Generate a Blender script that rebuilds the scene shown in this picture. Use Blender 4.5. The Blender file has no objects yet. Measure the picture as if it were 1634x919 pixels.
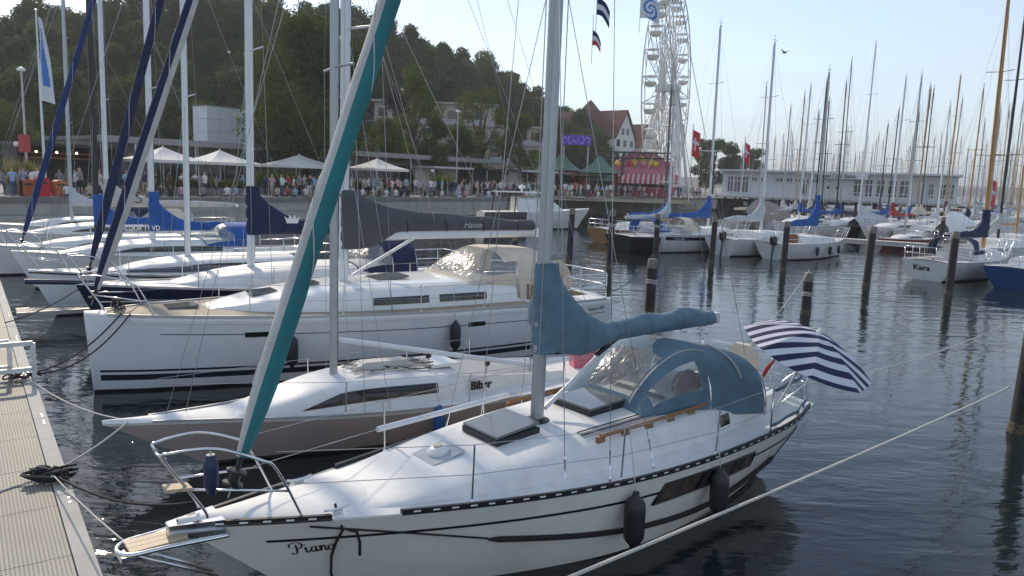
import bpy, bmesh, math, random
from mathutils import Vector, Matrix
R = math.radians
sc = bpy.context.scene
col = sc.collection

# ---------------------------------------------------------------- camera
FPX, EYE = 1200.0, 4.1                       # focal length in photo pixels (photo 1634 wide), eye height above water
PITCH, ROLL = math.atan(174.5 / FPX), R(1.9)
fw = Vector((0, math.cos(PITCH), -math.sin(PITCH)))
rt0 = Vector((1, 0, 0)); up0 = rt0.cross(fw)
rt = rt0 * math.cos(ROLL) + up0 * math.sin(ROLL)
up = up0 * math.cos(ROLL) - rt0 * math.sin(ROLL)
cam = bpy.data.cameras.new('camera')
cam.sensor_width = 36.0
cam.lens = 36.0 * FPX / 1634.0
cam.clip_start = 0.1
cam.clip_end = 6000.0
camo = bpy.data.objects.new('camera', cam)
col.objects.link(camo)
mw = Matrix((rt, up, -fw)).transposed().to_4x4()
mw.translation = Vector((0, 0, EYE))
camo.matrix_world = mw
sc.camera = camo

# ---------------------------------------------------------------- sky, sun, exposure
SUN_AZ, SUN_EL = R(-32), R(31)               # azimuth measured from +Y towards +X
world = bpy.data.worlds.new('World'); sc.world = world
world.use_nodes = True
wn, wl = world.node_tree.nodes, world.node_tree.links
bg = wn['Background']
sky = wn.new('ShaderNodeTexSky'); sky.sky_type = 'NISHITA'; sky.sun_disc = False
sky.sun_elevation = SUN_EL; sky.sun_rotation = SUN_AZ
sky.air_density = 1.0; sky.dust_density = 0.35; sky.ozone_density = 1.5
tc = wn.new('ShaderNodeTexCoord')
mp = wn.new('ShaderNodeMapping'); mp.inputs['Scale'].default_value = (1.0, 1.6, 6.0); mp.inputs['Rotation'].default_value = (0.12, 0.05, 0.5)
nz = wn.new('ShaderNodeTexNoise'); nz.inputs['Scale'].default_value = 1.7; nz.inputs['Detail'].default_value = 7; nz.inputs['Roughness'].default_value = 0.58
nz.inputs['Distortion'].default_value = 0.5
rp = wn.new('ShaderNodeValToRGB'); rp.color_ramp.elements[0].position = 0.38; rp.color_ramp.elements[1].position = 0.72
rp.color_ramp.elements[0].color = (0, 0, 0, 1); rp.color_ramp.elements[1].color = (0.7, 0.7, 0.7, 1)
mx = wn.new('ShaderNodeMixRGB'); mx.inputs['Color2'].default_value = (4.3, 4.85, 5.5, 1)
wl.new(tc.outputs['Generated'], mp.inputs['Vector']); wl.new(mp.outputs[0], nz.inputs['Vector'])
wl.new(nz.outputs['Fac'], rp.inputs['Fac']); wl.new(rp.outputs['Color'], mx.inputs['Fac'])
hs_ = wn.new('ShaderNodeHueSaturation'); hs_.inputs['Saturation'].default_value = 0.78; wl.new(sky.outputs['Color'], hs_.inputs['Color'])
wb_ = wn.new('ShaderNodeVectorMath'); wb_.operation = 'MULTIPLY'; wb_.inputs[1].default_value = (1.0, 1.01, 1.05); wl.new(hs_.outputs[0], wb_.inputs[0])
sx_ = wn.new('ShaderNodeSeparateXYZ'); wl.new(tc.outputs['Generated'], sx_.inputs[0])
hzr = wn.new('ShaderNodeMapRange'); hzr.inputs['From Min'].default_value = 0.0; hzr.inputs['From Max'].default_value = 0.22; hzr.inputs['To Min'].default_value = 0.75; hzr.inputs['To Max'].default_value = 0.0; hzr.interpolation_type = 'SMOOTHSTEP'; wl.new(sx_.outputs['Z'], hzr.inputs['Value'])
hzm = wn.new('ShaderNodeMixRGB'); hzm.inputs['Color2'].default_value = (3.9, 4.5, 5.05, 1); wl.new(hzr.outputs[0], hzm.inputs['Fac']); wl.new(wb_.outputs[0], hzm.inputs['Color1'])   # even haze all round the horizon
wl.new(hzm.outputs[0], mx.inputs['Color1']); wl.new(mx.outputs['Color'], bg.inputs['Color'])
bg.inputs['Strength'].default_value = 0.115
sl = bpy.data.lights.new('sun', 'SUN'); sl.energy = 2.2; sl.angle = R(1.5); sl.color = (1.0, 0.86, 0.68)
so = bpy.data.objects.new('sun', sl); col.objects.link(so)
sdir = Vector((math.sin(SUN_AZ) * math.cos(SUN_EL), math.cos(SUN_AZ) * math.cos(SUN_EL), math.sin(SUN_EL)))
so.rotation_euler = sdir.to_track_quat('Z', 'Y').to_euler()
so.location = (0, 0, 60)
sc.view_settings.view_transform = 'Standard'
sc.view_settings.look = 'None'
sc.view_settings.exposure = 0.64
sc.view_settings.gamma = 1.0
sc.view_settings.use_curve_mapping = False
sc.render.engine = 'CYCLES'
sc.cycles.use_denoising = True
sc.cycles.max_bounces = 6
sc.cycles.transparent_max_bounces = 12

# ---------------------------------------------------------------- measuring helpers: photo pixel -> point in the place
def ray(x, y): return fw + rt * ((x - 817) / FPX) - up * ((y - 459.5) / FPX)
def atz(x, y, z=0.0):
    d = ray(x, y); return Vector((0, 0, EYE)) + d * ((z - EYE) / d.z)
def aty(x, y, Y):
    d = ray(x, y); return Vector((0, 0, EYE)) + d * (Y / d.y)

# ---------------------------------------------------------------- materials (all procedural)
MATS = {}
def mat(name, c, rough=0.5, metal=0.0, var=0.08, scale=6.0, bump=0.0, bscale=40.0, alpha=None, trans=0.0, emit=None, coat=0.0, sub=None, spec=None):
    if name in MATS: return MATS[name]
    m = bpy.data.materials.new(name); m.use_nodes = True
    n, l = m.node_tree.nodes, m.node_tree.links
    b = n['Principled BSDF']
    b.inputs['Roughness'].default_value = rough
    b.inputs['Metallic'].default_value = metal
    if spec is not None: b.inputs['Specular IOR Level'].default_value = spec
    if coat: b.inputs['Coat Weight'].default_value = coat; b.inputs['Coat Roughness'].default_value = 0.08
    c4 = (c[0], c[1], c[2], 1)
    if var:
        t = n.new('ShaderNodeTexCoord')
        z = n.new('ShaderNodeTexNoise'); z.inputs['Scale'].default_value = scale; z.inputs['Detail'].default_value = 5
        l.new(t.outputs['Object'], z.inputs['Vector'])
        mr = n.new('ShaderNodeMapRange'); mr.inputs['To Min'].default_value = 1 - var * 2.2; mr.inputs['To Max'].default_value = 1 + var * 2.2
        mr.inputs['From Min'].default_value = 0.2; mr.inputs['From Max'].default_value = 0.8
        l.new(z.outputs['Fac'], mr.inputs['Value'])
        x = n.new('ShaderNodeVectorMath'); x.operation = 'SCALE'; x.inputs[0].default_value = c[:3]
        l.new(mr.outputs[0], x.inputs['Scale']); l.new(x.outputs[0], b.inputs['Base Color'])
        r2 = n.new('ShaderNodeMapRange'); r2.inputs['To Min'].default_value = max(0.02, rough - 0.08); r2.inputs['To Max'].default_value = min(1, rough + 0.1)
        l.new(z.outputs['Fac'], r2.inputs['Value']); l.new(r2.outputs[0], b.inputs['Roughness'])
    else:
        b.inputs['Base Color'].default_value = c4
    if bump:
        t2 = n.new('ShaderNodeTexCoord')
        z2 = n.new('ShaderNodeTexNoise'); z2.inputs['Scale'].default_value = bscale; z2.inputs['Detail'].default_value = 4
        l.new(t2.outputs['Object'], z2.inputs['Vector'])
        bp = n.new('ShaderNodeBump'); bp.inputs['Strength'].default_value = bump; bp.inputs['Distance'].default_value = 0.02
        l.new(z2.outputs['Fac'], bp.inputs['Height']); l.new(bp.outputs[0], b.inputs['Normal'])
    if alpha is not None: b.inputs['Alpha'].default_value = alpha
    if trans: b.inputs['Transmission Weight'].default_value = trans
    if emit: b.inputs['Emission Color'].default_value = (*emit[:3], 1); b.inputs['Emission Strength'].default_value = emit[3]
    MATS[name] = m
    return m
def stripe_mat(name, c1, c2, scale, axis='X', rough=0.7, distort=0.0, duty=0.5):
    m = bpy.data.materials.new(name); m.use_nodes = True
    n, l = m.node_tree.nodes, m.node_tree.links; b = n['Principled BSDF']; b.inputs['Roughness'].default_value = rough
    t = n.new('ShaderNodeTexCoord'); s = n.new('ShaderNodeSeparateXYZ'); l.new(t.outputs['Object'], s.inputs[0])
    k = n.new('ShaderNodeMath'); k.operation = 'MULTIPLY'; k.inputs[1].default_value = scale; l.new(s.outputs[axis], k.inputs[0])
    fr = n.new('ShaderNodeMath'); fr.operation = 'FRACT'; l.new(k.outputs[0], fr.inputs[0])
    g = n.new('ShaderNodeMath'); g.operation = 'GREATER_THAN'; g.inputs[1].default_value = duty; l.new(fr.outputs[0], g.inputs[0])
    mxx = n.new('ShaderNodeMixRGB'); mxx.inputs['Color1'].default_value = (*c1, 1); mxx.inputs['Color2'].default_value = (*c2, 1)
    l.new(g.outputs[0], mxx.inputs['Fac']); l.new(mxx.outputs[0], b.inputs['Base Color'])
    MATS[name] = m; return m

WHITE = mat('gelcoat_white', (0.78, 0.78, 0.76), 0.28, var=0.03, scale=2.0, coat=0.3)
DECKW = mat('deck_white', (0.76, 0.76, 0.74), 0.55, var=0.05, scale=5.0, bump=0.12, bscale=160)
HULLP = mat('hull_cream_white', (0.80, 0.765, 0.69), 0.25, var=0.06, scale=1.2, coat=0.4)
HULLG = mat('hull_light_grey', (0.74, 0.755, 0.765), 0.3, var=0.03, scale=1.5, coat=0.3)
BIBERM = mat('hull_dusty_mauve', (0.46, 0.375, 0.36), 0.34, var=0.06, scale=1.4, coat=0.2)
NAVY = mat('hull_navy', (0.012, 0.018, 0.05), 0.2, var=0.1, scale=2, coat=0.5)
BLACKP = mat('black_paint', (0.012, 0.012, 0.014), 0.4, var=0.1)
RUBBER = mat('black_rubber', (0.016, 0.018, 0.022), 0.45, var=0.15, scale=12)
NAVYRUB = mat('navy_rubber', (0.012, 0.025, 0.07), 0.42, var=0.12, scale=12)
ALU = mat('anodised_aluminium', (0.42, 0.43, 0.44), 0.42, metal=0.6, var=0.05, scale=3)
ALUW = mat('white_painted_spar', (0.72, 0.73, 0.74), 0.35, var=0.04, scale=2)
STEEL = mat('stainless_steel', (0.72, 0.73, 0.75), 0.16, metal=1.0, var=0.04, scale=8)
WIRE = mat('stainless_wire', (0.42, 0.43, 0.44), 0.4, metal=0.6, var=0.0)
ROPEW = mat('white_rope', (0.62, 0.60, 0.54), 0.85, var=0.12, scale=60, bump=0.6, bscale=150)
ROPEB = mat('black_rope', (0.014, 0.013, 0.015), 0.8, var=0.2, scale=60, bump=0.6, bscale=150)
ROPEP = mat('purple_rope', (0.05, 0.025, 0.045), 0.8, var=0.2, scale=60)
TEAK = mat('teak', (0.30, 0.15, 0.065), 0.5, var=0.18, scale=25)
TEAKL = mat('pale_teak', (0.55, 0.43, 0.28), 0.6, var=0.14, scale=30)
TEAKD = mat('teak_deck', (0.36, 0.29, 0.21), 0.7, var=0.12, scale=18)
SMOKE = mat('smoked_acrylic', (0.13, 0.145, 0.145), 0.10, var=0.0, coat=0.4)
WINDK = mat('dark_window', (0.016, 0.018, 0.02), 0.08, var=0.0, coat=0.3)
CURT = mat('brown_curtain_window', (0.075, 0.055, 0.048), 0.18, var=0.3, scale=9)
CANV = mat('blue_grey_canvas', (0.115, 0.19, 0.245), 0.85, var=0.10, scale=5, bump=0.7, bscale=9)
TEAL = mat('teal_uv_strip', (0.022, 0.17, 0.185), 0.75, var=0.10, scale=3, bump=0.2, bscale=20)
SAILC = mat('grey_sailcloth', (0.50, 0.49, 0.46), 0.75, var=0.10, scale=3, bump=0.25, bscale=25)
NAVYC = mat('navy_canvas', (0.013, 0.02, 0.065), 0.85, var=0.12, scale=4, bump=0.2, bscale=30)
BLUEC = mat('bright_blue_canvas', (0.016, 0.09, 0.33), 0.8, var=0.12, scale=4, bump=0.6, bscale=7)
GREYC = mat('charcoal_canvas', (0.085, 0.088, 0.095), 0.85, var=0.10, scale=4, bump=0.6, bscale=7)
CREAMC = mat('cream_canvas', (0.66, 0.58, 0.46), 0.85, var=0.06, scale=4, bump=0.2, bscale=25)
REDC = mat('red_canvas', (0.34, 0.035, 0.035), 0.85, var=0.1, scale=4)
MAROON = mat('maroon_canvas', (0.12, 0.014, 0.03), 0.85, var=0.1, scale=4)
LGREYC = mat('light_grey_canvas', (0.48, 0.50, 0.53), 0.85, var=0.08, scale=4)
WOODM = mat('varnished_spruce', (0.46, 0.25, 0.075), 0.4, var=0.14, scale=12)
PILE = mat('tarred_pile', (0.022, 0.022, 0.023), 0.62, var=0.3, scale=5, bump=0.5, bscale=12)
PILETOP = mat('weathered_pile_top', (0.19, 0.18, 0.155), 0.8, var=0.25, scale=9)
MUSSEL = mat('mussel_crust', (0.10, 0.085, 0.05), 0.9, var=0.4, scale=20, bump=1.0, bscale=30)
ANTIF = mat('antifouling', (0.03, 0.035, 0.05), 0.7, var=0.1)
def clear_mat():
    m = bpy.data.materials.new('clear_vinyl'); m.use_nodes = True
    n, l = m.node_tree.nodes, m.node_tree.links
    for x in list(n): n.remove(x)
    o = n.new('ShaderNodeOutputMaterial'); tr = n.new('ShaderNodeBsdfTransparent'); tr.inputs[0].default_value = (0.86, 0.88, 0.88, 1)
    gl = n.new('ShaderNodeBsdfPrincipled'); gl.inputs['Base Color'].default_value = (0.62, 0.65, 0.66, 1); gl.inputs['Roughness'].default_value = 0.22
    t = n.new('ShaderNodeTexCoord'); z = n.new('ShaderNodeTexNoise'); z.inputs['Scale'].default_value = 5; z.inputs['Detail'].default_value = 3; z.inputs['Distortion'].default_value = 1.2
    b = n.new('ShaderNodeBump'); b.inputs['Strength'].default_value = 0.5; b.inputs['Distance'].default_value = 0.06
    l.new(t.outputs['Object'], z.inputs['Vector']); l.new(z.outputs['Fac'], b.inputs['Height']); l.new(b.outputs[0], gl.inputs['Normal'])
    mr = n.new('ShaderNodeMapRange'); mr.inputs['To Min'].default_value = 0.12; mr.inputs['To Max'].default_value = 0.42; l.new(z.outputs['Fac'], mr.inputs['Value'])
    x = n.new('ShaderNodeMixShader'); l.new(mr.outputs[0], x.inputs[0]); l.new(tr.outputs[0], x.inputs[1]); l.new(gl.outputs[0], x.inputs[2]); l.new(x.outputs[0], o.inputs['Surface'])
    MATS['clear_vinyl'] = m; return m
VINYL = clear_mat()

# ---------------------------------------------------------------- mesh builder
def frame_of(d):
    d = d.normalized()
    a = Vector((0, 0, 1)) if abs(d.z) < 0.92 else Vector((1, 0, 0))
    u = d.cross(a).normalized(); return u, u.cross(d).normalized()
class MB:
    def __init__(s): s.v = []; s.f = []; s.m = []; s.mi = 0
    def mat(s, i): s.mi = i; return s
    def add(s, vs, fs):
        o = len(s.v); s.v += [tuple(p) for p in vs]; s.f += [tuple(o + i for i in f) for f in fs]; s.m += [s.mi] * len(fs); return s
    def box(s, c, d, rot=None, taper=1.0):
        hx, hy, hz = d[0] / 2, d[1] / 2, d[2] / 2; c = Vector(c); vs = []
        for z, k in ((-hz, 1), (hz, taper)):
            for x, y in ((-hx, -hy), (hx, -hy), (hx, hy), (-hx, hy)):
                p = Vector((x * k, y * k, z)); vs.append(c + (rot @ p if rot is not None else p))
        return s.add(vs, [(3, 2, 1, 0), (4, 5, 6, 7), (0, 1, 5, 4), (1, 2, 6, 5), (2, 3, 7, 6), (3, 0, 4, 7)])
    def loft(s, rings, closed=True, cap=True):
        n = len(rings[0]); vs = [p for r in rings for p in r]; fs = []
        for i in range(len(rings) - 1):
            for j in range(n if closed else n - 1):
                k = (j + 1) % n; fs.append((i * n + j, i * n + k, (i + 1) * n + k, (i + 1) * n + j))
        if cap and closed:
            fs.append(tuple(range(n - 1, -1, -1))); fs.append(tuple((len(rings) - 1) * n + j for j in range(n)))
        return s.add(vs, fs)
    def tube(s, path, r, n=6, cap=True, asp=1.0):
        path = [Vector(p) for p in path]; L = len(path); rings = []
        rr = r if hasattr(r, '__len__') else [r] * L
        u = None
        for i, p in enumerate(path):
            d = (path[min(i + 1, L - 1)] - path[max(i - 1, 0)])
            if d.length < 1e-9: d = Vector((0, 0, 1))
            d.normalize()
            if u is None: u, w = frame_of(d)
            else:
                u = (u - d * u.dot(d)); u = u.normalized() if u.length > 1e-6 else frame_of(d)[0]
                w = u.cross(d)
            rings.append([p + (u * math.cos(2 * math.pi * j / n) + w * (asp * math.sin(2 * math.pi * j / n))) * rr[i] for j in range(n)])
        return s.loft(rings, True, cap)
    def bar(s, a, b, r, n=6): return s.tube([a, b], r, n)
    def lathe(s, prof, c=(0, 0, 0), n=12, axis=None):
        c = Vector(c); rot = axis.to_track_quat('Z', 'Y').to_matrix() if axis is not None else None; rings = []
        for r, z in prof:
            ring = []
            for j in range(n):
                p = Vector((r * math.cos(2 * math.pi * j / n), r * math.sin(2 * math.pi * j / n), z)); ring.append(c + (rot @ p if rot is not None else p))
            rings.append(ring)
        return s.loft(rings)
    def grid(s, fn, nu, nv):
        vs = [fn(i / nu, j / nv) for i in range(nu + 1) for j in range(nv + 1)]
        fs = [(i * (nv + 1) + j, (i + 1) * (nv + 1) + j, (i + 1) * (nv + 1) + j + 1, i * (nv + 1) + j + 1) for i in range(nu) for j in range(nv)]
        return s.add(vs, fs)
    def prism(s, pts, d):
        n = len(pts); d = Vector(d); vs = [Vector(p) for p in pts] + [Vector(p) + d for p in pts]
        return s.add(vs, [tuple(range(n - 1, -1, -1)), tuple(range(n, 2 * n))] + [(i, (i + 1) % n, n + (i + 1) % n, n + i) for i in range(n)])
    def mesh(s, name, mats, smooth=None, fixn=True):
        me = bpy.data.meshes.new(name); me.from_pydata(s.v, [], s.f)
        mats = mats if isinstance(mats, (list, tuple)) else [mats]
        for m in mats: me.materials.append(m)
        if len(mats) > 1: me.polygons.foreach_set('material_index', s.m)
        if fixn:
            b = bmesh.new(); b.from_mesh(me); bmesh.ops.recalc_face_normals(b, faces=b.faces); b.to_mesh(me); b.free()
        if smooth is not None:
            if smooth >= 180: me.polygons.foreach_set('use_smooth', [True] * len(me.polygons))
            else: me.shade_smooth() if False else smooth_by_angle(me, smooth)
        me.update(); return me
    def build(s, name, mats, parent=None, smooth=35, fixn=True):
        o = bpy.data.objects.new(name, s.mesh(name, mats, smooth, fixn)); col.objects.link(o)
        if parent is not None: o.parent = parent
        return o
def smooth_by_angle(me, ang):
    me.polygons.foreach_set('use_smooth', [True] * len(me.polygons))
    b = bmesh.new(); b.from_mesh(me); a = R(ang)
    for e in b.edges:
        e.smooth = not (len(e.link_faces) != 2 or e.calc_face_angle(0) > a)
    b.to_mesh(me); b.free()
def tag(o, label=None, cat=None, group=None, kind=None):
    if label: o['label'] = label
    if cat: o['category'] = cat
    if group: o['group'] = group
    if kind: o['kind'] = kind
    return o
def thing(name, label, cat, loc=(0, 0, 0), rotz=0.0, group=None):
    o = bpy.data.objects.new(name, None); col.objects.link(o); o.empty_display_size = 0.3
    o.location = loc; o.rotation_euler = (0, 0, rotz); return tag(o, label, cat, group)
def kids(o): return [c for c in o.children]
def copy_tree(o, parent=None, label=None, group=None):
    c = o.copy(); col.objects.link(c)
    if parent is not None: c.parent = parent
    if label: c['label'] = label
    if group: c['group'] = group
    for k in CH.get(o.name, []): copy_tree(k, c)
    return c
CH = {}
def remember(root):                                      # children table (fast lookups for copies)
    tab = {}
    for o in col.objects:
        if o.parent is not None: tab.setdefault(o.parent.name, []).append(o)
    def walk(o):
        CH[o.name] = tab.get(o.name, [])
        for k in CH[o.name]: walk(k)
    walk(root); return root
def lerp(a, b, t): return a + (b - a) * t
def table(ts, vs):                                       # smooth interpolation of a table
    def f(x):
        if x <= ts[0]: return vs[0]
        if x >= ts[-1]: return vs[-1]
        i = max(k for k in range(len(ts) - 1) if ts[k] <= x)
        g = lambda k: (vs[min(k + 1, len(ts) - 1)] - vs[max(k - 1, 0)]) / (ts[min(k + 1, len(ts) - 1)] - ts[max(k - 1, 0)])
        h = ts[i + 1] - ts[i]; t = (x - ts[i]) / h
        return (2*t**3 - 3*t**2 + 1) * vs[i] + (t**3 - 2*t**2 + t) * h * g(i) + (-2*t**3 + 3*t**2) * vs[i + 1] + (t**3 - t**2) * h * g(i + 1)
    return f
def catmull(pts, n=6):
    pts = [Vector(p) for p in pts]; out = []
    for i in range(len(pts) - 1):
        p0, p1, p2, p3 = pts[max(i - 1, 0)], pts[i], pts[i + 1], pts[min(i + 2, len(pts) - 1)]
        for k in range(n):
            t = k / n
            out.append(0.5 * ((2 * p1) + (p2 - p0) * t + (2 * p0 - 5 * p1 + 4 * p2 - p3) * t * t + (3 * p1 - p0 - 3 * p2 + p3) * t ** 3))
    out.append(pts[-1]); return out
def sag(a, b, s=0.1, n=10):
    a, b = Vector(a), Vector(b); return [a.lerp(b, i / n) - Vector((0, 0, s * 4 * (i / n) * (1 - i / n))) for i in range(n + 1)]
def patch(mb, fn, u0, u1, v0, v1, off, nu=12, nv=3, thick=0.0):
    """a strip lying on the surface fn(u,v), raised by off along its normal; v0, v1 may be functions of u"""
    V0 = v0 if callable(v0) else (lambda u: v0); V1 = v1 if callable(v1) else (lambda u: v1)
    e = 1e-3
    def P(a, b, o=off):
        u = lerp(u0, u1, a); v = lerp(V0(u), V1(u), b)
        p = fn(u, v); n = (fn(u + e, v) - p).cross(fn(u, v + e) - p)
        n = n.normalized() if n.length > 1e-12 else Vector((0, 0, 1))
        return p + n * o
    mb.grid(P, nu, nv)
    if thick:
        mb.grid(lambda a, b: P(a, 0, lerp(off - thick, off, b)), nu, 1); mb.grid(lambda a, b: P(a, 1, lerp(off, off - thick, b)), nu, 1)
        mb.grid(lambda a, b: P(0, a, lerp(off - thick, off, b)), nv, 1); mb.grid(lambda a, b: P(1, a, lerp(off, off - thick, b)), nv, 1)
    return mb
def text_mesh(body, size, fn, mats, name, parent, shear=0.0, bold=0.0, align='LEFT'):
    cu = bpy.data.curves.new(name, 'FONT'); cu.body = body; cu.size = size; cu.resolution_u = 3; cu.shear = shear; cu.offset = bold; cu.align_x = align
    t = bpy.data.objects.new(name, cu); col.objects.link(t)
    dg = bpy.context.evaluated_depsgraph_get(); me = bpy.data.meshes.new_from_object(t.evaluated_get(dg))
    bpy.data.objects.remove(t); bpy.data.curves.remove(cu)
    for v in me.vertices: v.co = fn(v.co.x, v.co.y)
    me.materials.clear(); me.materials.append(mats); me.name = name
    o = bpy.data.objects.new(name, me); col.objects.link(o); o.parent = parent; return o
# ================================================================ boats: shapes shared by every hull
class Boat:
    """x runs from the stem (0) to the stern (L); -y is the side towards the photograph's viewer; z=0 is the water"""
    def __init__(s, L, beam, sheer, bow_over=0.8, stern_over=0.3, qs=(0.85, 0.32, 0.42), zk=-0.4, camber=0.07, ts=None):
        s.L = L; n = len(beam); s.b = table(ts or [i / (n - 1) for i in range(n)], beam)
        m = len(sheer); s.sh = table([i / (m - 1) for i in range(m)], sheer)
        s.q = table([0, 0.5, 1], qs); s.zk = zk; s.ob = bow_over; s.os = stern_over; s.cam = camber
    def side(s, t, z, sg=-1):
        z1 = s.sh(t); fr = (z1 - z) / z1
        u = max(0.0, (z - s.zk) / (z1 - s.zk)); y = s.b(t) * u ** s.q(t)
        x = t * s.L + s.ob * (1 - t) ** 4 * max(0, fr) - s.os * t ** 5 * max(0, fr)
        return Vector((x, sg * y, z))
    def dz(s, x, w=0.0): return s.sh(x / s.L) - 0.015 + s.cam * (1 - w * w)
    def deck(s, t, w): return Vector((t * s.L, w * s.b(t), s.dz(t * s.L, w)))
    def dk(s, x, y): return Vector((x, y, s.dz(x, max(-1, min(1, y / max(0.05, s.b(x / s.L)))))))
    def hull(s, root, mats, nt=28, nv=12, transom=None):
        mb = MB(); rings = []
        for i in range(nt + 1):
            t = (i / nt) ** 1.25; z1 = s.sh(t)
            lv = [lerp(z1, s.zk, (j / nv)) for j in range(nv + 1)]
            rings.append([s.side(t, z, -1) for z in lv] + [s.side(t, z, 1) for z in reversed(lv[:-1])])
        mb.loft(rings, closed=False)
        mb.add(rings[-1], [tuple(range(len(rings[-1])))]); mb.add(rings[0], [tuple(range(len(rings[0])))])
        return mb.build('hull', mats, root, 40)
    def deckmesh(s, root, m, cockpit=None, well=None, nx=44, nw=16, depth=0.55):
        mb = MB(); c0, c1, cw = cockpit or (2, 2, 0)
        def P(i, j): return s.deck(i / nx, j / nw * 2 - 1)
        inside = lambda i, j: c0 <= (i + .5) / nx <= c1 and abs((j + .5) / nw * 2 - 1) < cw
        d = MB(); 
        for i in range(nx):
            for j in range(nw):
                q = [P(i, j), P(i + 1, j), P(i + 1, j + 1), P(i, j + 1)]
                if not inside(i, j): mb.add(q, [(0, 1, 2, 3)]); continue
                lo = [p - Vector((0, 0, depth)) for p in q]; d.add(lo, [(0, 1, 2, 3)])
                for (a, b, ii, jj) in ((0, 1, i, j - 1), (1, 2, i + 1, j), (2, 3, i, j + 1), (3, 0, i - 1, j)):
                    if not inside(ii, jj): d.add([q[a], q[b], lo[b], lo[a]], [(0, 1, 2, 3)])
        b = bmesh.new
        o = mb.build('deck', m, root, 30)
        weld(o)
        if cockpit: weld(d.build('cockpit_well', well or m, root, 30))
        return o
    def rail(s, root, m, h=0.045, w=0.03, t0=0.0, t1=1.0, name='toe_rail', n=40):
        for sg in (-1, 1):
            mb = MB(); rings = []
            for i in range(n + 1):
                t = lerp(t0, t1, i / n); p = s.side(t, s.sh(t) - 0.02, sg); o = Vector((0, sg * 0.008, 0)); k = Vector((0, -sg * w, 0)); hh = Vector((0, 0, h + 0.02))
                rings.append([p + o, p + o + hh, p + k + hh, p + k])
            mb.loft(rings); mb.build(name, m, root, 30)
    def band(s, root, name, m, t0, t1, zlo, zhi, off=0.006, n=40, sides=(-1, 1), nv=2, thick=0.0):
        for sg in sides:
            mb = MB()
            f = (lambda u, v: s.side(u, v, sg))
            Z0 = zlo if callable(zlo) else (lambda t: zlo); Z1 = zhi if callable(zhi) else (lambda t: zhi)
            e = 1e-3
            def P(a, b, o=off):
                t = lerp(t0, t1, a); z = lerp(Z0(t), Z1(t), b); p = f(t, z); tt = min(t, 1 - e)
                nn = (f(tt + e, z) - f(tt, z)).cross(f(tt, z + e) - f(tt, z)); nn.normalize()
                if nn.y * sg < 0: nn = -nn
                return p + nn * o
            mb.grid(P, n, nv)
            if thick:
                for b in (0, 1): mb.grid(lambda a, k: P(a, b, lerp(off - thick, off, k)), n, 1)
            mb.build(name, m, root, 60)
    def onside(s, t, z, sg=-1, off=0.0):
        e = 1e-3; p = s.side(t, z, sg); n = (s.side(t + e, z, sg) - p).cross(s.side(t, z + e, sg) - p).normalized()
        if n.y * sg < 0: n = -n
        return p + n * off
    def cabin(s, root, m, x0, x1, wf, hf, e=0.5, name='cabin', nx=30, nu=20, zoff=-0.03):
        s.cx0, s.cx1 = x0, x1
        def S(x, u):
            a = u * math.pi / 2; w, h = wf(x), hf(x)
            y = w * math.copysign(abs(math.sin(a)) ** e, a); z = s.dz(x, min(1, w / max(.05, s.b(x / s.L)))) + zoff + (h - zoff) * max(0, math.cos(a)) ** e
            return Vector((x, y, z))
        s.cs = S
        mb = MB(); mb.grid(lambda a, b: S(lerp(x0, x1, a), b * 2 - 1), nx, nu)
        for xx in (x0, x1):
            ring = [S(xx, b / nu * 2 - 1) for b in range(nu + 1)]; mb.add(ring, [tuple(range(nu + 1))])
        return mb.build(name, m, root, 38)
    def ctop(s, x, y=0):
        best = min((abs(s.cs(x, k / 40 - 1).y - y), k) for k in range(81)); return s.cs(x, best[1] / 40 - 1)
def weld(o, d=1e-4):
    b = bmesh.new(); b.from_mesh(o.data); bmesh.ops.remove_doubles(b, verts=b.verts, dist=d); bmesh.ops.recalc_face_normals(b, faces=b.faces)
    b.to_mesh(o.data); b.free(); smooth_by_angle(o.data, 35); return o

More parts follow.
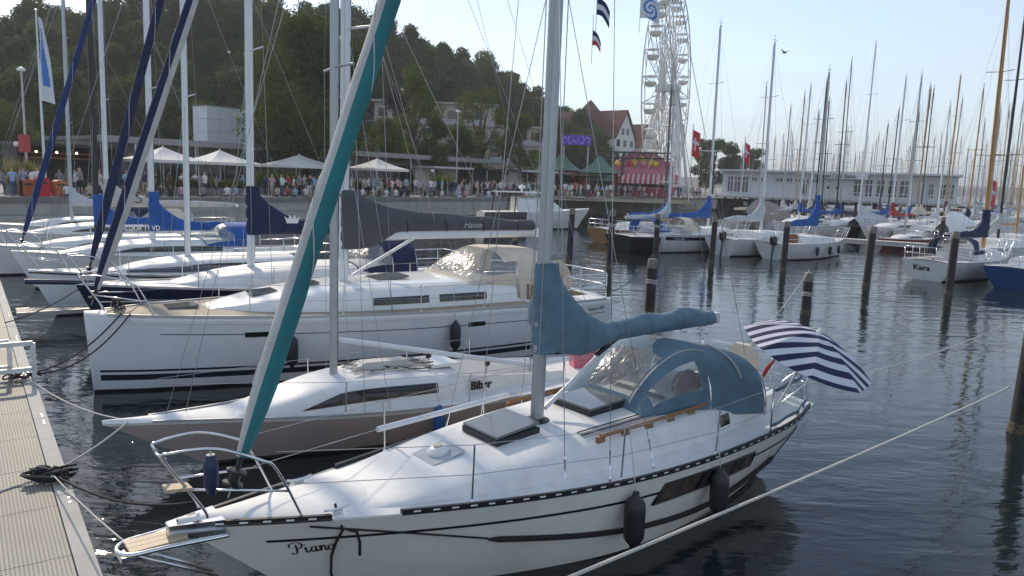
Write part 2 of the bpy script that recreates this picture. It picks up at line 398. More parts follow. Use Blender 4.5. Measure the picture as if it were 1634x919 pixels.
def mast_part(root, base, top, rx, ry, m=ALU, track=True, n=14):
    base, top = Vector(base), Vector(top); d = (top - base); rings = []
    for k in range(9):
        t = k / 8; p = base + d * t; g = 1 - 0.25 * max(0, t - 0.6) / 0.4
        rings.append([p + Vector((rx * g * math.cos(a), ry * g * math.sin(a), 0)) for a in [2 * math.pi * j / n for j in range(n)]])
    mb = MB(); mb.loft(rings); o = mb.build('mast', m, root, 50)
    if track:
        t = MB(); t.box((base + top) / 2 + Vector((rx * 0.98, 0, 0)), (0.014, 0.02, d.length * 0.97), rot=(d.normalized()).to_track_quat('Z', 'Y').to_matrix()); t.build('sail_track', GREYC, o)
    return o
def wires(root, pairs, r=0.004, m=None, name='shroud'):
    for a, b in pairs: MB().bar(a, b, r, 5).build(name, m or WIRE, root, 180)
def furled_sail(root, a, b, r, msail, muv, uvdir, thr=0.0, name='furled_headsail', drum=True, t0=0.03, t1=0.96, seed=1):
    a, b = Vector(a), Vector(b); d = b - a; n = 18; rnd = random.Random(seed); rings = []
    u, w = frame_of(d); K = 46
    for k in range(K + 1):
        t = lerp(t0, t1, k / K); q = k / K
        g = min(1, 0.45 + q * 9) * (1 - 0.22 * q) * (1 + 0.035 * math.sin(k * 1.3) + rnd.uniform(-.02, .02))
        tw = q * 1.1
        rings.append([a + d * t + (u * math.cos(j / n * 6.2832) + w * math.sin(j / n * 6.2832)) * (r * g * (1.0 + (0.10 if (j % 6 == 0) else 0))) for j in range(n)])
    mb = MB(); ud = Vector(uvdir).normalized()
    for i in range(K):
        for j in range(n):
            k = (j + 1) % n; c = (rings[i][j] + rings[i][k]) / 2 - (a + d * lerp(t0, t1, i / K)); c.normalize()
            mb.mi = 1 if c.dot(ud) > thr else 0
            mb.add([rings[i][j], rings[i][k], rings[i + 1][k], rings[i + 1][j]], [(0, 1, 2, 3)])
    o = mb.build(name, [msail, muv], root, 180); weld(o); o.data.polygons.foreach_set('use_smooth', [True] * len(o.data.polygons))
    MB().bar(a, b, 0.006, 6).build('forestay', WIRE, root, 180)
    hx = []
    for k in range(161):                                  # free edge of the sail winding up the roll
        q = k / 160; t = lerp(t0 + .01, t1, q); an = q * 6.2832 * 5.5 + seed; g = min(1, 0.45 + q * 9) * (1 - 0.22 * q)
        hx.append(a + d * t + (u * math.cos(an) + w * math.sin(an)) * (r * g * 1.03))
    MB().tube(hx, 0.007, 4).build('sail_edge', msail, o, 180)
    if drum:
        dn = d.normalized(); mb = MB(); mb.lathe([(0.02, 0), (0.09, 0.0), (0.09, 0.02), (0.05, 0.03), (0.05, 0.10), (0.09, 0.11), (0.09, 0.13), (0.025, 0.15), (0.02, 0.3)], a + dn * 0.12, 14, dn); mb.build('furler_drum', BLACKP, root, 40)
    return o
def sail_cover(root, xm, zb, lb, hm, m, ang=0.0, w0=0.17, w1=0.10, mast_rx=0.07, drop=0.08, rise=0.0, flat=None, seed=2, prof=None, hem=None, name='sail_cover', fold=1.0, sleeve=True):
    """canvas over mast foot and boom; local x runs aft from the mast"""
    rnd = random.Random(seed); K = 44; n = 22; rings = []
    pr = prof or table([0, 0.03, 0.12, 0.25, 0.38, 0.55, 0.8, 1.0], [hm, hm * 0.98, hm * 0.62, hm * 0.34, hm * 0.21, hm * 0.19, hm * 0.17, hm * 0.10])
    ph = [rnd.uniform(0, 6.28) for _ in range(8)]
    for k in range(K + 1):
        q = (k / K) ** 1.25; s = -mast_rx * 0.9 + q * (lb + mast_rx * 0.9)
        top = zb + rise * q + pr(q); bot = zb + rise * q - drop - (hem(q) if hem else 0); zc = (top + bot) / 2; hh = (top - bot) / 2; wd = lerp(w0, w1, q ** 0.6)
        if k == 0: wd *= 0.55
        ring = []
        for j in range(n):
            a = 6.2832 * j / n; cy, cz = math.cos(a), math.sin(a)
            pinch = 1 - 0.45 * max(0, cz) ** 1.5                         # narrower towards the top
            wr = fold * (0.014 * math.sin(9 * q * 3 + ph[0] + cz * 3) + 0.012 * math.sin(23 * q + ph[1] - cz * 5) + 0.02 * max(0, 1 - q * 3) * math.sin(cz * 7 + ph[2]) )
            y = wd * pinch * math.copysign(abs(cy) ** 0.8, cy) * (1 + wr * 3) + wr * 0.5
            z = zc + hh * math.copysign(abs(cz) ** 0.85, cz) + (wr * 0.7 if cz > 0 else 0)
            ca, sa = math.cos(ang), math.sin(ang)
            ring.append(Vector((xm + s * ca - y * sa, s * sa + y * ca, z)))
        rings.append(ring)
    mb = MB(); mb.loft(rings); o = mb.build(name, m, root, 180)
    for k in (12, 20, 28, 36, 42): MB().tube(rings[k] + rings[k][:1], 0.008, 4).build('lashing', m if k % 8 else BLACKP, o, 180)
    if sleeve:
        rr_s = mast_rx * 1.45; z0, z1 = zb - drop - (hem(0) if hem else 0), zb + hm * 1.03; mb = MB()
        mb.loft([[Vector((xm + (0.01 * math.sin(k * 2.1)) + rr_s * (1.25 if math.cos(a) > 0 else 1.0) * g * math.cos(a), rr_s * g * 0.92 * math.sin(a), lerp(z0, z1, k / 12))) for a in [6.2832 * j / 16 for j in range(16)]] for k in range(13) for g in [1 + 0.04 * math.sin(k * 1.7 + seed) - (0.1 if k == 12 else 0)]])
        mb.build('mast_sleeve', m, o, 60)
    return o
def boom_part(root, xm, zb, lb, r, m=ALU, ang=0.0, rise=0.0):
    e = Vector((xm + lb * math.cos(ang), lb * math.sin(ang), zb + rise))
    mb = MB(); mb.tube([(xm + 0.08, 0, zb), e], r, 12, asp=1.3); o = mb.build('boom', m, root, 50)
    c = MB(); c.box(e + Vector((0.03, 0, 0)), (0.07, r * 1.9, r * 2.7)); c.build('boom_end_fitting', STEEL, o)
    return o, e
def pulpit_part(root, bt, x1=1.25, h=0.62, fwd=-0.15, y0=0.16, name='pulpit', r=0.0125, mid=True):
    z0 = bt.dz(0.1); y1 = bt.b(x1 / bt.L) - 0.07
    mb = MB(); top = []
    for sg in (-1, 1):
        foot = bt.dk(x1, sg * y1)
        path = [foot, foot + Vector((-0.22, 0, h * 0.8)), foot + Vector((-0.36, 0, h)), Vector((lerp(fwd, x1, 0.35), sg * lerp(y0, y1, 0.45), z0 + h + 0.03)), Vector((fwd + 0.05, sg * y0, z0 + h + 0.04)), Vector((fwd, sg * y0 * 0.8, z0 + h - 0.02)), Vector((fwd + 0.28, sg * y0 * 0.75, z0 + 0.12)), Vector((fwd + 0.33, sg * y0 * 0.7, z0))]
        mb.tube(catmull(path, 5), r, 8)
        if mid: mb.tube([foot + Vector((-0.12, 0, h * 0.45)), Vector((fwd + 0.15, sg * y0 * 0.8, z0 + h * 0.5))], r * 0.9, 8)
    mb.tube([(fwd + 0.01, -y0 * 0.8, z0 + h * 0.98), (fwd - 0.02, 0, z0 + h * 0.99), (fwd + 0.01, y0 * 0.8, z0 + h * 0.98)], r, 8)
    return mb.build(name, STEEL, root, 180)
def pushpit_part(root, bt, x0, h=0.62, r=0.0125, name='pushpit', inset=0.07):
    L = bt.L; mb = MB(); zt = bt.dz(L * 0.97)
    y0 = bt.b(x0 / L) - inset; y1 = bt.b(1.0) - inset
    for hh in (h, h * 0.5):
        path = [bt.dk(x0, -y0) + Vector((0, 0, hh)), bt.dk(L * 0.985, -y1) + Vector((0, 0, hh)), bt.dk(L * 0.995, -y1 * .8) + Vector((0, 0, hh)), bt.dk(L * 0.995, y1 * .8) + Vector((0, 0, hh)), bt.dk(L * 0.985, y1) + Vector((0, 0, hh)), bt.dk(x0, y0) + Vector((0, 0, hh))]
        mb.tube(path, r, 8)
    for x, y in ((x0, y0), (L * 0.985, y1), (L * .99, y1 * .35)):
        for sg in (-1, 1): mb.bar(bt.dk(x, sg * y), bt.dk(x, sg * y) + Vector((0, 0, h)), r, 8)
    return mb.build(name, STEEL, root, 180)
def stanchions(root, bt, xs, h=0.6, inset=0.06, lines=(1.0, 0.5), xa=0.9, xb=None, r=0.011):
    xb = xb or bt.L * 0.9
    for sg in (-1, 1):
        pts = []
        for x in xs:
            y = sg * (bt.b(x / bt.L) - inset); p = bt.dk(x, y); lean = Vector((0, sg * 0.02, h))
            mb = MB(); mb.bar(p, p + lean, r, 8); mb.lathe([(0.03, 0), (0.028, 0.02), (0.014, 0.05)], p, 8); mb.build('stanchion', STEEL, root, 60); pts.append((p, lean))
        ya = sg * (bt.b(xa / bt.L) - inset); yb = sg * (bt.b(xb / bt.L) - inset)
        for f in lines:
            mb = MB(); P = [bt.dk(xa, ya) + Vector((0, 0, h * f))] + [p + l * f for p, l in pts] + [bt.dk(xb, yb) + Vector((0, 0, h * f))]
            mb.tube(P, 0.004, 5); mb.build('lifeline', WIRE, root, 180)
def sprayhood(root, x0, x1, zb, w0, w1, h, mcan, win=((0.08, 0.42, -0.62, 0.62),), name='sprayhood', top=0.55, nb=28, na=16, e=0.62, tail=0.0):
    """arched canvas from its low front edge x0 to its aft bow x1; win = clear panels in (a0,a1,b0,b1)"""
    def S(a, b):
        w = lerp(w0, w1, a); hh = h * (math.sin(min(1, a / top) * math.pi / 2) ** 0.75) * (1 - tail * max(0, a - top) / (1 - top)); an = b * math.pi / 2
        return Vector((lerp(x0, x1, a) - 0.0, w * math.copysign(abs(math.sin(an)) ** e, an), zb(lerp(x0, x1, a)) + hh * max(0, math.cos(an)) ** e))
    c, wn_ = MB(), []
    ins = lambda a, b: next((k for k, (a0, a1, b0, b1) in enumerate(win) if a0 <= a <= a1 and b0 <= b <= b1), -1)
    pan = [MB() for _ in win]
    for i in range(na):
        for j in range(nb):
            a0, a1, b0, b1 = i / na, (i + 1) / na, j / nb * 2 - 1, (j + 1) / nb * 2 - 1
            k = ins((a0 + a1) / 2, (b0 + b1) / 2); (c if k < 0 else pan[k]).add([S(a0, b0), S(a1, b0), S(a1, b1), S(a0, b1)], [(0, 1, 2, 3)])
    o = weld(c.build(name, mcan, root, 180)); o.data.polygons.foreach_set('use_smooth', [True] * len(o.data.polygons))
    sol = o.modifiers.new('thickness', 'SOLIDIFY'); sol.thickness = 0.008
    for p in pan:
        if p.v: q = weld(p.build('clear_window', VINYL, o, 180)); q.data.polygons.foreach_set('use_smooth', [True] * len(q.data.polygons))
    fr = MB(); fr.tube([S(0.99, b / 10 - 1) - Vector((0.01, 0, 0.015)) for b in range(21)], 0.012, 6); fr.tube([S(top, b / 10 - 1) - Vector((0, 0, 0.02)) for b in range(21)], 0.012, 6)
    fr.build('hood_frame', STEEL, o, 180)
    return o, S
def fender(top, length, r, m, label, rope_to=None, group='fenders hung along the hulls', name='fender'):
    top = Vector(top); root = thing(name, label, 'fender', top - Vector((0, 0, length)), 0, group)
    mb = MB(); L = length
    mb.lathe([(0.012, 0), (0.035, 0.0), (0.04, L * .06), (r * .72, L * .13), (r * .95, L * .2), (r, L * .3), (r, L * .7), (r * .95, L * .8), (r * .72, L * .87), (0.04, L * .94), (0.035, L), (0.012, L)], (0, 0, 0), 18)
    mb.build('body', m, root, 60)
    if rope_to is not None:
        t = MB(); t.tube(sag((0, 0, L * .97), Vector(rope_to) - top + Vector((0, 0, L)), 0.0, 4), 0.006, 6); t.build('lanyard', ROPEW, root, 180)
    return root
def strokes(root, name, lines, fn, m, wfun, parent=None):
    """pen strokes in flat letter space laid on a surface: lines = lists of (x,y)"""
    mb = MB()
    for ln in lines:
        pts = catmull([(x, y, 0) for x, y in ln], 6); L = len(pts); vs = []
        for i, p in enumerate(pts):
            d = pts[min(i + 1, L - 1)] - pts[max(i - 1, 0)]; d = d.normalized() if d.length > 1e-9 else Vector((1, 0, 0)); nn = Vector((-d.y, d.x, 0)); w = wfun(d) * (0.45 + 0.55 * min(1, min(i, L - 1 - i) / 4))
            vs += [fn(*(p + nn * w)[:2]), fn(*(p - nn * w)[:2])]
        mb.add(vs, [(2 * i, 2 * i + 1, 2 * i + 3, 2 * i + 2) for i in range(L - 1)])
    return mb.build(name, m, root, None)
# ================================================================ setting: water
def water():
    m = bpy.data.materials.new('harbour_water'); m.use_nodes = True
    n, l = m.node_tree.nodes, m.node_tree.links; b = n['Principled BSDF']
    b.inputs['Base Color'].default_value = (0.012, 0.02, 0.022, 1); b.inputs['Roughness'].default_value = 0.03; b.inputs['IOR'].default_value = 1.333
    t = n.new('ShaderNodeTexCoord')
    hs = []
    for sc_, rot, st, det, dis, w in ((0.55, 0.4, (1.0, 2.2, 1), 2, 0.6, 0.85), (2.2, -0.3, (1.0, 2.6, 1), 3, 0.8, 0.20), (7.0, 0.2, (1.0, 2.2, 1), 2, 0.4, 0.035)):
        mpn = n.new('ShaderNodeMapping'); mpn.inputs['Rotation'].default_value = (0, 0, rot); mpn.inputs['Scale'].default_value = st
        z = n.new('ShaderNodeTexNoise'); z.inputs['Scale'].default_value = sc_; z.inputs['Detail'].default_value = det; z.inputs['Distortion'].default_value = dis; z.inputs['Roughness'].default_value = 0.45
        l.new(t.outputs['Object'], mpn.inputs['Vector']); l.new(mpn.outputs[0], z.inputs['Vector'])
        k = n.new('ShaderNodeMath'); k.operation = 'MULTIPLY'; k.inputs[1].default_value = w; l.new(z.outputs['Fac'], k.inputs[0]); hs.append(k)
    a = n.new('ShaderNodeMath'); l.new(hs[0].outputs[0], a.inputs[0]); l.new(hs[1].outputs[0], a.inputs[1])
    c = n.new('ShaderNodeMath'); l.new(a.outputs[0], c.inputs[0]); l.new(hs[2].outputs[0], c.inputs[1])
    bp = n.new('ShaderNodeBump'); bp.inputs['Strength'].default_value = 1.0; bp.inputs['Distance'].default_value = 0.055
    pz = n.new('ShaderNodeTexNoise'); pz.inputs['Scale'].default_value = 0.11; pz.inputs['Detail'].default_value = 3; l.new(t.outputs['Object'], pz.inputs['Vector'])   # calm and ruffled patches
    pm = n.new('ShaderNodeMapRange'); pm.inputs['From Min'].default_value = .35; pm.inputs['From Max'].default_value = .65; pm.inputs['To Min'].default_value = .35; pm.inputs['To Max'].default_value = 1.0; l.new(pz.outputs['Fac'], pm.inputs['Value']); l.new(pm.outputs[0], bp.inputs['Strength'])
    l.new(c.outputs[0], bp.inputs['Height']); l.new(bp.outputs[0], b.inputs['Normal'])
    mb = MB(); mb.add([(-900, -40, 0), (1800, -40, 0), (1800, 3000, 0), (-900, 3000, 0)], [(0, 1, 2, 3)])
    tag(mb.build('water', m, None, None), kind='structure')
water()
# ================================================================ the three boats in front
# ---- the cream-white yacht with the blue-grey canvas
PA = 50.0
pb = Boat(8.55, [0.05, 0.40, 0.80, 1.10, 1.29, 1.37, 1.35, 1.24, 0.98], [1.15, 1.05, 0.98, 0.94, 0.93, 0.96, 1.0], bow_over=1.25, stern_over=0.75, qs=(0.85, 0.20, 0.48), zk=-0.45, camber=0.075,
          ts=[0, 0.11, 0.25, 0.38, 0.5, 0.65, 0.78, 0.9, 1.0])
piano = thing('sailing_yacht', 'cream-white yacht with blue-grey sail cover, teal furled sail and black name on bow', 'sailboat', (-2.723, 5.907, 0), R(90 - PA))
pb.hull(piano, HULLP, 34, 14)
pb.deckmesh(piano, DECKW, (0.78, 0.965, 0.52), DECKW, depth=0.42)
pb.band(piano, 'boot_stripe', BLACKP, 0.0, 1.0, -0.38, lambda t: lerp(-0.04, 0.07, t), 0.005, 50, nv=5)
pb.band(piano, 'waterline_stripe', WHITE, 0.02, 0.985, lambda t: lerp(-0.07, 0.035, t), lambda t: lerp(-0.06, 0.045, t), 0.008, 50, nv=1)
pb.band(piano, 'sheer_stripe', BLACKP, 0.055, 0.99, lambda t: pb.sh(t) - 0.245, lambda t: pb.sh(t) - 0.215, 0.004, 50, nv=1)
pb.rail(piano, BLACKP, 0.035, 0.03, 0.01, 0.135); pb.rail(piano, BLACKP, 0.035, 0.03, 0.205, 0.985)
for sg in (-1, 1):                                     # scupper slots let into the black rail
    mb = MB(); k = 0
    for i in range(46):
        t = 0.03 + i * 0.0208
        if 0.13 < t < 0.21: continue
        p = pb.side(t, pb.sh(t), sg); q = pb.side(t + 0.0075, pb.sh(t + .0075), sg); d = (q - p)
        o = Vector((0, sg * 0.0125, 0.008)); mb.add([p + o, q + o, q + o + Vector((0, 0, 0.016)), p + o + Vector((0, 0, 0.016))], [(0, 1, 2, 3)])
    mb.build('scupper_slots', WHITE, piano, None)['kind'] = 'stuff'
# hull window with curtains
for sg in (-1, 1):
    mb = MB(); fn = lambda u, v: pb.onside(u, v, sg, 0.012)
    T0, T1 = 4.62 / 8.55, 6.62 / 8.55
    def wp(a, b):
        t = lerp(T0, T1, a); zl = lerp(0.575, 0.60, a); zh = lerp(0.80, 0.80, a)
        t2 = t + 0.018 * b * (1 - a) - 0.012 * (b) * a * 0.6
        return fn(t2, lerp(zl, zh, b))
    mb.grid(wp, 16, 3); w = mb.build('hull_window', CURT, piano, 60)
    fr = MB(); fr.tube([wp(a / 12, 0) for a in range(13)] + [wp(1, .5)] + [wp(1 - a / 12, 1) for a in range(13)] + [wp(0, .5), wp(0, 0)], 0.014, 5); fr.build('window_frame', BLACKP, w, 180)
    mb = MB()
    for a in (0.36, 0.47, 0.74, 0.83): mb.add([wp(a, 0.06) + Vector((0, sg * .004, 0)), wp(a + 0.05, 0.06) + Vector((0, sg * .004, 0)), wp(a + 0.05, .94) + Vector((0, sg * .004, 0)), wp(a, .94) + Vector((0, sg * .004, 0))], [(0, 1, 2, 3)])
    mb.build('curtain_gap', WINDK, w, None)
# coachroof flowing out of the foredeck
cw = table([1.3, 2.2, 3.2, 4.4, 6.0, 7.0], [0.42, 0.66, 0.84, 0.94, 0.96, 0.90])
chh = table([1.3, 1.8, 2.6, 3.4, 4.4, 6.0, 7.0], [0.0, 0.06, 0.20, 0.30, 0.38, 0.44, 0.45])
pb.cabin(piano, DECKW, 1.3, 7.0, cw, chh, e=0.62, nx=40, nu=28)
for x0, wd in ((3.15, 0.62), (4.55, 0.66)):             # two smoked deck hatches, the forward one ajar
    c = pb.ctop(x0 + wd / 2); rot = Matrix.Rotation(-0.05, 3, 'Y')
    mb = MB(); mb.box(c + Vector((0, 0, 0.03)), (wd, wd * 1.0, 0.07), rot); h = mb.build('deck_hatch', RUBBER, piano)
    mb = MB(); mb.box(c + Vector((0, 0, 0.10 if x0 < 4 else 0.083)), (wd * 0.98, wd * 0.98, 0.03), Matrix.Rotation(-0.10 if x0 < 4 else -0.05, 3, 'Y')); mb.build('acrylic_lid', SMOKE, h)
c = pb.ctop(2.62); rv = Matrix.Rotation(-0.20, 3, 'Y')   # round vent on a square base
mb = MB(); mb.box(c + Vector((0, 0, 0.012)), (0.40, 0.40, 0.02), rv); v = mb.build('vent_base', LGREYC, piano)
mb = MB(); mb.lathe([(0.115, 0), (0.12, 0.03), (0.10, 0.06), (0.06, 0.075), (0.0, 0.078)], c + Vector((0, 0, 0.02)), 20, Vector((-0.2, 0, 1))); mb.build('round_vent', WHITE, v, 40)
mb = MB(); mb.lathe([(0.05, 0), (0.045, 0.008), (0, 0.009)], c + Vector((-0.018, 0, 0.098)), 16, Vector((-0.2, 0, 1))); mb.build('vent_cap', CREAMC, v, 40)
for sg in (-1, 1):                                      # teak handrails
    mb = MB(); P = [pb.cs(x, sg * 0.55) for x in [4.25 + 0.1 * k for k in range(21)]]
    mb.tube([p + Vector((0, 0, 0.062)) for p in P], 0.024, 8)
    for k in (0, 4, 8, 12, 16, 20): mb.box(P[k] + Vector((0, 0, 0.025)), (0.12, 0.035, 0.07))
    mb.build('handrail', TEAK, piano, 50)
    mb = MB(); patch(mb, pb.cs, 6.30, 6.52, sg * 0.93 if sg > 0 else -0.93, sg * 0.76, 0.008 * -sg, 4, 3); pw = mb.build('portlight', WINDK, piano, 50)
mast_base = pb.ctop(4.0); zg = 2.24
mb = MB(); mb.lathe([(0.16, 0), (0.15, 0.03), (0.10, 0.05)], mast_base - Vector((0, 0, 0.02)), 16); mb.build('mast_collar', BLACKP, piano)
mst = mast_part(piano, mast_base, (4.10, 0, 11.6), 0.088, 0.068, ALU)
bm, be = boom_part(piano, 4.06, zg, 3.30, 0.055, ALUW, 0.0, -0.02)
sail_cover(piano, 4.06, zg, 3.22, 0.90, CANV, w0=0.19, w1=0.10, mast_rx=0.10, drop=0.10, rise=-0.01, hem=table([0, 0.05, 0.2, 0.32, 0.4, 1], [0.02, 0.02, 0.12, 0.05, 0, 0]), seed=4,
           prof=table([0, 0.05, 0.11, 0.18, 0.26, 0.34, 0.42, 0.6, 0.85, 1.0], [0.92, 0.90, 0.66, 0.42, 0.24, 0.13, 0.16, 0.17, 0.17, 0.10]), fold=1.3)
mb = MB(); mb.tube([mast_base + Vector((0.12, 0, 0.12)), (5.30, 0, zg - 0.09)], 0.028, 10); mb.build('boom_vang', ALUW, piano, 60)
mb = MB(); mb.tube([(4.95, 0, zg - 0.26), (5.32, 0, zg - 0.08)], 0.036, 10); mb.build('vang_sleeve', BLACKP, piano, 60)
for k in range(3):                                       # mainsheet tackle in front of the sprayhood
    mb = MB(); mb.tube([(6.05 + k * .01, -0.05 + 0.05 * k, zg - 0.07), (5.75, -0.04 + 0.04 * k, pb.ctop(5.75).z + 0.04)], 0.007, 5); mb.build('mainsheet', ROPEW, piano, 180)
mb = MB(); mb.box(pb.ctop(5.75) + Vector((0, 0, 0.02)), (0.06, 0.9, 0.035)); mb.build('sheet_track', BLACKP, piano)
furled_sail(piano, (0.42, 0, 1.28), (3.96, 0, 11.3), 0.102, SAILC, TEAL, (0.75, -0.66, -0.1), 0.12, seed=3, t0=0.035)
chx, chz = 3.5, pb.dz(3.5)
top = Vector((4.09, 0, 11.2)); low = Vector((4.05, 0, 6.6)); yb = pb.b(3.9 / 8.55) - 0.10
for sg in (-1, 1):
    sp = Vector((4.15, sg * 0.72, 6.65))
    wires(piano, [(pb.dk(4.05, sg * yb), sp), (sp, top), (pb.dk(3.45, sg * (yb - .06)), low), (pb.dk(4.75, sg * (yb + .02)), low)], 0.0045)
    mb = MB(); mb.tube([low + Vector((0, 0, .05)), sp], 0.022, 8); mb.build('spreader', ALU, piano, 60)
    for x in (3.45, 4.05, 4.75):
        p = pb.dk(x, sg * (yb - (.06 if x < 4 else 0) + (.02 if x > 4.5 else 0))); d = ((sp if x == 4.05 else low) - p).normalized()
        mb = MB(); mb.tube([p, p + d * 0.07, p + d * .075, p + d * 0.30, p + d * .305, p + d * .36], [0.016, 0.014, 0.009, 0.009, 0.013, 0.006], 6); mb.build('rigging_screw', STEEL, piano, 60)
wires(piano, [((8.45, 0, 1.05), top), ((7.30, 0, zg), top)], 0.0045, name='backstay')
wires(piano, [((3.93, -0.075, 1.9), (4.0, -0.06, 11)), ((3.93, 0.075, 1.9), (4.0, 0.06, 11)), ((4.17, -0.05, 3.0), (4.2, -0.04, 11))], 0.006, ROPEW, 'halyard')
pulpit_part(piano, pb, 0.95, 0.60, -0.12, 0.17)
pushpit_part(piano, pb, 6.95, 0.60)
stanchions(piano, pb, (2.45, 4.15, 5.7), 0.60, 0.07, xa=0.75, xb=6.95)
for sg in (-1,1):
    for x in (1.25, 7.9):
        c = pb.dk(x, sg * (pb.b(x / 8.55) - 0.10)); mb = MB(); mb.tube([c + Vector((-.13, 0, .055)), c + Vector((-.05, 0, .04)), c + Vector((.05, 0, .04)), c + Vector((.13, 0, .055))], 0.013, 8); mb.box(c + Vector((0, 0, .02)), (.09, .03, .04)); mb.build('mooring_cleat', STEEL, piano, 50)
# bowsprit platform: steel hoop with three teak planks, anchor roller and stays
z = 1.06
mb = MB(); mb.tube(catmull([(0.34, -0.24, z + 0.0), (-0.1, -0.165, z), (-0.38, -0.13, z), (-0.46, 0, z), (-0.38, 0.13, z), (-0.1, 0.165, z), (0.34, 0.24, z + 0.0)], 6), 0.019, 10)
mb.bar((-0.36, -0.08, z - .02), (0.30, -0.06, 0.62), 0.012, 8); mb.bar((-0.36, 0.08, z - .02), (0.30, 0.06, 0.62), 0.012, 8)
pf = mb.build('bow_platform', STEEL, piano, 180)
for k in range(3):
    mb = MB(); mb.box((-0.17, (k - 1) * 0.083, z + 0.008), (0.44, 0.077, 0.022)); mb.build('plank', TEAKL, pf, None)
mb = MB(); mb.box((-0.40, 0, z - 0.05), (0.10, 0.20, 0.05)); mb.build('anchor_roller', STEEL, pf)
mb = MB(); mb.prism([(-0.08, -0.05, 1.18), (0.34, -0.17, 1.17), (0.34, 0.17, 1.17), (-0.08, 0.05, 1.18)], (0, 0, -0.13)); mb.build('stem_fitting', STEEL, piano)
mb = MB(); mb.box((-0.02, -0.10, 1.52), (0.20, 0.14, 0.025), Matrix.Rotation(0.15, 3, 'Y')); mb.build('pulpit_step', TEAKL, piano)
# name in script on the bow, both sides
def nm(x, y): return pb.onside((0.60 + x) / 8.55, 0.70 + y * 0.95 + x * 0.02, -1, 0.006)
SC = 0.070
def G(dx, pts): return [((dx + x + y * 0.35) * SC, y * SC) for x, y in pts]
PIANO = [G(0, [(0.55, 1.75), (0.45, 1.0), (0.25, 0.25), (-0.15, -0.05), (-0.45, 0.1), (-0.4, 0.3)]), G(0, [(-0.45, 1.25), (-0.35, 1.75), (0.3, 2.05), (1.0, 2.0), (1.35, 1.6), (1.15, 1.1), (0.6, 0.85), (0.3, 1.0)]),
         G(1.35, [(0.1, 0.7), (0.35, 0.95), (0.3, 0.5), (0.3, 0.1), (0.5, 0.0), (0.85, 0.35)]), G(1.40, [(0.20, 1.50), (0.28, 1.46), (0.36, 1.42), (0.44, 1.38)]), G(1.40, [(0.22, 1.40), (0.30, 1.44), (0.38, 1.48)]),
         G(2.35, [(0.75, 0.85), (0.4, 1.0), (0.05, 0.6), (0.05, 0.15), (0.35, 0.0), (0.7, 0.5), (0.8, 1.0), (0.7, 0.3), (0.85, 0.02), (1.2, 0.35)]),
         G(3.5, [(0.05, 0.75), (0.25, 1.0), (0.22, 0.4), (0.15, 0.0), (0.4, 0.65), (0.75, 0.98), (0.9, 0.75), (0.8, 0.25), (0.95, 0.0), (1.25, 0.35)]),
         G(4.75, [(0.55, 0.95), (0.15, 0.75), (0.05, 0.25), (0.35, 0.0), (0.75, 0.3), (0.75, 0.8), (0.5, 0.98)])]
strokes(piano, 'boat_name', PIANO, nm, BLACKP, lambda d: 0.0032 + 0.0065 * abs(d.y) ** 1.5)
# sprayhood
hz = lambda x: pb.ctop(min(x, 6.98), 0).z - 0.30 if x < 7 else pb.ctop(6.98, 0).z - 0.30
sh, SH = sprayhood(piano, 5.10, 7.25, lambda x: lerp(1.34, 1.08, (x - 5.10) / 2.15), 0.66, 1.0, 0.86, CANV, win=((0.05, 0.30, -0.30, 0.30), (0.08, 0.47, -0.84, -0.50), (0.08, 0.47, 0.50, 0.84)), top=0.52, na=24, nb=36, e=0.72, tail=0.12)
mb = MB(); mb.tube([SH(a / 12 * 0.6 + .02, -0.33) + Vector((0, 0, .006)) for a in range(13)], 0.012, 5); mb.build('hood_zip', SAILC, sh, 180)
mb = MB(); mb.tube([SH(0.80, b / 12 * 0.6 - 0.7) + Vector((0, 0, 0.02)) for b in range(13)], 0.014, 8); mb.build('grab_bar', SAILC, sh, 180)
# cushion seen behind the window, cockpit screen, coamings, tiller
ck = thing('seat_cushion', 'dark red cushion with golden trim behind the sprayhood window', 'cushion', piano.matrix_basis @ Vector((6.25, -0.45, 1.36)), R(90 - PA) + 0.2)
mb = MB(); mb.loft([[Vector((0.30 * math.cos(a) * s_, 0.10 * s_ + dy, 0.15 * math.sin(a) * s_ + 0.17)) for a in [6.2832 * j / 16 for j in range(16)]] for s_, dy in ((.2, -.19), (.9, -.14), (1, -.06), (.9, 0.03), (.2, .05))]); mb.build('cover', mat('crimson_velvet', (0.20, 0.012, 0.035), 0.9, var=.1), ck, 60)
mb = MB(); mb.tube([(0.30 * math.cos(6.2832 * j / 20), 0.045, 0.15 * math.sin(6.2832 * j / 20) + 0.17) for j in range(21)], 0.016, 6); mb.tube([(-.1, -.10, .03), (.2, -.1, .26)], .012, 6); mb.tube([(-.2, -.10, .08), (.08, -.1, .3)], .012, 6); mb.build('trim', mat('gold_trim', (0.50, 0.24, 0.03), 0.5, var=.1), ck, 180)
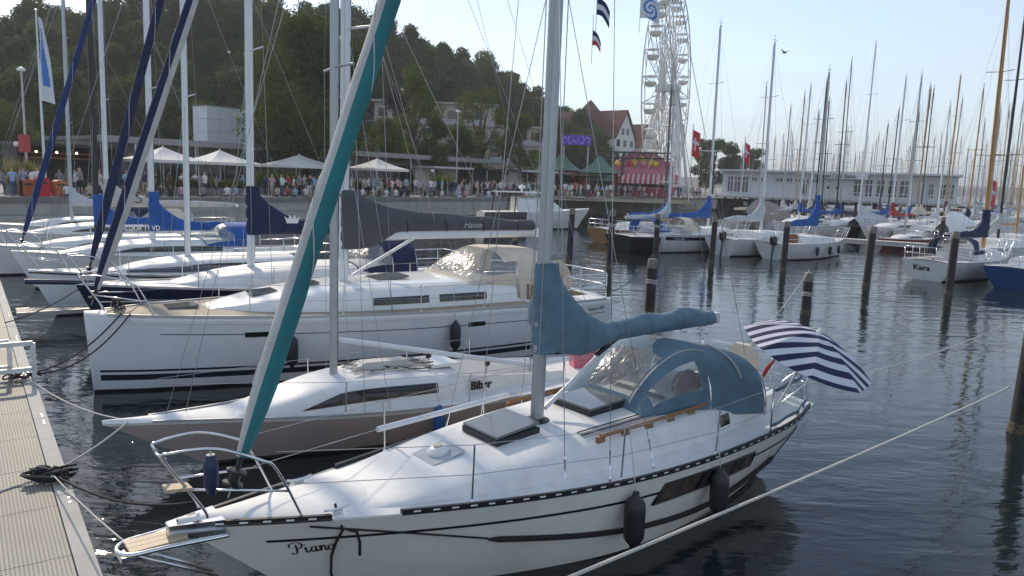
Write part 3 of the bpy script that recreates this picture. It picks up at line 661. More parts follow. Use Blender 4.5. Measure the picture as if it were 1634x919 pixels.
for sg in (-1, 1):
    mb = MB(); mb.loft([[Vector((x, sg * (pb.b(x / 8.55) * 0.52 + d), pb.dz(x, .5) + h)) for d, h in ((0, -.03), (0.0, 0.17), (0.09, 0.17), (0.13, -.03))] for x in (6.7, 7.2, 7.7, 8.2)]); mb.build('cockpit_coaming', WHITE, piano, 30)
    def SCR(a, b):
        x = lerp(6.97, 8.40, a); y = sg * (pb.b(x / 8.55) - 0.075); return pb.dk(x, y) + Vector((0, sg * .012 * math.sin(a * 14), 0.06 + b * 0.52))
    if sg < 0:
        mb = MB(); mb.grid(lambda a, b: SCR(a, 0.1 + b * 0.8), 12, 5); wc = mb.build('weather_cloth_window', VINYL, piano, 180)
        mb = MB(); mb.grid(lambda a, b: SCR(a, b * 0.1), 12, 1); mb.grid(lambda a, b: SCR(a, 0.9 + b * 0.1), 12, 1); mb.build('weather_cloth_border', CANV, wc, 180)
mb = MB(); mb.tube([(8.3, 0.1, 1.12), (7.9, -0.05, 1.42), (7.55, -0.08, 1.52)], [0.03, 0.024, 0.016], 8); mb.build('tiller', TEAK, piano, 180)
mb = MB(); mb.tube([(7.6, 0.35, 1.05), (7.6, .35, 1.68)], .035, 10); mb.build('danbuoy_pole', ALU, piano, 60)
mb = MB(); mb.loft([[Vector((8.42 + .05 * k, y, 1.12 + z)) for y, z in ((-.05, 0), (.45, 0), (.45, .42), (.32, .55), (.08, .55), (-.05, .42))] for k in (0, 2)]); mb.build('lifebuoy_bag', CREAMC, piano, 30)
for k in range(4):                                       # control lines led aft along the coachroof
    for sg in (-1,):
        mb = MB(); P = [pb.cs(x, -0.30 - 0.035 * k) + Vector((0, 0, .012)) for x in [4.1 + .15 * i for i in range(9)]]; mb.tube(P, 0.007, 5); mb.build('control_line', ROPEW if k % 2 else ROPEB, piano, 180)
mb = MB(); mb.tube([pb.dk(2.35, 0.80) + Vector((0, 0, .30)), pb.dk(4.55, 1.20) + Vector((0, 0, .30))], 0.034, 10); mb.build('spinnaker_pole', ALUW, piano, 60)
remember(piano)
pM = piano.matrix_basis.copy()
from mathutils import Euler
pM = Matrix.Translation(piano.location) @ Euler((0, 0, R(90 - PA))).to_matrix().to_4x4()
def pw_(x, y, z): return pM @ Vector((x, y, z))
# things that hang on it or lie on it
def hang(bt, M, x, ztop, ln, r, m, label, off=None, group='fenders hung along the hulls', sg=-1, railh=0.3):
    t = x / bt.L; zt = ztop
    p = bt.onside(t, ztop - ln / 2, sg, r + 0.01); p.z = ztop
    y = max(abs(p.y), abs(bt.onside(t, bt.sh(t), sg, r * .7).y)) * sg
    tie = bt.dk(x, sg * (bt.b(t) - 0.06)) + Vector((0, 0, railh))
    return fender(M @ Vector((x, y, ztop)), ln, r, m, label, M @ tie, group)
hang(pb, pM, 4.22, 0.86, 0.64, 0.115, RUBBER, 'long black fender hanging forward of the curtained hull window', railh=0.6)
hang(pb, pM, 5.62, 0.84, 0.62, 0.11, RUBBER, 'long black fender hanging in front of the curtained hull window', railh=0.6)
fender(pw_(0.22, -0.20, 1.78), 0.34, 0.06, NAVYRUB, 'small navy fender stowed upright inside the bow rail', pw_(0.22, -0.2, 1.82))
# rope fender along the topsides
rf = thing('rope_fender', 'thick black rope fender draped along the cream-white yacht hull', 'rope', pw_(2.5, -1, 0), R(90 - PA))
inv = (Matrix.Translation(rf.location) @ Euler((0, 0, R(90 - PA))).to_matrix().to_4x4()).inverted() @ pM
zz = table([2.55, 3.6, 4.6, 5.8, 6.8, 7.6], [0.58, 0.42, 0.32, 0.27, 0.36, 0.52])
P = [inv @ pb.onside(x / 8.55, zz(x), -1, 0.03) for x in [2.55 + 0.1 * k for k in range(51)]]
mb = MB(); mb.tube(P, [0.012] + [0.030] * 49 + [0.012], 8); mb.build('padded_rope', ROPEB, rf, 180)
mb = MB(); mb.tube([inv @ pb.onside(x / 8.55, lerp(1.02, 0.58, (x - 0.95) / 1.6), -1, 0.015) for x in [0.95 + .1 * k for k in range(17)]], 0.009, 6); mb.build('tie_line', ROPEB, rf, 180); mb = MB(); mb.tube([P[-1], inv @ pb.onside(8.0 / 8.55, 0.78, -1, 0.015), inv @ pb.dk(8.35, -0.95) + Vector((0, 0, .06))], 0.009, 6); mb.build('tie_line', ROPEB, rf, 180)
# parasol over the stern
pc = aty(1306, 531, 8.75) ; ax = Vector((0.30, -0.22, 0.92)).normalized(); u1 = ax.cross(Vector((0.85, 0.45, 0.0))).normalized(); u2 = ax.cross(u1)
par = thing('parasol', 'navy and white striped parasol tilted over the yacht stern', 'parasol', pc - ax * 1.0)
STR = stripe_mat('navy_white_stripes', (0.60, 0.60, 0.66), (0.012, 0.016, 0.06), 1, 'X', 0.75)
nt_ = STR.node_tree; 
def PP(ang, r):
    a8 = ang / (2 * math.pi) * 8; fr = a8 - math.floor(a8); sc_ = math.cos(math.pi / 8) / math.cos((fr - .5) * math.pi / 4)
    rr = 0.80 * r * lerp(1, sc_, 0.9); h = 0.30 * (1 - r ** 1.8) - 0.02 * math.sin(fr * math.pi) * r
    return ax * (1.0 - 0.30 + h) + (u1 * math.cos(ang) + u2 * math.sin(ang)) * rr
for k in range(8):
    mb = MB(); vs = [[PP((k + j / 6) * math.pi / 4, 0.012 + i / 18 * 0.988) for j in range(7)] for i in range(19)]
    sd = (u1 * math.cos(2.75) + u2 * math.sin(2.75))                # stripes run straight across the cloth
    ST = 0.155
    for i in range(18):
        for j in range(6):
            q = [vs[i][j], vs[i + 1][j], vs[i + 1][j + 1], vs[i][j + 1]]
            mb.mi = 0; mb.add(q, [(0, 1, 2, 3)])
    mb.build('canopy_panel', STR, par, 180)
s_ = STR.node_tree.nodes; l_ = STR.node_tree.links
for n_ in list(s_):
    if n_.type == 'SEPXYZ': sep_ = n_
    if n_.type == 'TEX_COORD': tcn = n_
    if n_.type == 'MATH' and n_.operation == 'MULTIPLY': mul_ = n_
dt = s_.new('ShaderNodeVectorMath'); dt.operation = 'DOT_PRODUCT'; dt.inputs[1].default_value = sd; l_.new(tcn.outputs['Object'], dt.inputs[0]); l_.new(dt.outputs['Value'], mul_.inputs[0]); mul_.inputs[1].default_value = 1 / ST
for k in range(8):
    mb = MB(); mb.tube([PP(k * math.pi / 4, 0.02 + i / 6 * .98) - ax * 0.012 for i in range(7)], 0.006, 5); mb.build('rib', ALUW, par, 180)
mb = MB(); mb.tube([ax * 1.03, ax * -0.15], 0.014, 8); mb.build('pole', ALUW, par, 60)
mb = MB(); mb.lathe([(.03, 0), (.025, .03), (.008, .06)], ax * 1.0, 8, ax); mb.build('finial', WHITE, par)
# rolled red burgee staff beside it
fs = thing('flag_staff', 'wooden flagstaff with rolled red flag under the striped parasol', 'flagstaff', pw_(8.25, -0.35, 1.1), R(90 - PA))
mb = MB(); mb.tube([(-.25, 0, .05), (0.30, 0, .50)], 0.016, 8); mb.build('staff', TEAK, fs, 60)
mb = MB(); mb.tube([(-.05, 0, .22), (0.05, .01, .31), (.2, 0, .42)], [.025, .035, .02], 8); mb.build('rolled_flag', REDC, fs, 180)

# ---- low mauve keelboat with long overhangs
BA = 55.0
bb = Boat(9.0, [0.03, 0.34, 0.72, 0.98, 1.12, 1.10, 0.95, 0.62], [0.80, 0.72, 0.66, 0.63, 0.62, 0.62, 0.64], bow_over=1.3, stern_over=1.2, qs=(0.9, 0.42, 0.6), zk=-0.35, camber=0.06)
biber = thing('racing_keelboat', 'low mauve keelboat with long bow overhang, bare boom and white deck', 'sailboat', (-5.225, 9.32, 0), R(90 - BA))
bM = Matrix.Translation(biber.location) @ Euler((0, 0, R(90 - BA))).to_matrix().to_4x4()
bb.hull(biber, BIBERM, 30, 10)
bb.deckmesh(biber, DECKW, (0.53, 0.80, 0.50), DECKW, depth=0.40)
bb.band(biber, 'sheer_strake', WHITE, 0, 1, lambda t: bb.sh(t) - 0.035, lambda t: bb.sh(t), 0.006, 40, nv=1)
bb.band(biber, 'boot_stripe', mat('dark_bottom_paint', (.05, .045, .045), .6), 0.0, 1.0, -0.3, 0.05, 0.005, 40, nv=4)
bb.rail(biber, ALU, 0.025, 0.02, 0.06, 0.98)
bcw = table([1.55, 2.3, 3.2, 4.4, 5.05], [0.30, 0.52, 0.66, 0.72, 0.70]); bch = table([1.55, 2.1, 2.8, 3.4, 4.5, 5.05], [0.0, 0.16, 0.36, 0.44, 0.40, 0.36])
bb.cabin(biber, DECKW, 1.55, 5.05, bcw, bch, e=0.55)
for sg in (-1, 1):
    mb = MB(); patch(mb, bb.cs, 2.45, 4.55, lambda x: sg * lerp(0.93, 0.90, (x - 2.45) / 2.1), lambda x: sg * lerp(0.92, 0.66, min(1, (x - 2.45) / 0.55)), 0.008 * -sg, 20, 3); w = mb.build('cabin_window', WINDK, biber, 60)
def bn(x, y): return bb.cs(4.60 + x * 0.0 + x, -0.5) if False else Vector((4.72 + x, -(bb.b((4.72 + x) / 9.0) * 0.56) - 0.0, bb.dz(4.72 + x, .5) + 0.10 + y))
for sg in (-1, 1):
    mb = MB(); mb.loft([[Vector((x, sg * (bb.b(x / 9.0) * 0.52 + d), bb.dz(x, .5) + h)) for d, h in ((-.02, -.05), (-.02, hh), (0.02, hh), (0.045, -.05))] for x, hh in ((4.4, .33), (5.0, .31), (5.6, .24), (6.4, .17), (7.2, .12))]); co = mb.build('cockpit_coaming', WHITE, biber, 30)
def bname(x, y): xx = 5.17 + x; f = (y + .04) / .3; return Vector((xx, -(bb.b(xx / 9.0) * 0.52 + 0.075), bb.dz(xx, .5) + 0.06 + y))
text_mesh('Biber', 0.185, bname, BLACKP, 'boat_name', biber, 0.0, 0.010)
mast_part(biber, bb.ctop(3.12), (3.16, 0, 11.2), 0.062, 0.048, ALU)
e = Vector((6.35, -0.62, 0.98)); mb = MB(); mb.tube([(3.2, 0, 1.60), e], 0.042, 12); mb.build('boom', ALUW, biber, 60)
for k, x in enumerate((4.6, 5.6)): 
    mb = MB(); p = Vector((3.2, 0, 1.60)).lerp(e, (x - 3.2) / 3.15); mb.lathe([(.02, 0), (.045, .02), (.045, .06), (.02, .08)], p - Vector((0, 0, .11)), 10); mb.bar(p - Vector((0, 0, .08)), Vector((x + .1, -.25, .62)), .006, 5); mb.build('sheet_block', BLACKP, biber, 60)
rr_ = random.Random(5)
for k in range(9):                                         # heap of lines on the cabin top
    P = [bb.ctop(lerp(3.3, 4.9, rr_.random()), rr_.uniform(-.35, .35)) + Vector((0, 0, .02 + rr_.random() * .06)) for _ in range(7)]
    mb = MB(); mb.tube(catmull(P, 5), 0.011, 5); mb.build('slack_line', (ROPEW, GREYC, SAILC)[k % 3], biber, 180)
mb = MB(); mb.loft([[bb.ctop(3.9 + dx) + Vector((0, y, z)) for y, z in ((-.16, 0), (-.12, h), (.12, h), (.16, 0))] for dx, h in ((-.5, .02), (-.3, .12), (.4, .14), (.55, .02))]); mb.build('sail_bag', SAILC, biber, 40)
mb = MB(); mb.box(bb.ctop(4.85) + Vector((0.05, 0, .05)), (.5, .62, .05)); mb.build('companion_slide', WHITE, biber)
tb = Vector((3.15, 0, 10.9))
for sg in (-1, 1):
    sp = Vector((3.2, sg * .55, 5.6)); y = sg * (bb.b(3.3 / 9) - .12)
    wires(biber, [(bb.dk(3.3, y), sp), (sp, tb), (bb.dk(3.7, y), (3.15, 0, 5.6))], 0.004); mb = MB(); mb.bar((3.15, 0, 5.6), sp, .018, 8); mb.build('spreader', ALU, biber, 60)
wires(biber, [((0.75, 0, .76), (3.12, 0, 8.6)), ((8.7, 0, .72), tb), ((1.0, 0, .76), (3.12, 0, 9.6))], 0.004, name='stay')
stanchions(biber, bb, (3.0, 4.9, 6.2), 0.50, 0.05, lines=(1.0,), xa=0.7, xb=7.6)
remember(biber)
hang(bb, bM, 4.35, 0.70, 0.52, 0.085, mat('blue_rubber', (0.015, 0.09, 0.30), .45), 'blue fender between the mauve keelboat and the white yacht', railh=0.4)
bk = thing('plastic_bucket', 'pink plastic tub standing on the mauve keelboat stern', 'bucket', bM @ Vector((7.9, -0.15, bb.dz(7.9) - .02)), 0.3)
PINK = mat('pink_plastic', (0.60, 0.16, 0.22), 0.4, var=.06)
mb = MB(); mb.loft([[Vector((x * s_, y * s_, z)) for x, y in ((-.2, -.14), (.2, -.14), (.2, .14), (-.2, .14))] for s_, z in ((.9, 0), (1, .34), (1.06, .345), (1.06, .37), (.96, .37), (.86, .03))]); mb.build('tub', PINK, bk, 30)

# ---- big white cruiser with charcoal sail bag
HA = 55.0
hb = Boat(11.2, [0.10, 0.62, 1.12, 1.48, 1.72, 1.82, 1.84, 1.80, 1.68], [1.46, 1.41, 1.36, 1.32, 1.30, 1.28, 1.27], bow_over=0.10, stern_over=-0.15, qs=(0.45, 0.16, 0.22), zk=-0.5, camber=0.06, ts=[0, .08, .2, .34, .5, .65, .8, .9, 1])
hanse = thing('cruising_yacht', 'big white plumb-bowed cruiser with charcoal sail bag and cream sprayhood', 'sailboat', (-7.652, 13.23, 0), R(90 - HA))
hM = Matrix.Translation(hanse.location) @ Euler((0, 0, R(90 - HA))).to_matrix().to_4x4()
hb.hull(hanse, HULLG, 34, 12)
hb.deckmesh(hanse, DECKW, (0.79, 0.985, 0.62), TEAKD, depth=0.5)
hb.band(hanse, 'boot_stripe', BLACKP, 0.0, 1.0, -0.45, 0.05, 0.004, 40, nv=4)
NAVYS = mat('dark_navy_stripe', (0.016, 0.022, 0.035), .3, var=.05)
hb.band(hanse, 'hull_stripe', NAVYS, 0.012, 0.99, 0.22, 0.33, 0.005, 40, nv=2); hb.band(hanse, 'hull_stripe', NAVYS, 0.012, 0.99, 0.38, 0.42, 0.005, 40, nv=1)
hb.band(hanse, 'sheer_line', NAVYS, 0.10, 0.98, lambda t: hb.sh(t) - 0.34, lambda t: hb.sh(t) - 0.325, 0.005, 40, nv=1)
hb.band(hanse, 'rubbing_strake', WHITE, 0.06, 0.99, lambda t: hb.sh(t) - 0.12, lambda t: hb.sh(t) - 0.06, 0.022, 40, nv=3, thick=0.025)
hb.rail(hanse, ALU, 0.03, 0.03, 0.03, 0.98)
for sg in (-1, 1):
    for t0, t1, z0 in ((2.5, 2.95, 1.0), (7.0, 7.42, .93)): hb.band(hanse, 'hull_window', WINDK, t0 / 11.2, t1 / 11.2, z0, z0 + .10, 0.010, 4, sides=(sg,), nv=1)
hcw = table([2.1, 3.0, 4.5, 6.5, 8.6], [0.35, 0.85, 1.18, 1.30, 1.28]); hch = table([2.1, 2.7, 3.6, 4.8, 6.5, 8.6], [0.02, 0.16, 0.34, 0.46, 0.50, 0.50])
hb.cabin(hanse, WHITE, 2.1, 8.6, hcw, hch, e=0.5, nx=36)
for sg in (-1, 1):
    for x0, x1 in ((5.05, 6.3), (6.55, 7.75)):
        mb = MB(); patch(mb, hb.cs, x0, x1, sg * 0.955, sg * 0.80, 0.01 * -sg, 8, 3); mb.build('cabin_window', WINDK, hanse, 60)
    mb = MB(); mb.tube([hb.cs(x, sg * .6) + Vector((0, 0, .06)) for x in (6.1, 6.5, 7.0, 7.5, 8.0)], 0.013, 8); mb.build('handrail', STEEL, hanse, 180)
mb = MB(); mb.grid(lambda a, b: hb.dk(lerp(.35, 2.05, a), lerp(-.9, .9, b) * hb.b(lerp(.35, 2.05, a) / 11.2)) + Vector((0, 0, .008)), 10, 8); mb.build('teak_foredeck', TEAKD, hanse, 60)
for sg in (-1, 1):
    mb = MB(); mb.grid(lambda a, b: hb.dk(lerp(2.05, 8.8, a), sg * lerp(hcw(lerp(2.05, 8.8, a)) + .03, hb.b(lerp(2.05, 8.8, a) / 11.2) - .06, b)) + Vector((0, 0, .008)), 30, 2); mb.build('teak_side_deck', TEAKD, hanse, 60)
for x0, wd, hh in ((2.9, .5, 0), (1.35, .55, 1), (5.55, .75, 0), (3.9, .4, 0)):
    c = (hb.dk(x0 + wd / 2, 0) if hh else hb.ctop(x0 + wd / 2)) + Vector((0, 0, .03)); mb = MB(); mb.box(c, (wd, wd * .9, .04), Matrix.Rotation(-.03 if hh else -.08, 3, 'Y')); mb.build('deck_hatch', SMOKE, hanse)
mbz = hb.ctop(4.9); mast_part(hanse, mbz, (5.05, 0, 17.2), 0.105, 0.075, ALUW)
zg2 = 2.80; boom_part(hanse, 4.98, zg2 - .02, 5.0, 0.085, ALUW)
sail_cover(hanse, 4.98, zg2 + .06, 4.9, .86, GREYC, w0=.22, w1=.17, mast_rx=.11, drop=.02, seed=9, hem=table([0, .04, .12, .22, .26, 1], [.34, .36, .34, .10, 0, 0]), prof=table([0, .06, .12, .2, .35, .6, .85, 1], [.86, .82, .70, .55, .44, .36, .26, .22]), fold=.8)
mb = MB(); mb.tube([mbz + Vector((.2, 0, .1)), (6.6, 0, zg2 - .1)], .035, 10); mb.build('boom_vang', ALUW, hanse, 60)
def sailtext(x0, y, z0, sx=1): return lambda x, yy: Vector((x0 + x * sx, y, z0 + yy))
text_mesh('Hanse', 0.20, sailtext(7.75, -0.235, 2.93), SAILC, 'sail_bag_lettering', hanse, 0.35)
for k in (6.3, 7.3, 8.3, 9.3):
    mb = MB(); s_ = (k - 4.98) / 4.9; mb.tube([(k, -.235, 2.84), (k + .01, -.24, 3.0), (k, -.12, 2.86 + .44 * (1 - s_ * .55))], .012, 5); mb.build('bag_strap', BLACKP, hanse, 180)
furled_sail(hanse, (0.12, 0, 1.60), (4.95, 0, 16.0), 0.115, SAILC, NAVYC, (-0.8, -0.25, 0.2), 0.15, seed=6, t0=.02)
th = Vector((5.04, 0, 16.8))
for sg in (-1, 1):
    y = sg * (hb.b(5.2 / 11.2) - .12); s1 = Vector((5.25, sg * 1.05, 7.0)); s2 = Vector((5.25, sg * .8, 11.6))
    wires(hanse, [(hb.dk(5.3, y), s1), (s1, s2), (s2, th), (hb.dk(5.35, y * .98), (5.0, 0, 7.0))], .0055)
    for s_, zc in ((s1, 7.05), (s2, 11.65)): mb = MB(); mb.bar((5.0, 0, zc), s_, .03, 8); mb.build('spreader', ALUW, hanse, 60)
wires(hanse, [((11.0, -.9, 1.4), (10.4, 0, 5.0)), ((11.0, .9, 1.4), (10.4, 0, 5.0)), ((10.4, 0, 5.0), th), ((9.95, 0, 2.85), th)], .005, name='backstay')
wires(hanse, [((7.0, -.2, 3.1), (5.06, -.1, 9.0)), ((8.6, -.2, 3.05), (5.06, -.1, 9.0)), ((7.0, .2, 3.1), (5.06, .1, 9.0)), ((4.86, -.08, 2.3), (4.95, -.06, 15)), ((4.86, .08, 2.3), (4.95, .06, 15))], .005, ROPEW, 'lazy_jack')
pulpit_part(hanse, hb, 1.05, .62, -.02, .22, r=.014); pushpit_part(hanse, hb, 9.6, .62, r=.014)
stanchions(hanse, hb, (2.6, 4.3, 5.9, 7.4, 8.6), .6, .08, xa=.9, xb=9.6)
hs, HS = sprayhood(hanse, 7.35, 9.55, lambda x: hb.dz(x, .7) + .40, 1.10, 1.32, .78, CREAMC, win=((.05, .46, -.62, .62), (.10, .62, -.9, -.66), (.10, .62, .66, .9)), top=.58, na=20, nb=34, e=.66, tail=.05)
for sg in (-1, 1):
    mb = MB(); c = hb.dk(10.3, sg * .72) + Vector((0, 0, .40)); mb.lathe([(.42, -.012), (.44, 0), (.42, .012)], c, 26, Vector((1, 0, .15))); ww = mb.build('steering_wheel_cover', CREAMC, hanse, 40)
    mb = MB(); mb.box(hb.dk(10.12, sg * .72) + Vector((0, 0, .05)), (.22, .3, .8), taper=.7); mb.build('steering_pedestal', WHITE, hanse)
mb = MB(); mb.box(hb.dk(11.0, 1.2) + Vector((.05, 0, .55)), (.18, .34, .5)); mb.build('stern_locker_box', WHITE, hanse)
for k in range(3): 
    mb = MB(); P = [Vector((.45 + .25 * rr_.random(), rr_.uniform(-.3, .3), hb.dz(.5) + .03 + .16 * rr_.random())) for _ in range(9)]; mb.tube(catmull(P, 4), .014, 5); mb.build('coiled_bow_line', ROPEB, hanse, 180)
text_mesh('Hanse 400', 0.13, lambda x, y: hb.onside((10.35 + x) / 11.2, 1.02 + y, -1, .008), NAVYS, 'model_lettering', hanse, .3)
remember(hanse)
hang(hb, hM, 3.28, 1.06, 0.66, 0.115, RUBBER, 'black fender hanging on the big cruiser near its bow window', railh=.3)
hang(hb, hM, 6.62, 1.12, 0.66, 0.115, RUBBER, 'black fender hanging on the big cruiser below its cabin windows', railh=.6)
# ================================================================ the other boats of the harbour
def boat_matrix(B, A): return Matrix.Translation(Vector((B[0], B[1], 0))) @ Euler((0, 0, R(90 - A))).to_matrix().to_4x4()
def cruiser(name, label, B, A, L, bmax=1.5, fb=1.15, hullm=WHITE, stripe=None, cabin=(0.2, 0.72, 0.42), win='band', mast_x=None, mast_h=13.0, mast_m=ALU, mast_r=0.075, boom=None, cover=None, cover_h=0.8,
            furl=None, hood=None, cat='sailboat', group=None, lod=1, over=(0.6, 0.25), deckm=DECKW, rails=True, cockpit=True, bottom=BLACKP, rail_m=ALU, boom_z=None, rake=0.10, tip=None, spreaders=2, boom_dir=1, antenna=True, boom_ang=0.0, wire_r=0.006):
    bt = Boat(L, [0.05, bmax * .42, bmax * .76, bmax * .95, bmax, bmax * .97, bmax * .80], [fb * 1.13, fb * 1.04, fb * .98, fb * .95, fb * .96, fb], bow_over=over[0], stern_over=over[1], qs=(0.8, 0.28, 0.42), zk=-0.3)
    o = thing(name, label, cat, (B[0], B[1], 0), R(90 - A), group)
    nt, nv = (22, 8) if lod else (12, 5)
    bt.hull(o, hullm, nt, nv); bt.deckmesh(o, deckm, (0.72, 0.95, 0.55) if cockpit else None, deckm, nx=22, nw=8, depth=0.4)
    bt.band(o, 'boot_stripe', bottom, 0, 1, -0.25, 0.07, 0.006, 20, nv=3)
    if stripe: bt.band(o, 'sheer_stripe', stripe, 0.02, 0.99, lambda t: bt.sh(t) - fb * .26, lambda t: bt.sh(t) - fb * .08, 0.008, 22, nv=1)
    bt.rail(o, rail_m, 0.035, 0.03, 0.02, 0.98, n=18)
    x0, x1, ch = cabin[0] * L, cabin[1] * L, cabin[2]
    wf = table([x0, lerp(x0, x1, .3), lerp(x0, x1, .7), x1], [bmax * .25, bmax * .58, bmax * .68, bmax * .66]); hf = table([x0, lerp(x0, x1, .2), lerp(x0, x1, .5), x1], [0.02, ch * .6, ch * .95, ch])
    bt.cabin(o, deckm, x0, x1, wf, hf, e=0.5, nx=14 if lod else 8, nu=14)
    for sg in (-1, 1):
        if win == 'band':
            mb = MB(); patch(mb, bt.cs, lerp(x0, x1, .28), lerp(x0, x1, .93), sg * .93, lambda x: sg * lerp(.90, .70, min(1, (x - lerp(x0, x1, .28)) / (.15 * (x1 - x0)))), .01 * -sg, 10, 2); mb.build('cabin_window', WINDK, o, 60)
        elif win == 'ports':
            for k in (0.35, .52, .69, .84):
                mb = MB(); patch(mb, bt.cs, lerp(x0, x1, k), lerp(x0, x1, k + .08), sg * .92, sg * .74, .01 * -sg, 3, 2); mb.build('portlight', WINDK, o, 60)
    mx_ = mast_x if mast_x is not None else L * .42
    base = bt.ctop(mx_) if x0 < mx_ < x1 else bt.dk(mx_, 0)
    top_ = Vector((mx_ + rake, 0, mast_h)) if tip is None else Vector(tip)
    mast_part(o, base, top_, mast_r * 1.2, mast_r, mast_m, track=lod > 0, n=10 if lod else 7)
    if antenna:
        mb = MB(); mb.bar(top_, top_ + Vector((0, 0, .45)), .012, 4); mb.bar(top_ + Vector((-.25, 0, .12)), top_ + Vector((.2, 0, .14)), .012, 4); mb.build('wind_vane', BLACKP, o)
    for k in range(spreaders):
        f = (k + 1) / (spreaders + 1) + .05; c = base.lerp(top_, f); w = .8 - .15 * k
        mb = MB(); mb.tube([c + Vector((.12, -w, .03)), c, c + Vector((.12, w, .03))], .02, 5); mb.build('spreader', mast_m if mast_m is not BLACKP else BLACKP, o, 60)
    yb = bt.b(mx_ / L) - .1; f1 = base.lerp(top_, 1 / (spreaders + 1) + .05) if spreaders else top_
    for sg in (-1, 1):
        sp = f1 + Vector((.12, sg * .8, .03)); wires(o, [(bt.dk(mx_ + .15, sg * yb), sp), (sp, top_), (bt.dk(mx_ - .35, sg * yb), f1)], wire_r)
    wires(o, [((L - .1, 0, fb), top_)], wire_r, name='backstay')
    zb = (boom_z if boom_z else base.z + .65)
    if boom:
        boom_part(o, mx_ + .05 * boom_dir, zb, boom, .06, mast_m if mast_m in (WOODM,) else ALUW)
        if cover: sail_cover(o, mx_ + .06, zb, boom * .98, cover_h, cover, w0=.2, w1=.13, mast_rx=mast_r * 1.3, drop=.09, seed=int(L * 7 + B[0] * 3), fold=1.1)
    if furl: furled_sail(o, (0.25, 0, bt.sh(0) + .15), top_ - Vector((0.06, 0, .5)), .098, furl[0], furl[1], furl[2], furl[3] if len(furl) > 3 else 0, drum=lod > 0)
    else: wires(o, [((0.1, 0, bt.sh(0)), top_ - Vector((0, 0, .3)))], wire_r, name='forestay')
    if hood:
        sprayhood(o, x1 - 1.1, x1 + .75, lambda x: bt.dz(x, .6) + ch * .55, bmax * .62, bmax * .74, .80, hood, win=((.08, .5, -.6, .6), (.12, .6, -.9, -.66), (.12, .6, .66, .9)), top=.6, na=12, nb=22, e=.66)
    if rails:
        pulpit_part(o, bt, L * .1, .6, -.08, .2, r=.016 if lod else .02, mid=lod > 0); pushpit_part(o, bt, L * .85, .6, r=.016 if lod else .02)
        if lod: stanchions(o, bt, [L * k for k in (.24, .4, .56, .7)], .6, .07, xa=L * .1, xb=L * .85, r=.013)
    remember(o); return o, bt, boat_matrix(B, A)
UVD = (-0.8, -0.25, 0.2)
dD, dDb, dDM = cruiser('navy_hulled_yacht', 'navy-hulled yacht with white stripes, navy crown sail cover and bowsprit', (-10.28, 17.48), 55, 10.6, 1.7, 1.15, NAVY, cabin=(.2, .72, .5), win='none', mast_x=4.07, mast_h=16, mast_m=ALUW, mast_r=.085, boom=4.4, cover=NAVYC, cover_h=1.15, furl=(SAILC, NAVYC, (-.6, -.3, 0), -.5), hood=NAVYC, boom_z=2.5)
dDb.band(dD, 'white_stripe', WHITE, .03, .99, .62, .68, .01, 24, nv=1); dDb.band(dD, 'white_stripe', WHITE, .03, .99, .86, .89, .01, 24, nv=1)
mb = MB(); mb.tube([(0.4, 0, 1.32), (-1.0, 0, 1.42)], .06, 10); mb.build('bowsprit', NAVY, dD, 60)
mb = MB()                                                     # five-point crown on the cover
cr = [(0, 0), (.30, 0), (.36, .22), (.26, .12), (.22, .26), (.15, .13), (.08, .26), (.04, .12), (-.06, .22)]
mb.add([Vector((4.95 + x, -.27, 2.72 + y * .9)) for x, y in cr], [tuple(range(len(cr)))]); mb.build('crown_emblem', WHITE, dD, None)
eE, eEb, eEM = cruiser('grey_hulled_yacht', 'light grey yacht with navy banded cabin beside the navy-hulled yacht', (-12.89, 19.81), 55, 9.6, 1.55, 1.1, HULLG, cabin=(.2, .72, .48), win='band', mast_x=4.0, mast_h=13.5, mast_m=ALUW, mast_r=.07, boom=None, rails=True)
eEb.band(eE, 'cove_line', BLACKP, .0, .99, lambda t: eEb.sh(t) - .05, lambda t: eEb.sh(t) - .01, .012, 24, nv=1)
mb = MB(); patch(mb, eEb.cs, 2.3, 6.6, -.97, -.78, .012, 14, 2); mb.build('navy_cabin_band', NAVY, eE, 60)
fF, fFb, fFM = cruiser('white_yacht', 'white yacht with lettered bright blue sail cover and blue sprayhood', (-16.12, 24.0), 55, 9.8, 1.6, 1.1, WHITE, cabin=(.14, .68, .5), win='band', mast_x=4.17, mast_h=15, mast_m=ALUW, mast_r=.085, boom=3.3, cover=BLUEC, cover_h=1.25, furl=(SAILC, mat('dark_blue_uv', (.01, .03, .13), .8), (.2, -.9, 0), -.5), hood=BLUEC, boom_z=1.95)
text_mesh('BALDUR 11 VD', .25, lambda x, y: Vector((3.05 + x * .8, -.245, 1.90 + y)), WHITE, 'sail_cover_lettering', fF, 0, .006)
gG, gGb, gGM = cruiser('black_masted_yacht', 'white yacht with black mast, black window band and short blue cover', (-19.2, 26.7), 55, 9.4, 1.5, 1.0, WHITE, cabin=(.18, .72, .45), win='band', mast_x=3.85, mast_h=14, mast_m=BLACKP, mast_r=.085, boom=3.2, cover=BLUEC, cover_h=1.05, boom_z=1.9)
jJ, jJb, jJM = cruiser('white_yacht', 'white yacht with white sail cover bearing a black swirl, near the quay wall', (-22.4, 31.0), 55, 10.4, 1.6, 1.1, WHITE, cabin=(.2, .7, .5), win='band', mast_x=5.0, mast_h=15.5, mast_m=ALUW, mast_r=.085, boom=5.6, cover=SAILC, cover_h=1.1, boom_z=2.35, hood=CREAMC)
SW = [[(0.30, .42), (.18, .5), (.06, .42), (.10, .30), (.24, .22), (.26, .10), (.12, .03), (0, .1)]]
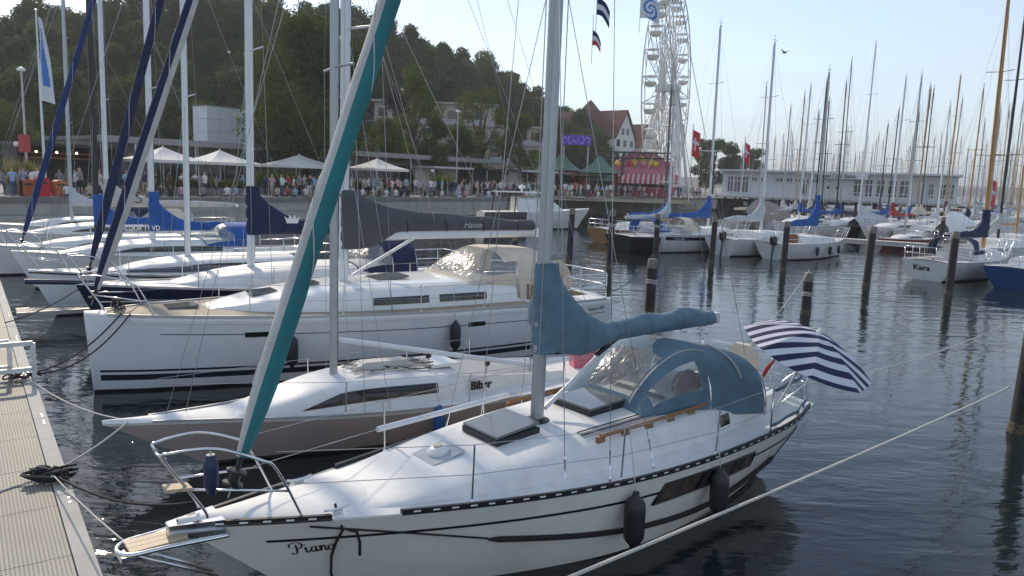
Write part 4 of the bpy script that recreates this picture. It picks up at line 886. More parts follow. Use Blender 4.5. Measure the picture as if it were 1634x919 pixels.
strokes(jJ, 'swirl_emblem', SW, lambda x, y: Vector((6.1 + x, -.29, 2.42 + y)), BLACKP, lambda d: .028)
kK, kKb, kKM = cruiser('white_yacht', 'white yacht moored against the striped foot of the quay wall', (-25.5, 35.5), 55, 9.6, 1.5, 1.05, WHITE, cabin=(.2, .7, .45), win='band', mast_x=4.0, mast_h=13.5, mast_m=ALU, boom=3.6, cover=LGREYC, cover_h=.8, hood=NAVYC)
# boats moored on the far side of the basin, sterns towards us
def stern(px, py, L, A): p = atz(px, py, 0); a = Vector((math.sin(R(A)), math.cos(R(A)), 0)); return (p - a * L)[:2]
def masttip(B, A, px, py, mx):                                # top of a mast that stands mx behind the stem
    a = Vector((math.sin(R(A)), math.cos(R(A)), 0)); P = Vector((B[0], B[1], 0)) + a * mx; d = ray(px, py); n2 = Vector((d.x, d.y)).normalized(); t = Vector((P.x, P.y)).dot(n2) / Vector((d.x, d.y)).length
    return EYE + d.z * t
AR = 235
def mast_from(B, A, mtop, L):                                 # where on the boat's axis the mast seen at mtop stands
    d = ray(*mtop); a = Vector((math.sin(R(A)), math.cos(R(A)))); det = a.x * d.y - a.y * d.x
    return max(L * .30, min(L * .56, (-B[0] * d.y + B[1] * d.x) / det))
def rb(name, label, spx, L, mtop, A=AR, **kw):
    B = stern(spx[0], spx[1], L, A); mx_ = kw.pop('mast_x', None) or mast_from(B, A, mtop, L); h = masttip(B, A, mtop[0], mtop[1], mx_)
    return cruiser(name, label, B, A, L, mast_x=mx_, mast_h=max(6.0, min(19, h)), **kw)
TEAKH = mat('varnished_hull', (.36, .19, .07), .3, var=.1, coat=.4)
rb('wooden_yacht', 'varnished wooden-hulled yacht with blue sail cover at the end of the row', (952, 388), 9, (1088, 140), bmax=1.4, fb=1.0, hullm=TEAKH, mast_m=mat('dark_grey_spar', (.10, .105, .115), .4, metal=.5), boom=3.6, cover=BLUEC, cover_h=.75, hood=None)
rb('dark_hulled_yacht', 'black-hulled yacht beside the varnished wooden one', (985, 402), 9.4, (1033, 170), bmax=1.5, fb=1.0, hullm=BLACKP, boom=3.6, cover=LGREYC, cover_h=.9, mast_m=ALUW, hood=BLUEC)
r1, r1b, r1M = rb('navy_striped_yacht', 'white yacht with broad navy lettered stripe and bright blue sail cover', (1035, 402), 9.2, (1152, 40), bmax=1.55, fb=1.1, stripe=NAVY, boom=3.7, cover=BLUEC, cover_h=1.25, hood=CREAMC, mast_m=ALUW)
text_mesh('TCA 884', .20, lambda x, y: r1b.onside(.92 - x / 9.2, r1b.sh(.85) - .27 + y, 1, .016), WHITE, 'stripe_lettering', r1)
r2, r2b, r2M = rb('white_yacht', 'white yacht with outboard and pale grey sail drooping from its mast', (1146, 408), 8.6, (1233, 68), bmax=1.45, fb=1.05, boom=3.4, cover=LGREYC, cover_h=1.4, mast_m=ALUW)
r3, r3b, r3M = rb('white_cruiser', 'small white cruiser with tall blue sail cover and brown washboards', (1226, 414), 7.6, (1325, 115), bmax=1.3, fb=.95, boom=2.6, cover=BLUEC, cover_h=1.7, mast_m=ALU, win='ports')
mb = MB(); mb.box(r3b.dk(7.6 * .735, 0) + Vector((0, 0, .2)), (.06, .75, .55)); mb.build('washboard', mat('red_brown_ply', (.26, .08, .04), .5), r3)
k4, k4b, k4M = rb('classic_yacht', 'white classic yacht with wooden mast, navy sail cover and name on the quarter', (1474, 448), 8.6, (1617, 0), bmax=1.45, fb=.95, mast_m=WOODM, mast_r=.10, boom=3.2, cover=NAVYC, cover_h=1.25, hood=NAVYC, win='ports', cabin=(.2, .66, .55), over=(1.0, .3), rake=.5)
text_mesh('Kara', .36, lambda x, y: Vector((8.6 - .3 * (k4b.sh(1) - .48 - y) / k4b.sh(1) + .015, -.62 + x * 1.15, .48 + y)), BLACKP, 'boat_name', k4, 0, .01)
mb = MB(); patch(mb, k4b.cs, 4.2, 4.55, .92, .66, -.014, 3, 2); mb.build('red_curtain_window', mat('red_curtain', (.22, .02, .02), .5), k4, 60)
mb = MB(); mb.grid(lambda a, b: k4b.dk(lerp(5.75, 8.2, a), lerp(-.75, .75, b)) + Vector((0, 0, .02 if abs(b - .5) > .45 else -.36)), 6, 12); mb.build('teak_cockpit', TEAK, k4, None)
r5, r5b, r5M = rb('blue_hulled_boat', 'blue-hulled open boat with white rail beside the classic yacht', (1606, 462), 7.4, (1700, 60), bmax=1.35, fb=.95, hullm=mat('hull_mid_blue', (.02, .06, .19), .3, coat=.3), boom=None, mast_m=ALU, win='ports')
def outboard(root, bt, y=.35):
    L = bt.L; mb = MB(); mb.loft([[Vector((L + .12 + dx + ex, y + ey, fz + bt.sh(1))) for ex, ey in ((-.16 * k, -.12 * k), (.2 * k, -.12 * k), (.2 * k, .12 * k), (-.16 * k, .12 * k))] for dx, fz, k in ((0, -.1, .8), (0, .1, 1), (.02, .34, 1), (.04, .42, .6))]); ob = mb.build('outboard_motor', BLACKP, root, 40)
    mb = MB(); mb.tube([(L + .14, y, bt.sh(1) - .1), (L + .22, y, .05), (L + .22, y, -.25)], [.07, .06, .05], 8); mb.build('shaft', GREYC, ob, 60)
outboard(r2, r2b); outboard(r3, r3b)
for bt_, M_, ln, tx in ((r3b, r3M, 'small white cruiser', (2.2, 3.6, 5.0)), (r1b, r1M, 'navy-striped yacht', (3.0, 5.6)), (k4b, k4M, 'classic yacht', (3.2,))):
    for q_, x_ in enumerate(tx): hang(bt_, M_, x_, .80, .55, .10, NAVYRUB if q_ % 2 == 0 else RUBBER, ('navy' if q_ % 2 == 0 else 'black') + f' fender on the {ln}' + (' near its bow' if q_ == 0 and len(tx) > 1 else ' near its stern' if q_ == len(tx) - 1 and len(tx) > 1 else ' side'), sg=1)
# row behind the jetty (bows towards it)
def rbow(name, label, bpx, L, mtop, A=55, z=1.05, **kw):
    p = atz(bpx[0], bpx[1], z); B = (p.x, p.y); mx_ = kw.pop('mast_x', None) or mast_from(B, A, mtop, L); h = masttip(B, A, mtop[0], mtop[1], mx_)
    return cruiser(name, label, B, A, L, mast_x=mx_, mast_h=max(6.0, min(19, h)), **kw)
G2 = 'yachts berthed behind the jetty'
rbow('white_yacht', 'white yacht with red sail cover berthed behind the jetty', (1382, 366), 8.4, (1445, 125), boom=3.4, cover=REDC, cover_h=1.0, mast_m=ALUW, group=G2, lod=0)
rbow('red_hulled_yacht', 'low red-hulled yacht berthed behind the jetty', (1402, 380), 7.0, (1470, 120), hullm=mat('hull_red', (.30, .02, .02), .3, coat=.3), z=.7, fb=.62, bmax=1.1, cabin=(.3, .7, .3), boom=None, group=G2, lod=0)
rbow('wooden_masted_yacht', 'white yacht with orange wooden mast and maroon sail cover', (1462, 352), 9, (1549, 120), A=60, boom=3.2, cover=MAROON, cover_h=1.0, mast_m=WOODM, mast_r=.09, group=G2, lod=0)
rbow('white_yacht', 'white yacht with small blue sail cover in front of the clubhouse', (1232, 358), 8.2, (1293, 137), boom=3.2, cover=BLUEC, cover_h=.7, mast_m=ALUW, group=G2, lod=0)
rbow('white_yacht', 'white yacht with plain aluminium mast in front of the lettered clubhouse wall', (1320, 356), 8.8, (1397, 70), boom=3.4, cover=LGREYC, cover_h=.8, mast_m=ALUW, group=G2, lod=0)
rb('black_masted_yacht', 'yacht with tall black mast behind the classic yacht', (1530, 425), 9, (1619, 25), boom=3.5, cover=SAILC, cover_h=.8, mast_m=BLACKP, group=G2, lod=0, A=238)
rb('tented_yacht', 'yacht under a pale boat tent with a short wooden mast', (1570, 412), 8.5, (1634, 265), boom=3.2, cover=None, mast_m=WOODM, group=G2, lod=0, A=238)
def tent(px, py, L, A, label, m, h=1.5, z=1.0):
    p = atz(px, py, 0); o = thing('boat_tent', label, 'tent', (p.x, p.y, z), R(90 - A), 'boat tents over cockpits'); mb = MB()
    mb.loft([[Vector((x, -1.15 * k, 0)), Vector((x, -.9 * k, .45 * h * k)), Vector((x, 0, h * k * g)), Vector((x, .9 * k, .45 * h * k)), Vector((x, 1.15 * k, 0))] for x, k, g in ((0, .55, 1), (L * .25, 1, 1), (L * .6, 1, .92), (L, .8, .75))], closed=False)
    q = mb.build('canvas', m, o, 30); mb = MB(); mb.bar((0, 0, h * .5), (L, 0, h * .68), .03, 6); mb.build('ridge_pole', ALU, o, 60); return o
tent(1555, 402, 5.2, 60, 'white ridge tent stretched over a yacht beside the wooden mast', SAILC, 1.9)
tent(1360, 380, 4.2, 60, 'grey tent over a yacht near the blue-covered cruiser', LGREYC, 1.3)
tent(1500, 392, 4.0, 60, 'white pointed tent over a boat by the jetty', WHITE, 1.7)
tent(1186, 372, 5.0, 60, 'taupe tent over a yacht left of the clubhouse', mat('taupe_canvas', (.30, .27, .24), .85), 2.0)
# motor cruiser lying by the quay, grey covered
mo = thing('motor_cruiser', 'white motor cruiser with grey canvas sides lying by the quay wall', 'motorboat', (0.2, 60.5, 0), R(20)); 
mcb = Boat(9.5, [.15, .9, 1.35, 1.5, 1.5, 1.45], [1.75, 1.6, 1.45, 1.4, 1.35], bow_over=1.1, stern_over=0, qs=(.7, .22, .2), zk=-.3)
mo.location = atz(938, 366, 0); mo.rotation_euler = (0, 0, R(195))
mcb.hull(mo, WHITE, 20, 8); mcb.deckmesh(mo, DECKW, None); mcb.band(mo, 'boot_stripe', BLACKP, 0, 1, -.2, .1, .006, 20, nv=2)
mcb.cabin(mo, WHITE, 2.6, 6.6, table([2.6, 3.6, 6.6], [.7, 1.2, 1.3]), table([2.6, 3.8, 6.6], [.1, 1.0, 1.25]), e=.45, nx=12)
for sg in (-1, 1):
    mb = MB(); patch(mb, mcb.cs, 3.4, 6.3, sg * .90, sg * .68, .015 * -sg, 8, 2); mb.build('saloon_window', WINDK, mo, 60)
    mcb.band(mo, 'canvas_side', GREYC, .62, .99, .35, lambda t: mcb.sh(t) + .02, .02, 10, sides=(sg,), nv=2)
mb = MB(); mb.box((6.2, 0, 3.02), (4.2, 2.6, .07)); mb.build('hard_top', WHITE, mo)
for x in (6.9, 8.2):
    for sg in (-1, 1):
        mb = MB(); mb.bar((x, sg * 1.25, 1.3), (x - .15, sg * 1.2, 3.0), .05, 6); mb.build('top_support', BLACKP, mo, 60)
mb = MB(); mb.lathe([(.25, 0), (.3, .1), (.3, .25), (0, .34)], (6, 0, 3.3), 12); mb.bar((6, 0, 3.05), (6, 0, 3.3), .1, 8); mb.build('radar_dome', WHITE, mo, 50)
remember(mo)
# many more yachts: three plain kinds copied over the far berths
rnd = random.Random(21)
protos = []
for kd, (hm, cv, lab) in enumerate(((WHITE, BLUEC, 'distant white yacht with blue sail cover in the far berths'), (WHITE, LGREYC, 'distant white yacht with grey sail cover in the far berths'), (NAVY, NAVYC, 'distant dark-hulled yacht with navy sail cover in the far berths'), (HULLP, CREAMC, 'distant cream yacht with pale sail cover in the far berths'))):
    pr, _, _ = cruiser('distant_yacht', lab, (60 + kd * 5, 140), AR, 8.6, 1.4, 1.05, hm, boom=3.4, cover=cv, cover_h=.8, mast_h=8.0, mast_m=ALU, group='yachts in the far berths', lod=0, rails=False, spreaders=0, antenna=False, cockpit=False, wire_r=.008)
    for c in CH[pr.name]:
        if c.name.split('.')[0] in ('mast', 'shroud', 'backstay', 'forestay'): c['drop'] = 1
    protos.append(pr)
MM = [ALU, ALUW, ALU, mat('weathered_spar', (.36, .35, .33), .5, var=.1), WOODM, BLACKP]
def far_yacht(k, X, Y, rot, h, mm, first):
    pr = protos[k]
    if first: o = pr
    else:
        o = pr.copy(); col.objects.link(o)
        for c in CH[pr.name]:
            if 'drop' in c: continue
            q = c.copy(); col.objects.link(q); q.parent = o
            for g in CH.get(c.name, []):
                w = g.copy(); col.objects.link(w); w.parent = q
    o.location = (X, Y, 0); o.rotation_euler = (0, 0, rot)
    if first:
        for c in CH[pr.name]:
            if 'drop' in c: bpy.data.objects.remove(c)
        CH[pr.name] = [c for c in col.objects if c.parent == o]
    mx_ = 8.6 * .42; lean = (rnd.uniform(-.012, .012) * h + .12, rnd.uniform(-.012, .012) * h)
    tp = Vector((mx_ + lean[0], lean[1], h))
    mb = MB(); mb.tube([(mx_, 0, 1.4), tp], [.075, .05], 6); m_ = mb.build('mast', mm, o, 60)
    mb = MB(); c = Vector((mx_, 0, 1.4)).lerp(tp, .56); mb.tube([c + Vector((.1, -.7, 0)), c, c + Vector((.1, .7, 0))], .022, 4); mb.build('spreader', mm, o, 60)
    for a in ((.3, 0, 1.2), (8.5, 0, 1.1), (mx_ + .2, -1.2, 1.0), (mx_ + .2, 1.2, 1.0)): MB().bar(a, tp, .009, 3).build('stay', WIRE, o, 180)
    mb = MB(); mb.bar(tp, tp + Vector((0, 0, .4)), .014, 3); mb.bar(tp + Vector((-.22, 0, .15)), tp + Vector((.22, 0, .15)), .014, 3); mb.build('wind_vane', BLACKP, o)
used = [False] * 4; n_ = 0
for row in range(7):                                            # rows of berths going back from 66 m to 190 m
    Y0 = 66 + row * 15 + (row > 2) * 6; cnt = 10 + row * 3
    for i in range(cnt):
        fr = (i + rnd.uniform(.15, .85)) / cnt; px = lerp(1175 if row > 0 else 1210, 1690, fr)
        if 64 < Y0 < 120 and px < 1230 and row in (2, 3): px += 60
        Y = Y0 + rnd.uniform(-3.5, 3.5) - (px - 1400) * .012 * Y0 / 60
        X = (px - 817) / FPX * Y
        # keep clear of the clubhouse footprint
        if 78 < Y < 124 and 1140 < px < 1520: Y = rnd.choice((72, 128 + rnd.random() * 10)); X = (px - 817) / FPX * Y
        k = rnd.choice((0, 1, 1, 1, 2, 3)); h = rnd.uniform(9.5, 14.5) + (1.5 if rnd.random() < .2 else 0)
        far_yacht(k, X, Y, R(90 - (AR if rnd.random() < .6 else 55) + rnd.uniform(-4, 4)), h, rnd.choice(MM), not used[k]); used[k] = True; n_ += 1
for k in range(4):
    if not used[k]: far_yacht(k, 60 + 6 * k, 150, 0, 11, ALU, True)
# ================================================================ pontoon
CONC = mat('concrete', (0.40, 0.385, 0.35), 0.85, var=0.10, scale=1.3, bump=0.3, bscale=9)
CONCD = mat('concrete_cap', (0.20, 0.195, 0.18), 0.9, var=0.14, scale=1.5, bump=0.3, bscale=9)
GALV = mat('galvanised_steel', (0.46, 0.46, 0.44), 0.5, metal=0.35, var=0.10, scale=4, bump=0.15, bscale=25)
def grating():
    m = bpy.data.materials.new('pressed_grating'); m.use_nodes = True
    n, l = m.node_tree.nodes, m.node_tree.links; b = n['Principled BSDF']; b.inputs['Roughness'].default_value = .6; b.inputs['Metallic'].default_value = .15
    t = n.new('ShaderNodeTexCoord'); s = n.new('ShaderNodeSeparateXYZ'); l.new(t.outputs['Object'], s.inputs[0])
    def wave(ax, k):
        a = n.new('ShaderNodeMath'); a.operation = 'MULTIPLY'; a.inputs[1].default_value = k; l.new(s.outputs[ax], a.inputs[0])
        w = n.new('ShaderNodeMath'); w.operation = 'SINE'; l.new(a.outputs[0], w.inputs[0]); return w
    wx, wy = wave('X', 2 * math.pi / .048), wave('Y', 2 * math.pi / .034)
    mn = n.new('ShaderNodeMath'); mn.operation = 'MINIMUM'; l.new(wx.outputs[0], mn.inputs[0]); l.new(wy.outputs[0], mn.inputs[1])
    rp_ = n.new('ShaderNodeValToRGB'); rp_.color_ramp.elements[0].position = -0.0; rp_.color_ramp.elements[1].position = .30
    rp_.color_ramp.elements[0].color = (.30, .285, .25, 1); rp_.color_ramp.elements[1].color = (.055, .05, .04, 1)
    l.new(mn.outputs[0], rp_.inputs['Fac'])
    z = n.new('ShaderNodeTexNoise'); z.inputs['Scale'].default_value = 1.2; z.inputs['Detail'].default_value = 5; l.new(t.outputs['Object'], z.inputs['Vector'])
    mr = n.new('ShaderNodeMapRange'); mr.inputs['To Min'].default_value = .7; mr.inputs['To Max'].default_value = 1.25; l.new(z.outputs['Fac'], mr.inputs['Value'])
    v = n.new('ShaderNodeVectorMath'); v.operation = 'SCALE'; l.new(rp_.outputs[0], v.inputs[0]); l.new(mr.outputs[0], v.inputs['Scale']); l.new(v.outputs[0], b.inputs['Base Color'])
    iv = n.new('ShaderNodeMath'); iv.operation = 'MULTIPLY'; iv.inputs[1].default_value = -1; l.new(mn.outputs[0], iv.inputs[0])
    bp = n.new('ShaderNodeBump'); bp.inputs['Strength'].default_value = .5; bp.inputs['Distance'].default_value = .01; l.new(iv.outputs[0], bp.inputs['Height']); l.new(bp.outputs[0], b.inputs['Normal'])
    return m
GRATE = grating()
PD = Vector((-0.591, 0.806, 0)); PN = Vector((-0.806, -0.591, 0)); P0 = Vector((-3.55, 6.21, 0)) - PD * 7.0   # edge line, direction, towards the land side
pont = thing('floating_pontoon', 'long grated pontoon with pale edge beam where the bows are tied', 'pontoon', P0, math.atan2(PD.y, PD.x))
# local x along the pontoon, +y away from the boats
for k in range(24):
    x = k * 1.25; mb = MB(); mb.box((x + .62, 0.18 + 1.4, .50), (1.238, 2.8, .05)); mb.build('grating_panel', GRATE, pont, None)
for k in range(10):
    x = k * 3.0; mb = MB(); mb.box((x + 1.5, .085, .435), (2.99, .17, .20)); bmh = mb.build('edge_beam', mat('pale_edge_beam', (.40, .39, .36), .75, var=.12, scale=3, bump=.2), pont, None)
    for q in (.12, .22, 2.75, 2.88):
        mb = MB(); mb.lathe([(.018, 0), (.018, .006), (0, .008)], (x + q, .06, .535), 8); mb.build('bolt', STEEL, bmh)
for k in range(7):
    mb = MB(); mb.box((2 + k * 4.4, 1.5, .15), (2.6, 2.4, .52)); mb.build('float', CONCD, pont, None)
remember(pont)
PM = Matrix.Translation(P0) @ Euler((0, 0, math.atan2(PD.y, PD.x))).to_matrix().to_4x4()
def on_pontoon(x, y, z=.53): return PM @ Vector((x, y, z))
def pcoord(px, py, z=.53):
    p = atz(px, py, z) - P0; return p.dot(PD), p.dot(PN)
fp = pcoord(20, 497, .45); FA = Vector((math.sin(R(55)), math.cos(R(55)), 0))
fing = thing('finger_pontoon', 'narrow grated finger jetty between the big cruiser and navy-hulled yacht', 'jetty', on_pontoon(fp[0], -.02, 0), math.atan2(FA.y, FA.x))
for k in range(6): mb = MB(); mb.box((.1 + k * 1.2 + .6, 0, .44), (1.19, .62, .05)); mb.build('grating_panel', GRATE, fing, None)
for sg in (-1, 1): mb = MB(); mb.box((3.7, sg * .34, .42), (7.2, .06, .10)); mb.build('side_beam', GALV, fing, None)
mb = MB(); mb.box((6.6, 0, .15), (1.1, .7, .46)); mb.build('float', CONCD, fing)
def cleat(px, py, label):
    a = pcoord(px, py); o = thing('mooring_cleat', label, 'cleat', on_pontoon(a[0], a[1], .53), math.atan2(PD.y, PD.x), 'cleats on the pontoon')
    mb = MB(); mb.box((0, 0, .008), (.22, .12, .012)); mb.lathe([(.035, .0), (.03, .06), (.045, .085)], (-.05, 0, .01), 10); mb.lathe([(.035, .0), (.03, .06), (.045, .085)], (.05, 0, .01), 10); mb.build('base', GALV, o, 40)
    mb = MB(); mb.tube([(-.16, 0, .10), (-.08, 0, .09), (.08, 0, .09), (.16, 0, .10)], [.016, .022, .022, .016], 8); mb.build('horn', GALV, o, 60); return a
c1 = cleat(82, 766, 'galvanised cleat heaped with black line on the pontoon'); c2 = cleat(38, 606, 'galvanised cleat holding the big cruiser lines beside the white frame')
rr = random.Random(3)
cl = thing('rope_heap', 'tangle of black mooring rope around the pontoon cleat', 'rope', on_pontoon(*c1, .53), 0)
for k in range(7):
    P = [Vector((rr.uniform(-.26, .26), rr.uniform(-.16, .16), .02 + rr.random() * .13)) for _ in range(9)]; mb = MB(); mb.tube(catmull(P, 5), .015, 6); mb.build('coil', ROPEB if k % 4 else GREYC, cl, 180)
cl2 = thing('rope_heap', 'small tangle of dark rope behind the white pontoon frame', 'rope', on_pontoon(*c2, .53), 0)
for k in range(3):
    P = [Vector((rr.uniform(-.24, .24), rr.uniform(-.15, .15), .02 + rr.random() * .1)) for _ in range(8)]; mb = MB(); mb.tube(catmull(P, 5), .014, 6); mb.build('coil', ROPEP, cl2, 180)
f0 = pcoord(58, 605); fr_ = thing('pontoon_frame', 'white metal frame standing on the pontoon edge', 'frame', on_pontoon(f0[0], f0[1], .53), math.atan2(PD.y, PD.x))
WF = mat('white_enamel', (.66, .66, .63), .45, var=.08)
for yy in (.02, .34):
    mb = MB(); 
    for a, b in (((0, yy, 0), (0, yy, .62)), ((0.0, yy + .0, .62), (0, yy + .9, .62)), ((0, yy + .9, .62), (0, yy + .9, 0)), ((0, yy, .18), (0, yy + .9, .18))):
        a, b = Vector(a), Vector(b); mb.box((a + b) / 2 + Vector((yy * .9, 0, 0)), (.07, max(.07, abs(a.y - b.y)), max(.07, abs(a.z - b.z))))
    mb.build('hoop', WF, fr_, None)
# ---------------------------------------------------------------- mooring lines
def line(label, pts, r=.012, m=ROPEB, group='mooring lines'):
    pts = [Vector(p) for p in pts]; o = thing('mooring_line', label, 'rope', pts[0], 0, group); mb = MB(); mb.tube([p - pts[0] for p in pts], r, 6); mb.build('rope', m, o, 180); return o
k1 = on_pontoon(*c1, .62); k2 = on_pontoon(*c2, .62)
line('black bow line from the pontoon cleat to the cream yacht bow', sag(k1, pw_(0.25, .25, 1.2), .16), .013)
line('thin pale line from the pontoon cleat down to the bow platform', sag(k1, pw_(-.36, .1, 1.05), .03), .008, SAILC)
line('grey line from the pontoon cleat to the mauve keelboat bow', sag(k1, bM @ Vector((.35, 0, .82)), .05), .011, SAILC)
line('grey line lying across the pontoon planks to its cleat', [k1 - Vector((0, 0, .05)), k1 + PN * .35 + Vector((0, 0, -.085)), k1 + PN * 1.0 - PD * .35 + Vector((0, 0, -.085)), k1 + PN * 2.4 - PD * .7 + Vector((0, 0, -.085))], .012, SAILC)
line('purple bow line of the big cruiser', sag(k2, hM @ Vector((.55, -.45, 1.5)), .22), .014, ROPEP)
line('second purple bow line of the big cruiser', sag(k2 + Vector((.1, 0, .02)), hM @ Vector((.68, -.55, 1.5)), .30), .014, ROPEP)
line('thin grey line from the white frame to the mauve keelboat bow', sag(k2, bM @ Vector((.3, 0, .8)), .14), .011, SAILC)
line('bow line of the navy-hulled yacht', sag(on_pontoon(pcoord(10, 520)[0], .2, .6), dDM @ Vector((.2, -.1, 1.3)), .1), .012, ROPEB)
line('black knotted bow spring hanging under the cream yacht name', [pw_(1.2, -.55, 1.12), pb.onside(1.1 / 8.55, .98, -1, .03) * 1, ] if False else [pw_(*pb.dk(1.25, -.36)) + Vector((0, 0, .06)), pM @ pb.onside(.140, .95, -1, .03), pM @ pb.onside(.125, .82, -1, .03), pM @ pb.onside(.108, .66, -1, .04), pM @ pb.onside(.092, .48, -1, .06), pM @ pb.onside(.078, .3, -1, .1)], .014)
kn = pM @ pb.onside(.136, .80, -1, .04)
line('loose black rope tail knotted on the bow spring', [kn + Vector((.0, 0, .13)), kn + Vector((.09, -.02, .12)), kn + Vector((.12, -.03, .02)), kn + Vector((.12, -.03, -.10))], .014)
p_r = atz(1622, 688, 0); pr1 = Vector((p_r.x, p_r.y, 0.55))
line('long white stern line stretched over the water to the tarred pile', sag(aty(1612, 617, p_r.y), aty(900, 925, 4.6), .03, 16), .014, ROPEW)
line('pale line across the water towards the pile', sag(aty(1634, 503, 14.0), pw_(8.5, -.5, 1.15), .22, 14), .007, ROPEW)
line('white stern line from the cruiser to a pile', sag(hM @ Vector((11.1, -1.2, 1.35)), atz(1036, 500, 0) + Vector((0, 0, 1.9)), .35), .011, ROPEB)
line('white line from the cream yacht stern to a pile', sag(pw_(8.45, .5, 1.15), atz(1285, 503, 0) + Vector((0, 0, 1.5)), .15), .009, ROPEW)
# ---------------------------------------------------------------- tarred mooring piles
def pile(px, py, top_py, r, label, lean=(0, 0), rope=True):
    b = atz(px, py, 0); hor = 285 + (px - 817) * math.tan(ROLL); h = EYE - (top_py - hor) * b.y / FPX
    o = thing('mooring_pile', label, 'pile', (b.x, b.y, -1.0), 0, 'tarred mooring piles'); n = 14; d = Vector((lean[0], lean[1], 1)); mb = MB()
    z1 = h + 1
    mb.loft([[d * z + Vector((r * g * math.cos(6.2832 * j / n), r * g * math.sin(6.2832 * j / n), 0)) for j in range(n)] for z, g in ((0, 1.03), (z1 * .5, 1.0), (z1 - .28, .97))]); mb.build('shaft', PILE, o, 50)
    mb = MB(); mb.loft([[d * z + Vector((r * g * math.cos(6.2832 * j / n), r * g * math.sin(6.2832 * j / n), 0)) for j in range(n)] for z, g in ((z1 - .28, .99), (z1 - .03, .98), (z1, .85))]); mb.build('weathered_top', PILETOP, o, 50)
    mb = MB(); mb.loft([[d * z + Vector((r * (g + .03 * math.sin(5 * j + z * 9)) * math.cos(6.2832 * j / n), r * (g + .03 * math.sin(5 * j + z * 9)) * math.sin(6.2832 * j / n), 0)) for j in range(n)] for z, g in ((.8, 1.08), (1.0, 1.13), (1.12, 1.1), (1.2, 1.02))]); mb.build('mussel_crust', MUSSEL, o, 60)
    if rope:
        for k in range(3): mb = MB(); zc = z1 - .75 + .05 * k; mb.tube([d * (zc + .02 * math.sin(j)) + Vector((r * 1.05 * math.cos(6.2832 * j / 12), r * 1.05 * math.sin(6.2832 * j / 12), 0)) for j in range(13)], .016, 5); mb.build('rope_turn', ROPEW, o, 180)
    return o
pile(1622, 690, 455, .155, 'thick tarred pile that holds the long white stern line', (.03, 0))
pile(1285, 503, 434, .15, 'tarred pile with white rope loop behind the striped parasol', (.0, 0))
pile(1036, 505, 412, .15, 'tarred pile behind the blue-grey boom', (.0, 0))
for px, py, tp, lb in ((907, 422, 332, 'tarred pile beside the motor cruiser bow'), (972, 427, 335, 'tarred pile in front of the varnished wooden yacht'), (1046, 412, 340, 'tarred pile in front of the lettered navy stripe'), (1134, 420, 345, 'tarred pile beside the yacht with the outboard'), (1249, 432, 352, 'tarred pile by the stern of the small white cruiser'), (1381, 456, 360, 'tarred pile standing between the small cruiser and the classic yacht'), (1513, 470, 368, 'tarred pile in front of the classic yacht quarter'), (820, 405, 375, 'short tarred pile in front of the quay wall'), (1497, 405, 345, 'tarred pile behind the classic yacht'), (1640, 420, 340, 'tarred pile by the black-masted yacht'), (1310, 372, 318, 'tarred pile in front of the clubhouse'), (1185, 368, 322, 'tarred pile left of the clubhouse steps'), (1430, 374, 326, 'tarred pile by the red sail cover'), (1575, 392, 330, 'tarred pile among the tents')):
    pile(px, py, tp, .15, lb, (rr.uniform(-.015, .05), 0), rope=rr.random() < .4)
# jetty on the far side
ja, jb_ = atz(1180, 373, .5), atz(1660, 404, .5); jd = (jb_ - ja); jt = thing('wooden_jetty', 'long pale plank jetty between the two rows of yachts', 'jetty', (ja.x, ja.y, 0), math.atan2(jd.y, jd.x)); JL = jd.length
for k in range(int(JL / .9)): mb = MB(); mb.box((k * .9 + .45, 0, .62), (.87, 1.5, .07)); mb.build('plank', mat('grey_plank', (.42, .40, .36), .8, var=.15), jt, None)
for sg in (-1, 1): mb = MB(); mb.box((JL / 2, sg * .72, .47), (JL, .1, .2)); mb.build('side_beam', mat('jetty_beam', (.50, .48, .44), .8, var=.1), jt, None)
for k in range(8):
    for sg in (-1, 1): mb = MB(); mb.bar((1 + k * (JL - 2) / 7, sg * .6, -.6), (1 + k * (JL - 2) / 7, sg * .6, .6), .1, 8); mb.build('post', PILE, jt, 60)

# ================================================================ quay, promenade and hill
QA = R(38); QD = Vector((math.sin(QA), math.cos(QA), 0)); QN = Vector((-QD.y, QD.x, 0)); Q0 = Vector((-27.5, 46.0, 0)) - QD * 30
QZ = 2.08
def quay(s, n=0.0, z=QZ): return Q0 + QD * s + QN * n + Vector((0, 0, z))
qw = thing('quay_wall', 'long pale concrete quay wall with dark coping and chequered timber foot', 'wall', Q0, math.atan2(QD.y, QD.x))
QL = 128.0
for k in range(int(QL / 4)):
    x = k * 4 + 2
    mb = MB(); mb.box((x, .30, 1.38), (3.97, .6, .70)); mb.build('upper_panel', CONC, qw, None)
    mb = MB(); mb.box((x, .28, .72), (3.97, .6, .58)); mb.build('lower_panel', CONC, qw, None)
    mb = MB(); mb.box((x, .30, 1.92), (3.985, .74, .36)); mb.build('coping_stone', CONCD, qw, None)
mb = MB(); mb.box((QL / 2, .25, .40), (QL, .8, .06)); mb.build('ledge', CONC, qw, None)
mb = MB(); mb.box((QL / 2, .45, -.6), (QL, .3, 1.96)); mb.build('dark_backing', BLACKP, qw, None)
FT = mat('white_fender_block', (.56, .55, .52), .8, var=.15); fm = None
for k in range(230):
    if fm is None:
        mb = MB(); mb.box((0, 0, 0), (.27, .2, .36)); fo = mb.build('fender_block', FT, qw, None); fm = fo
    else: fo = fm.copy(); col.objects.link(fo)
    fo.location = (k * .55, .12, .17)
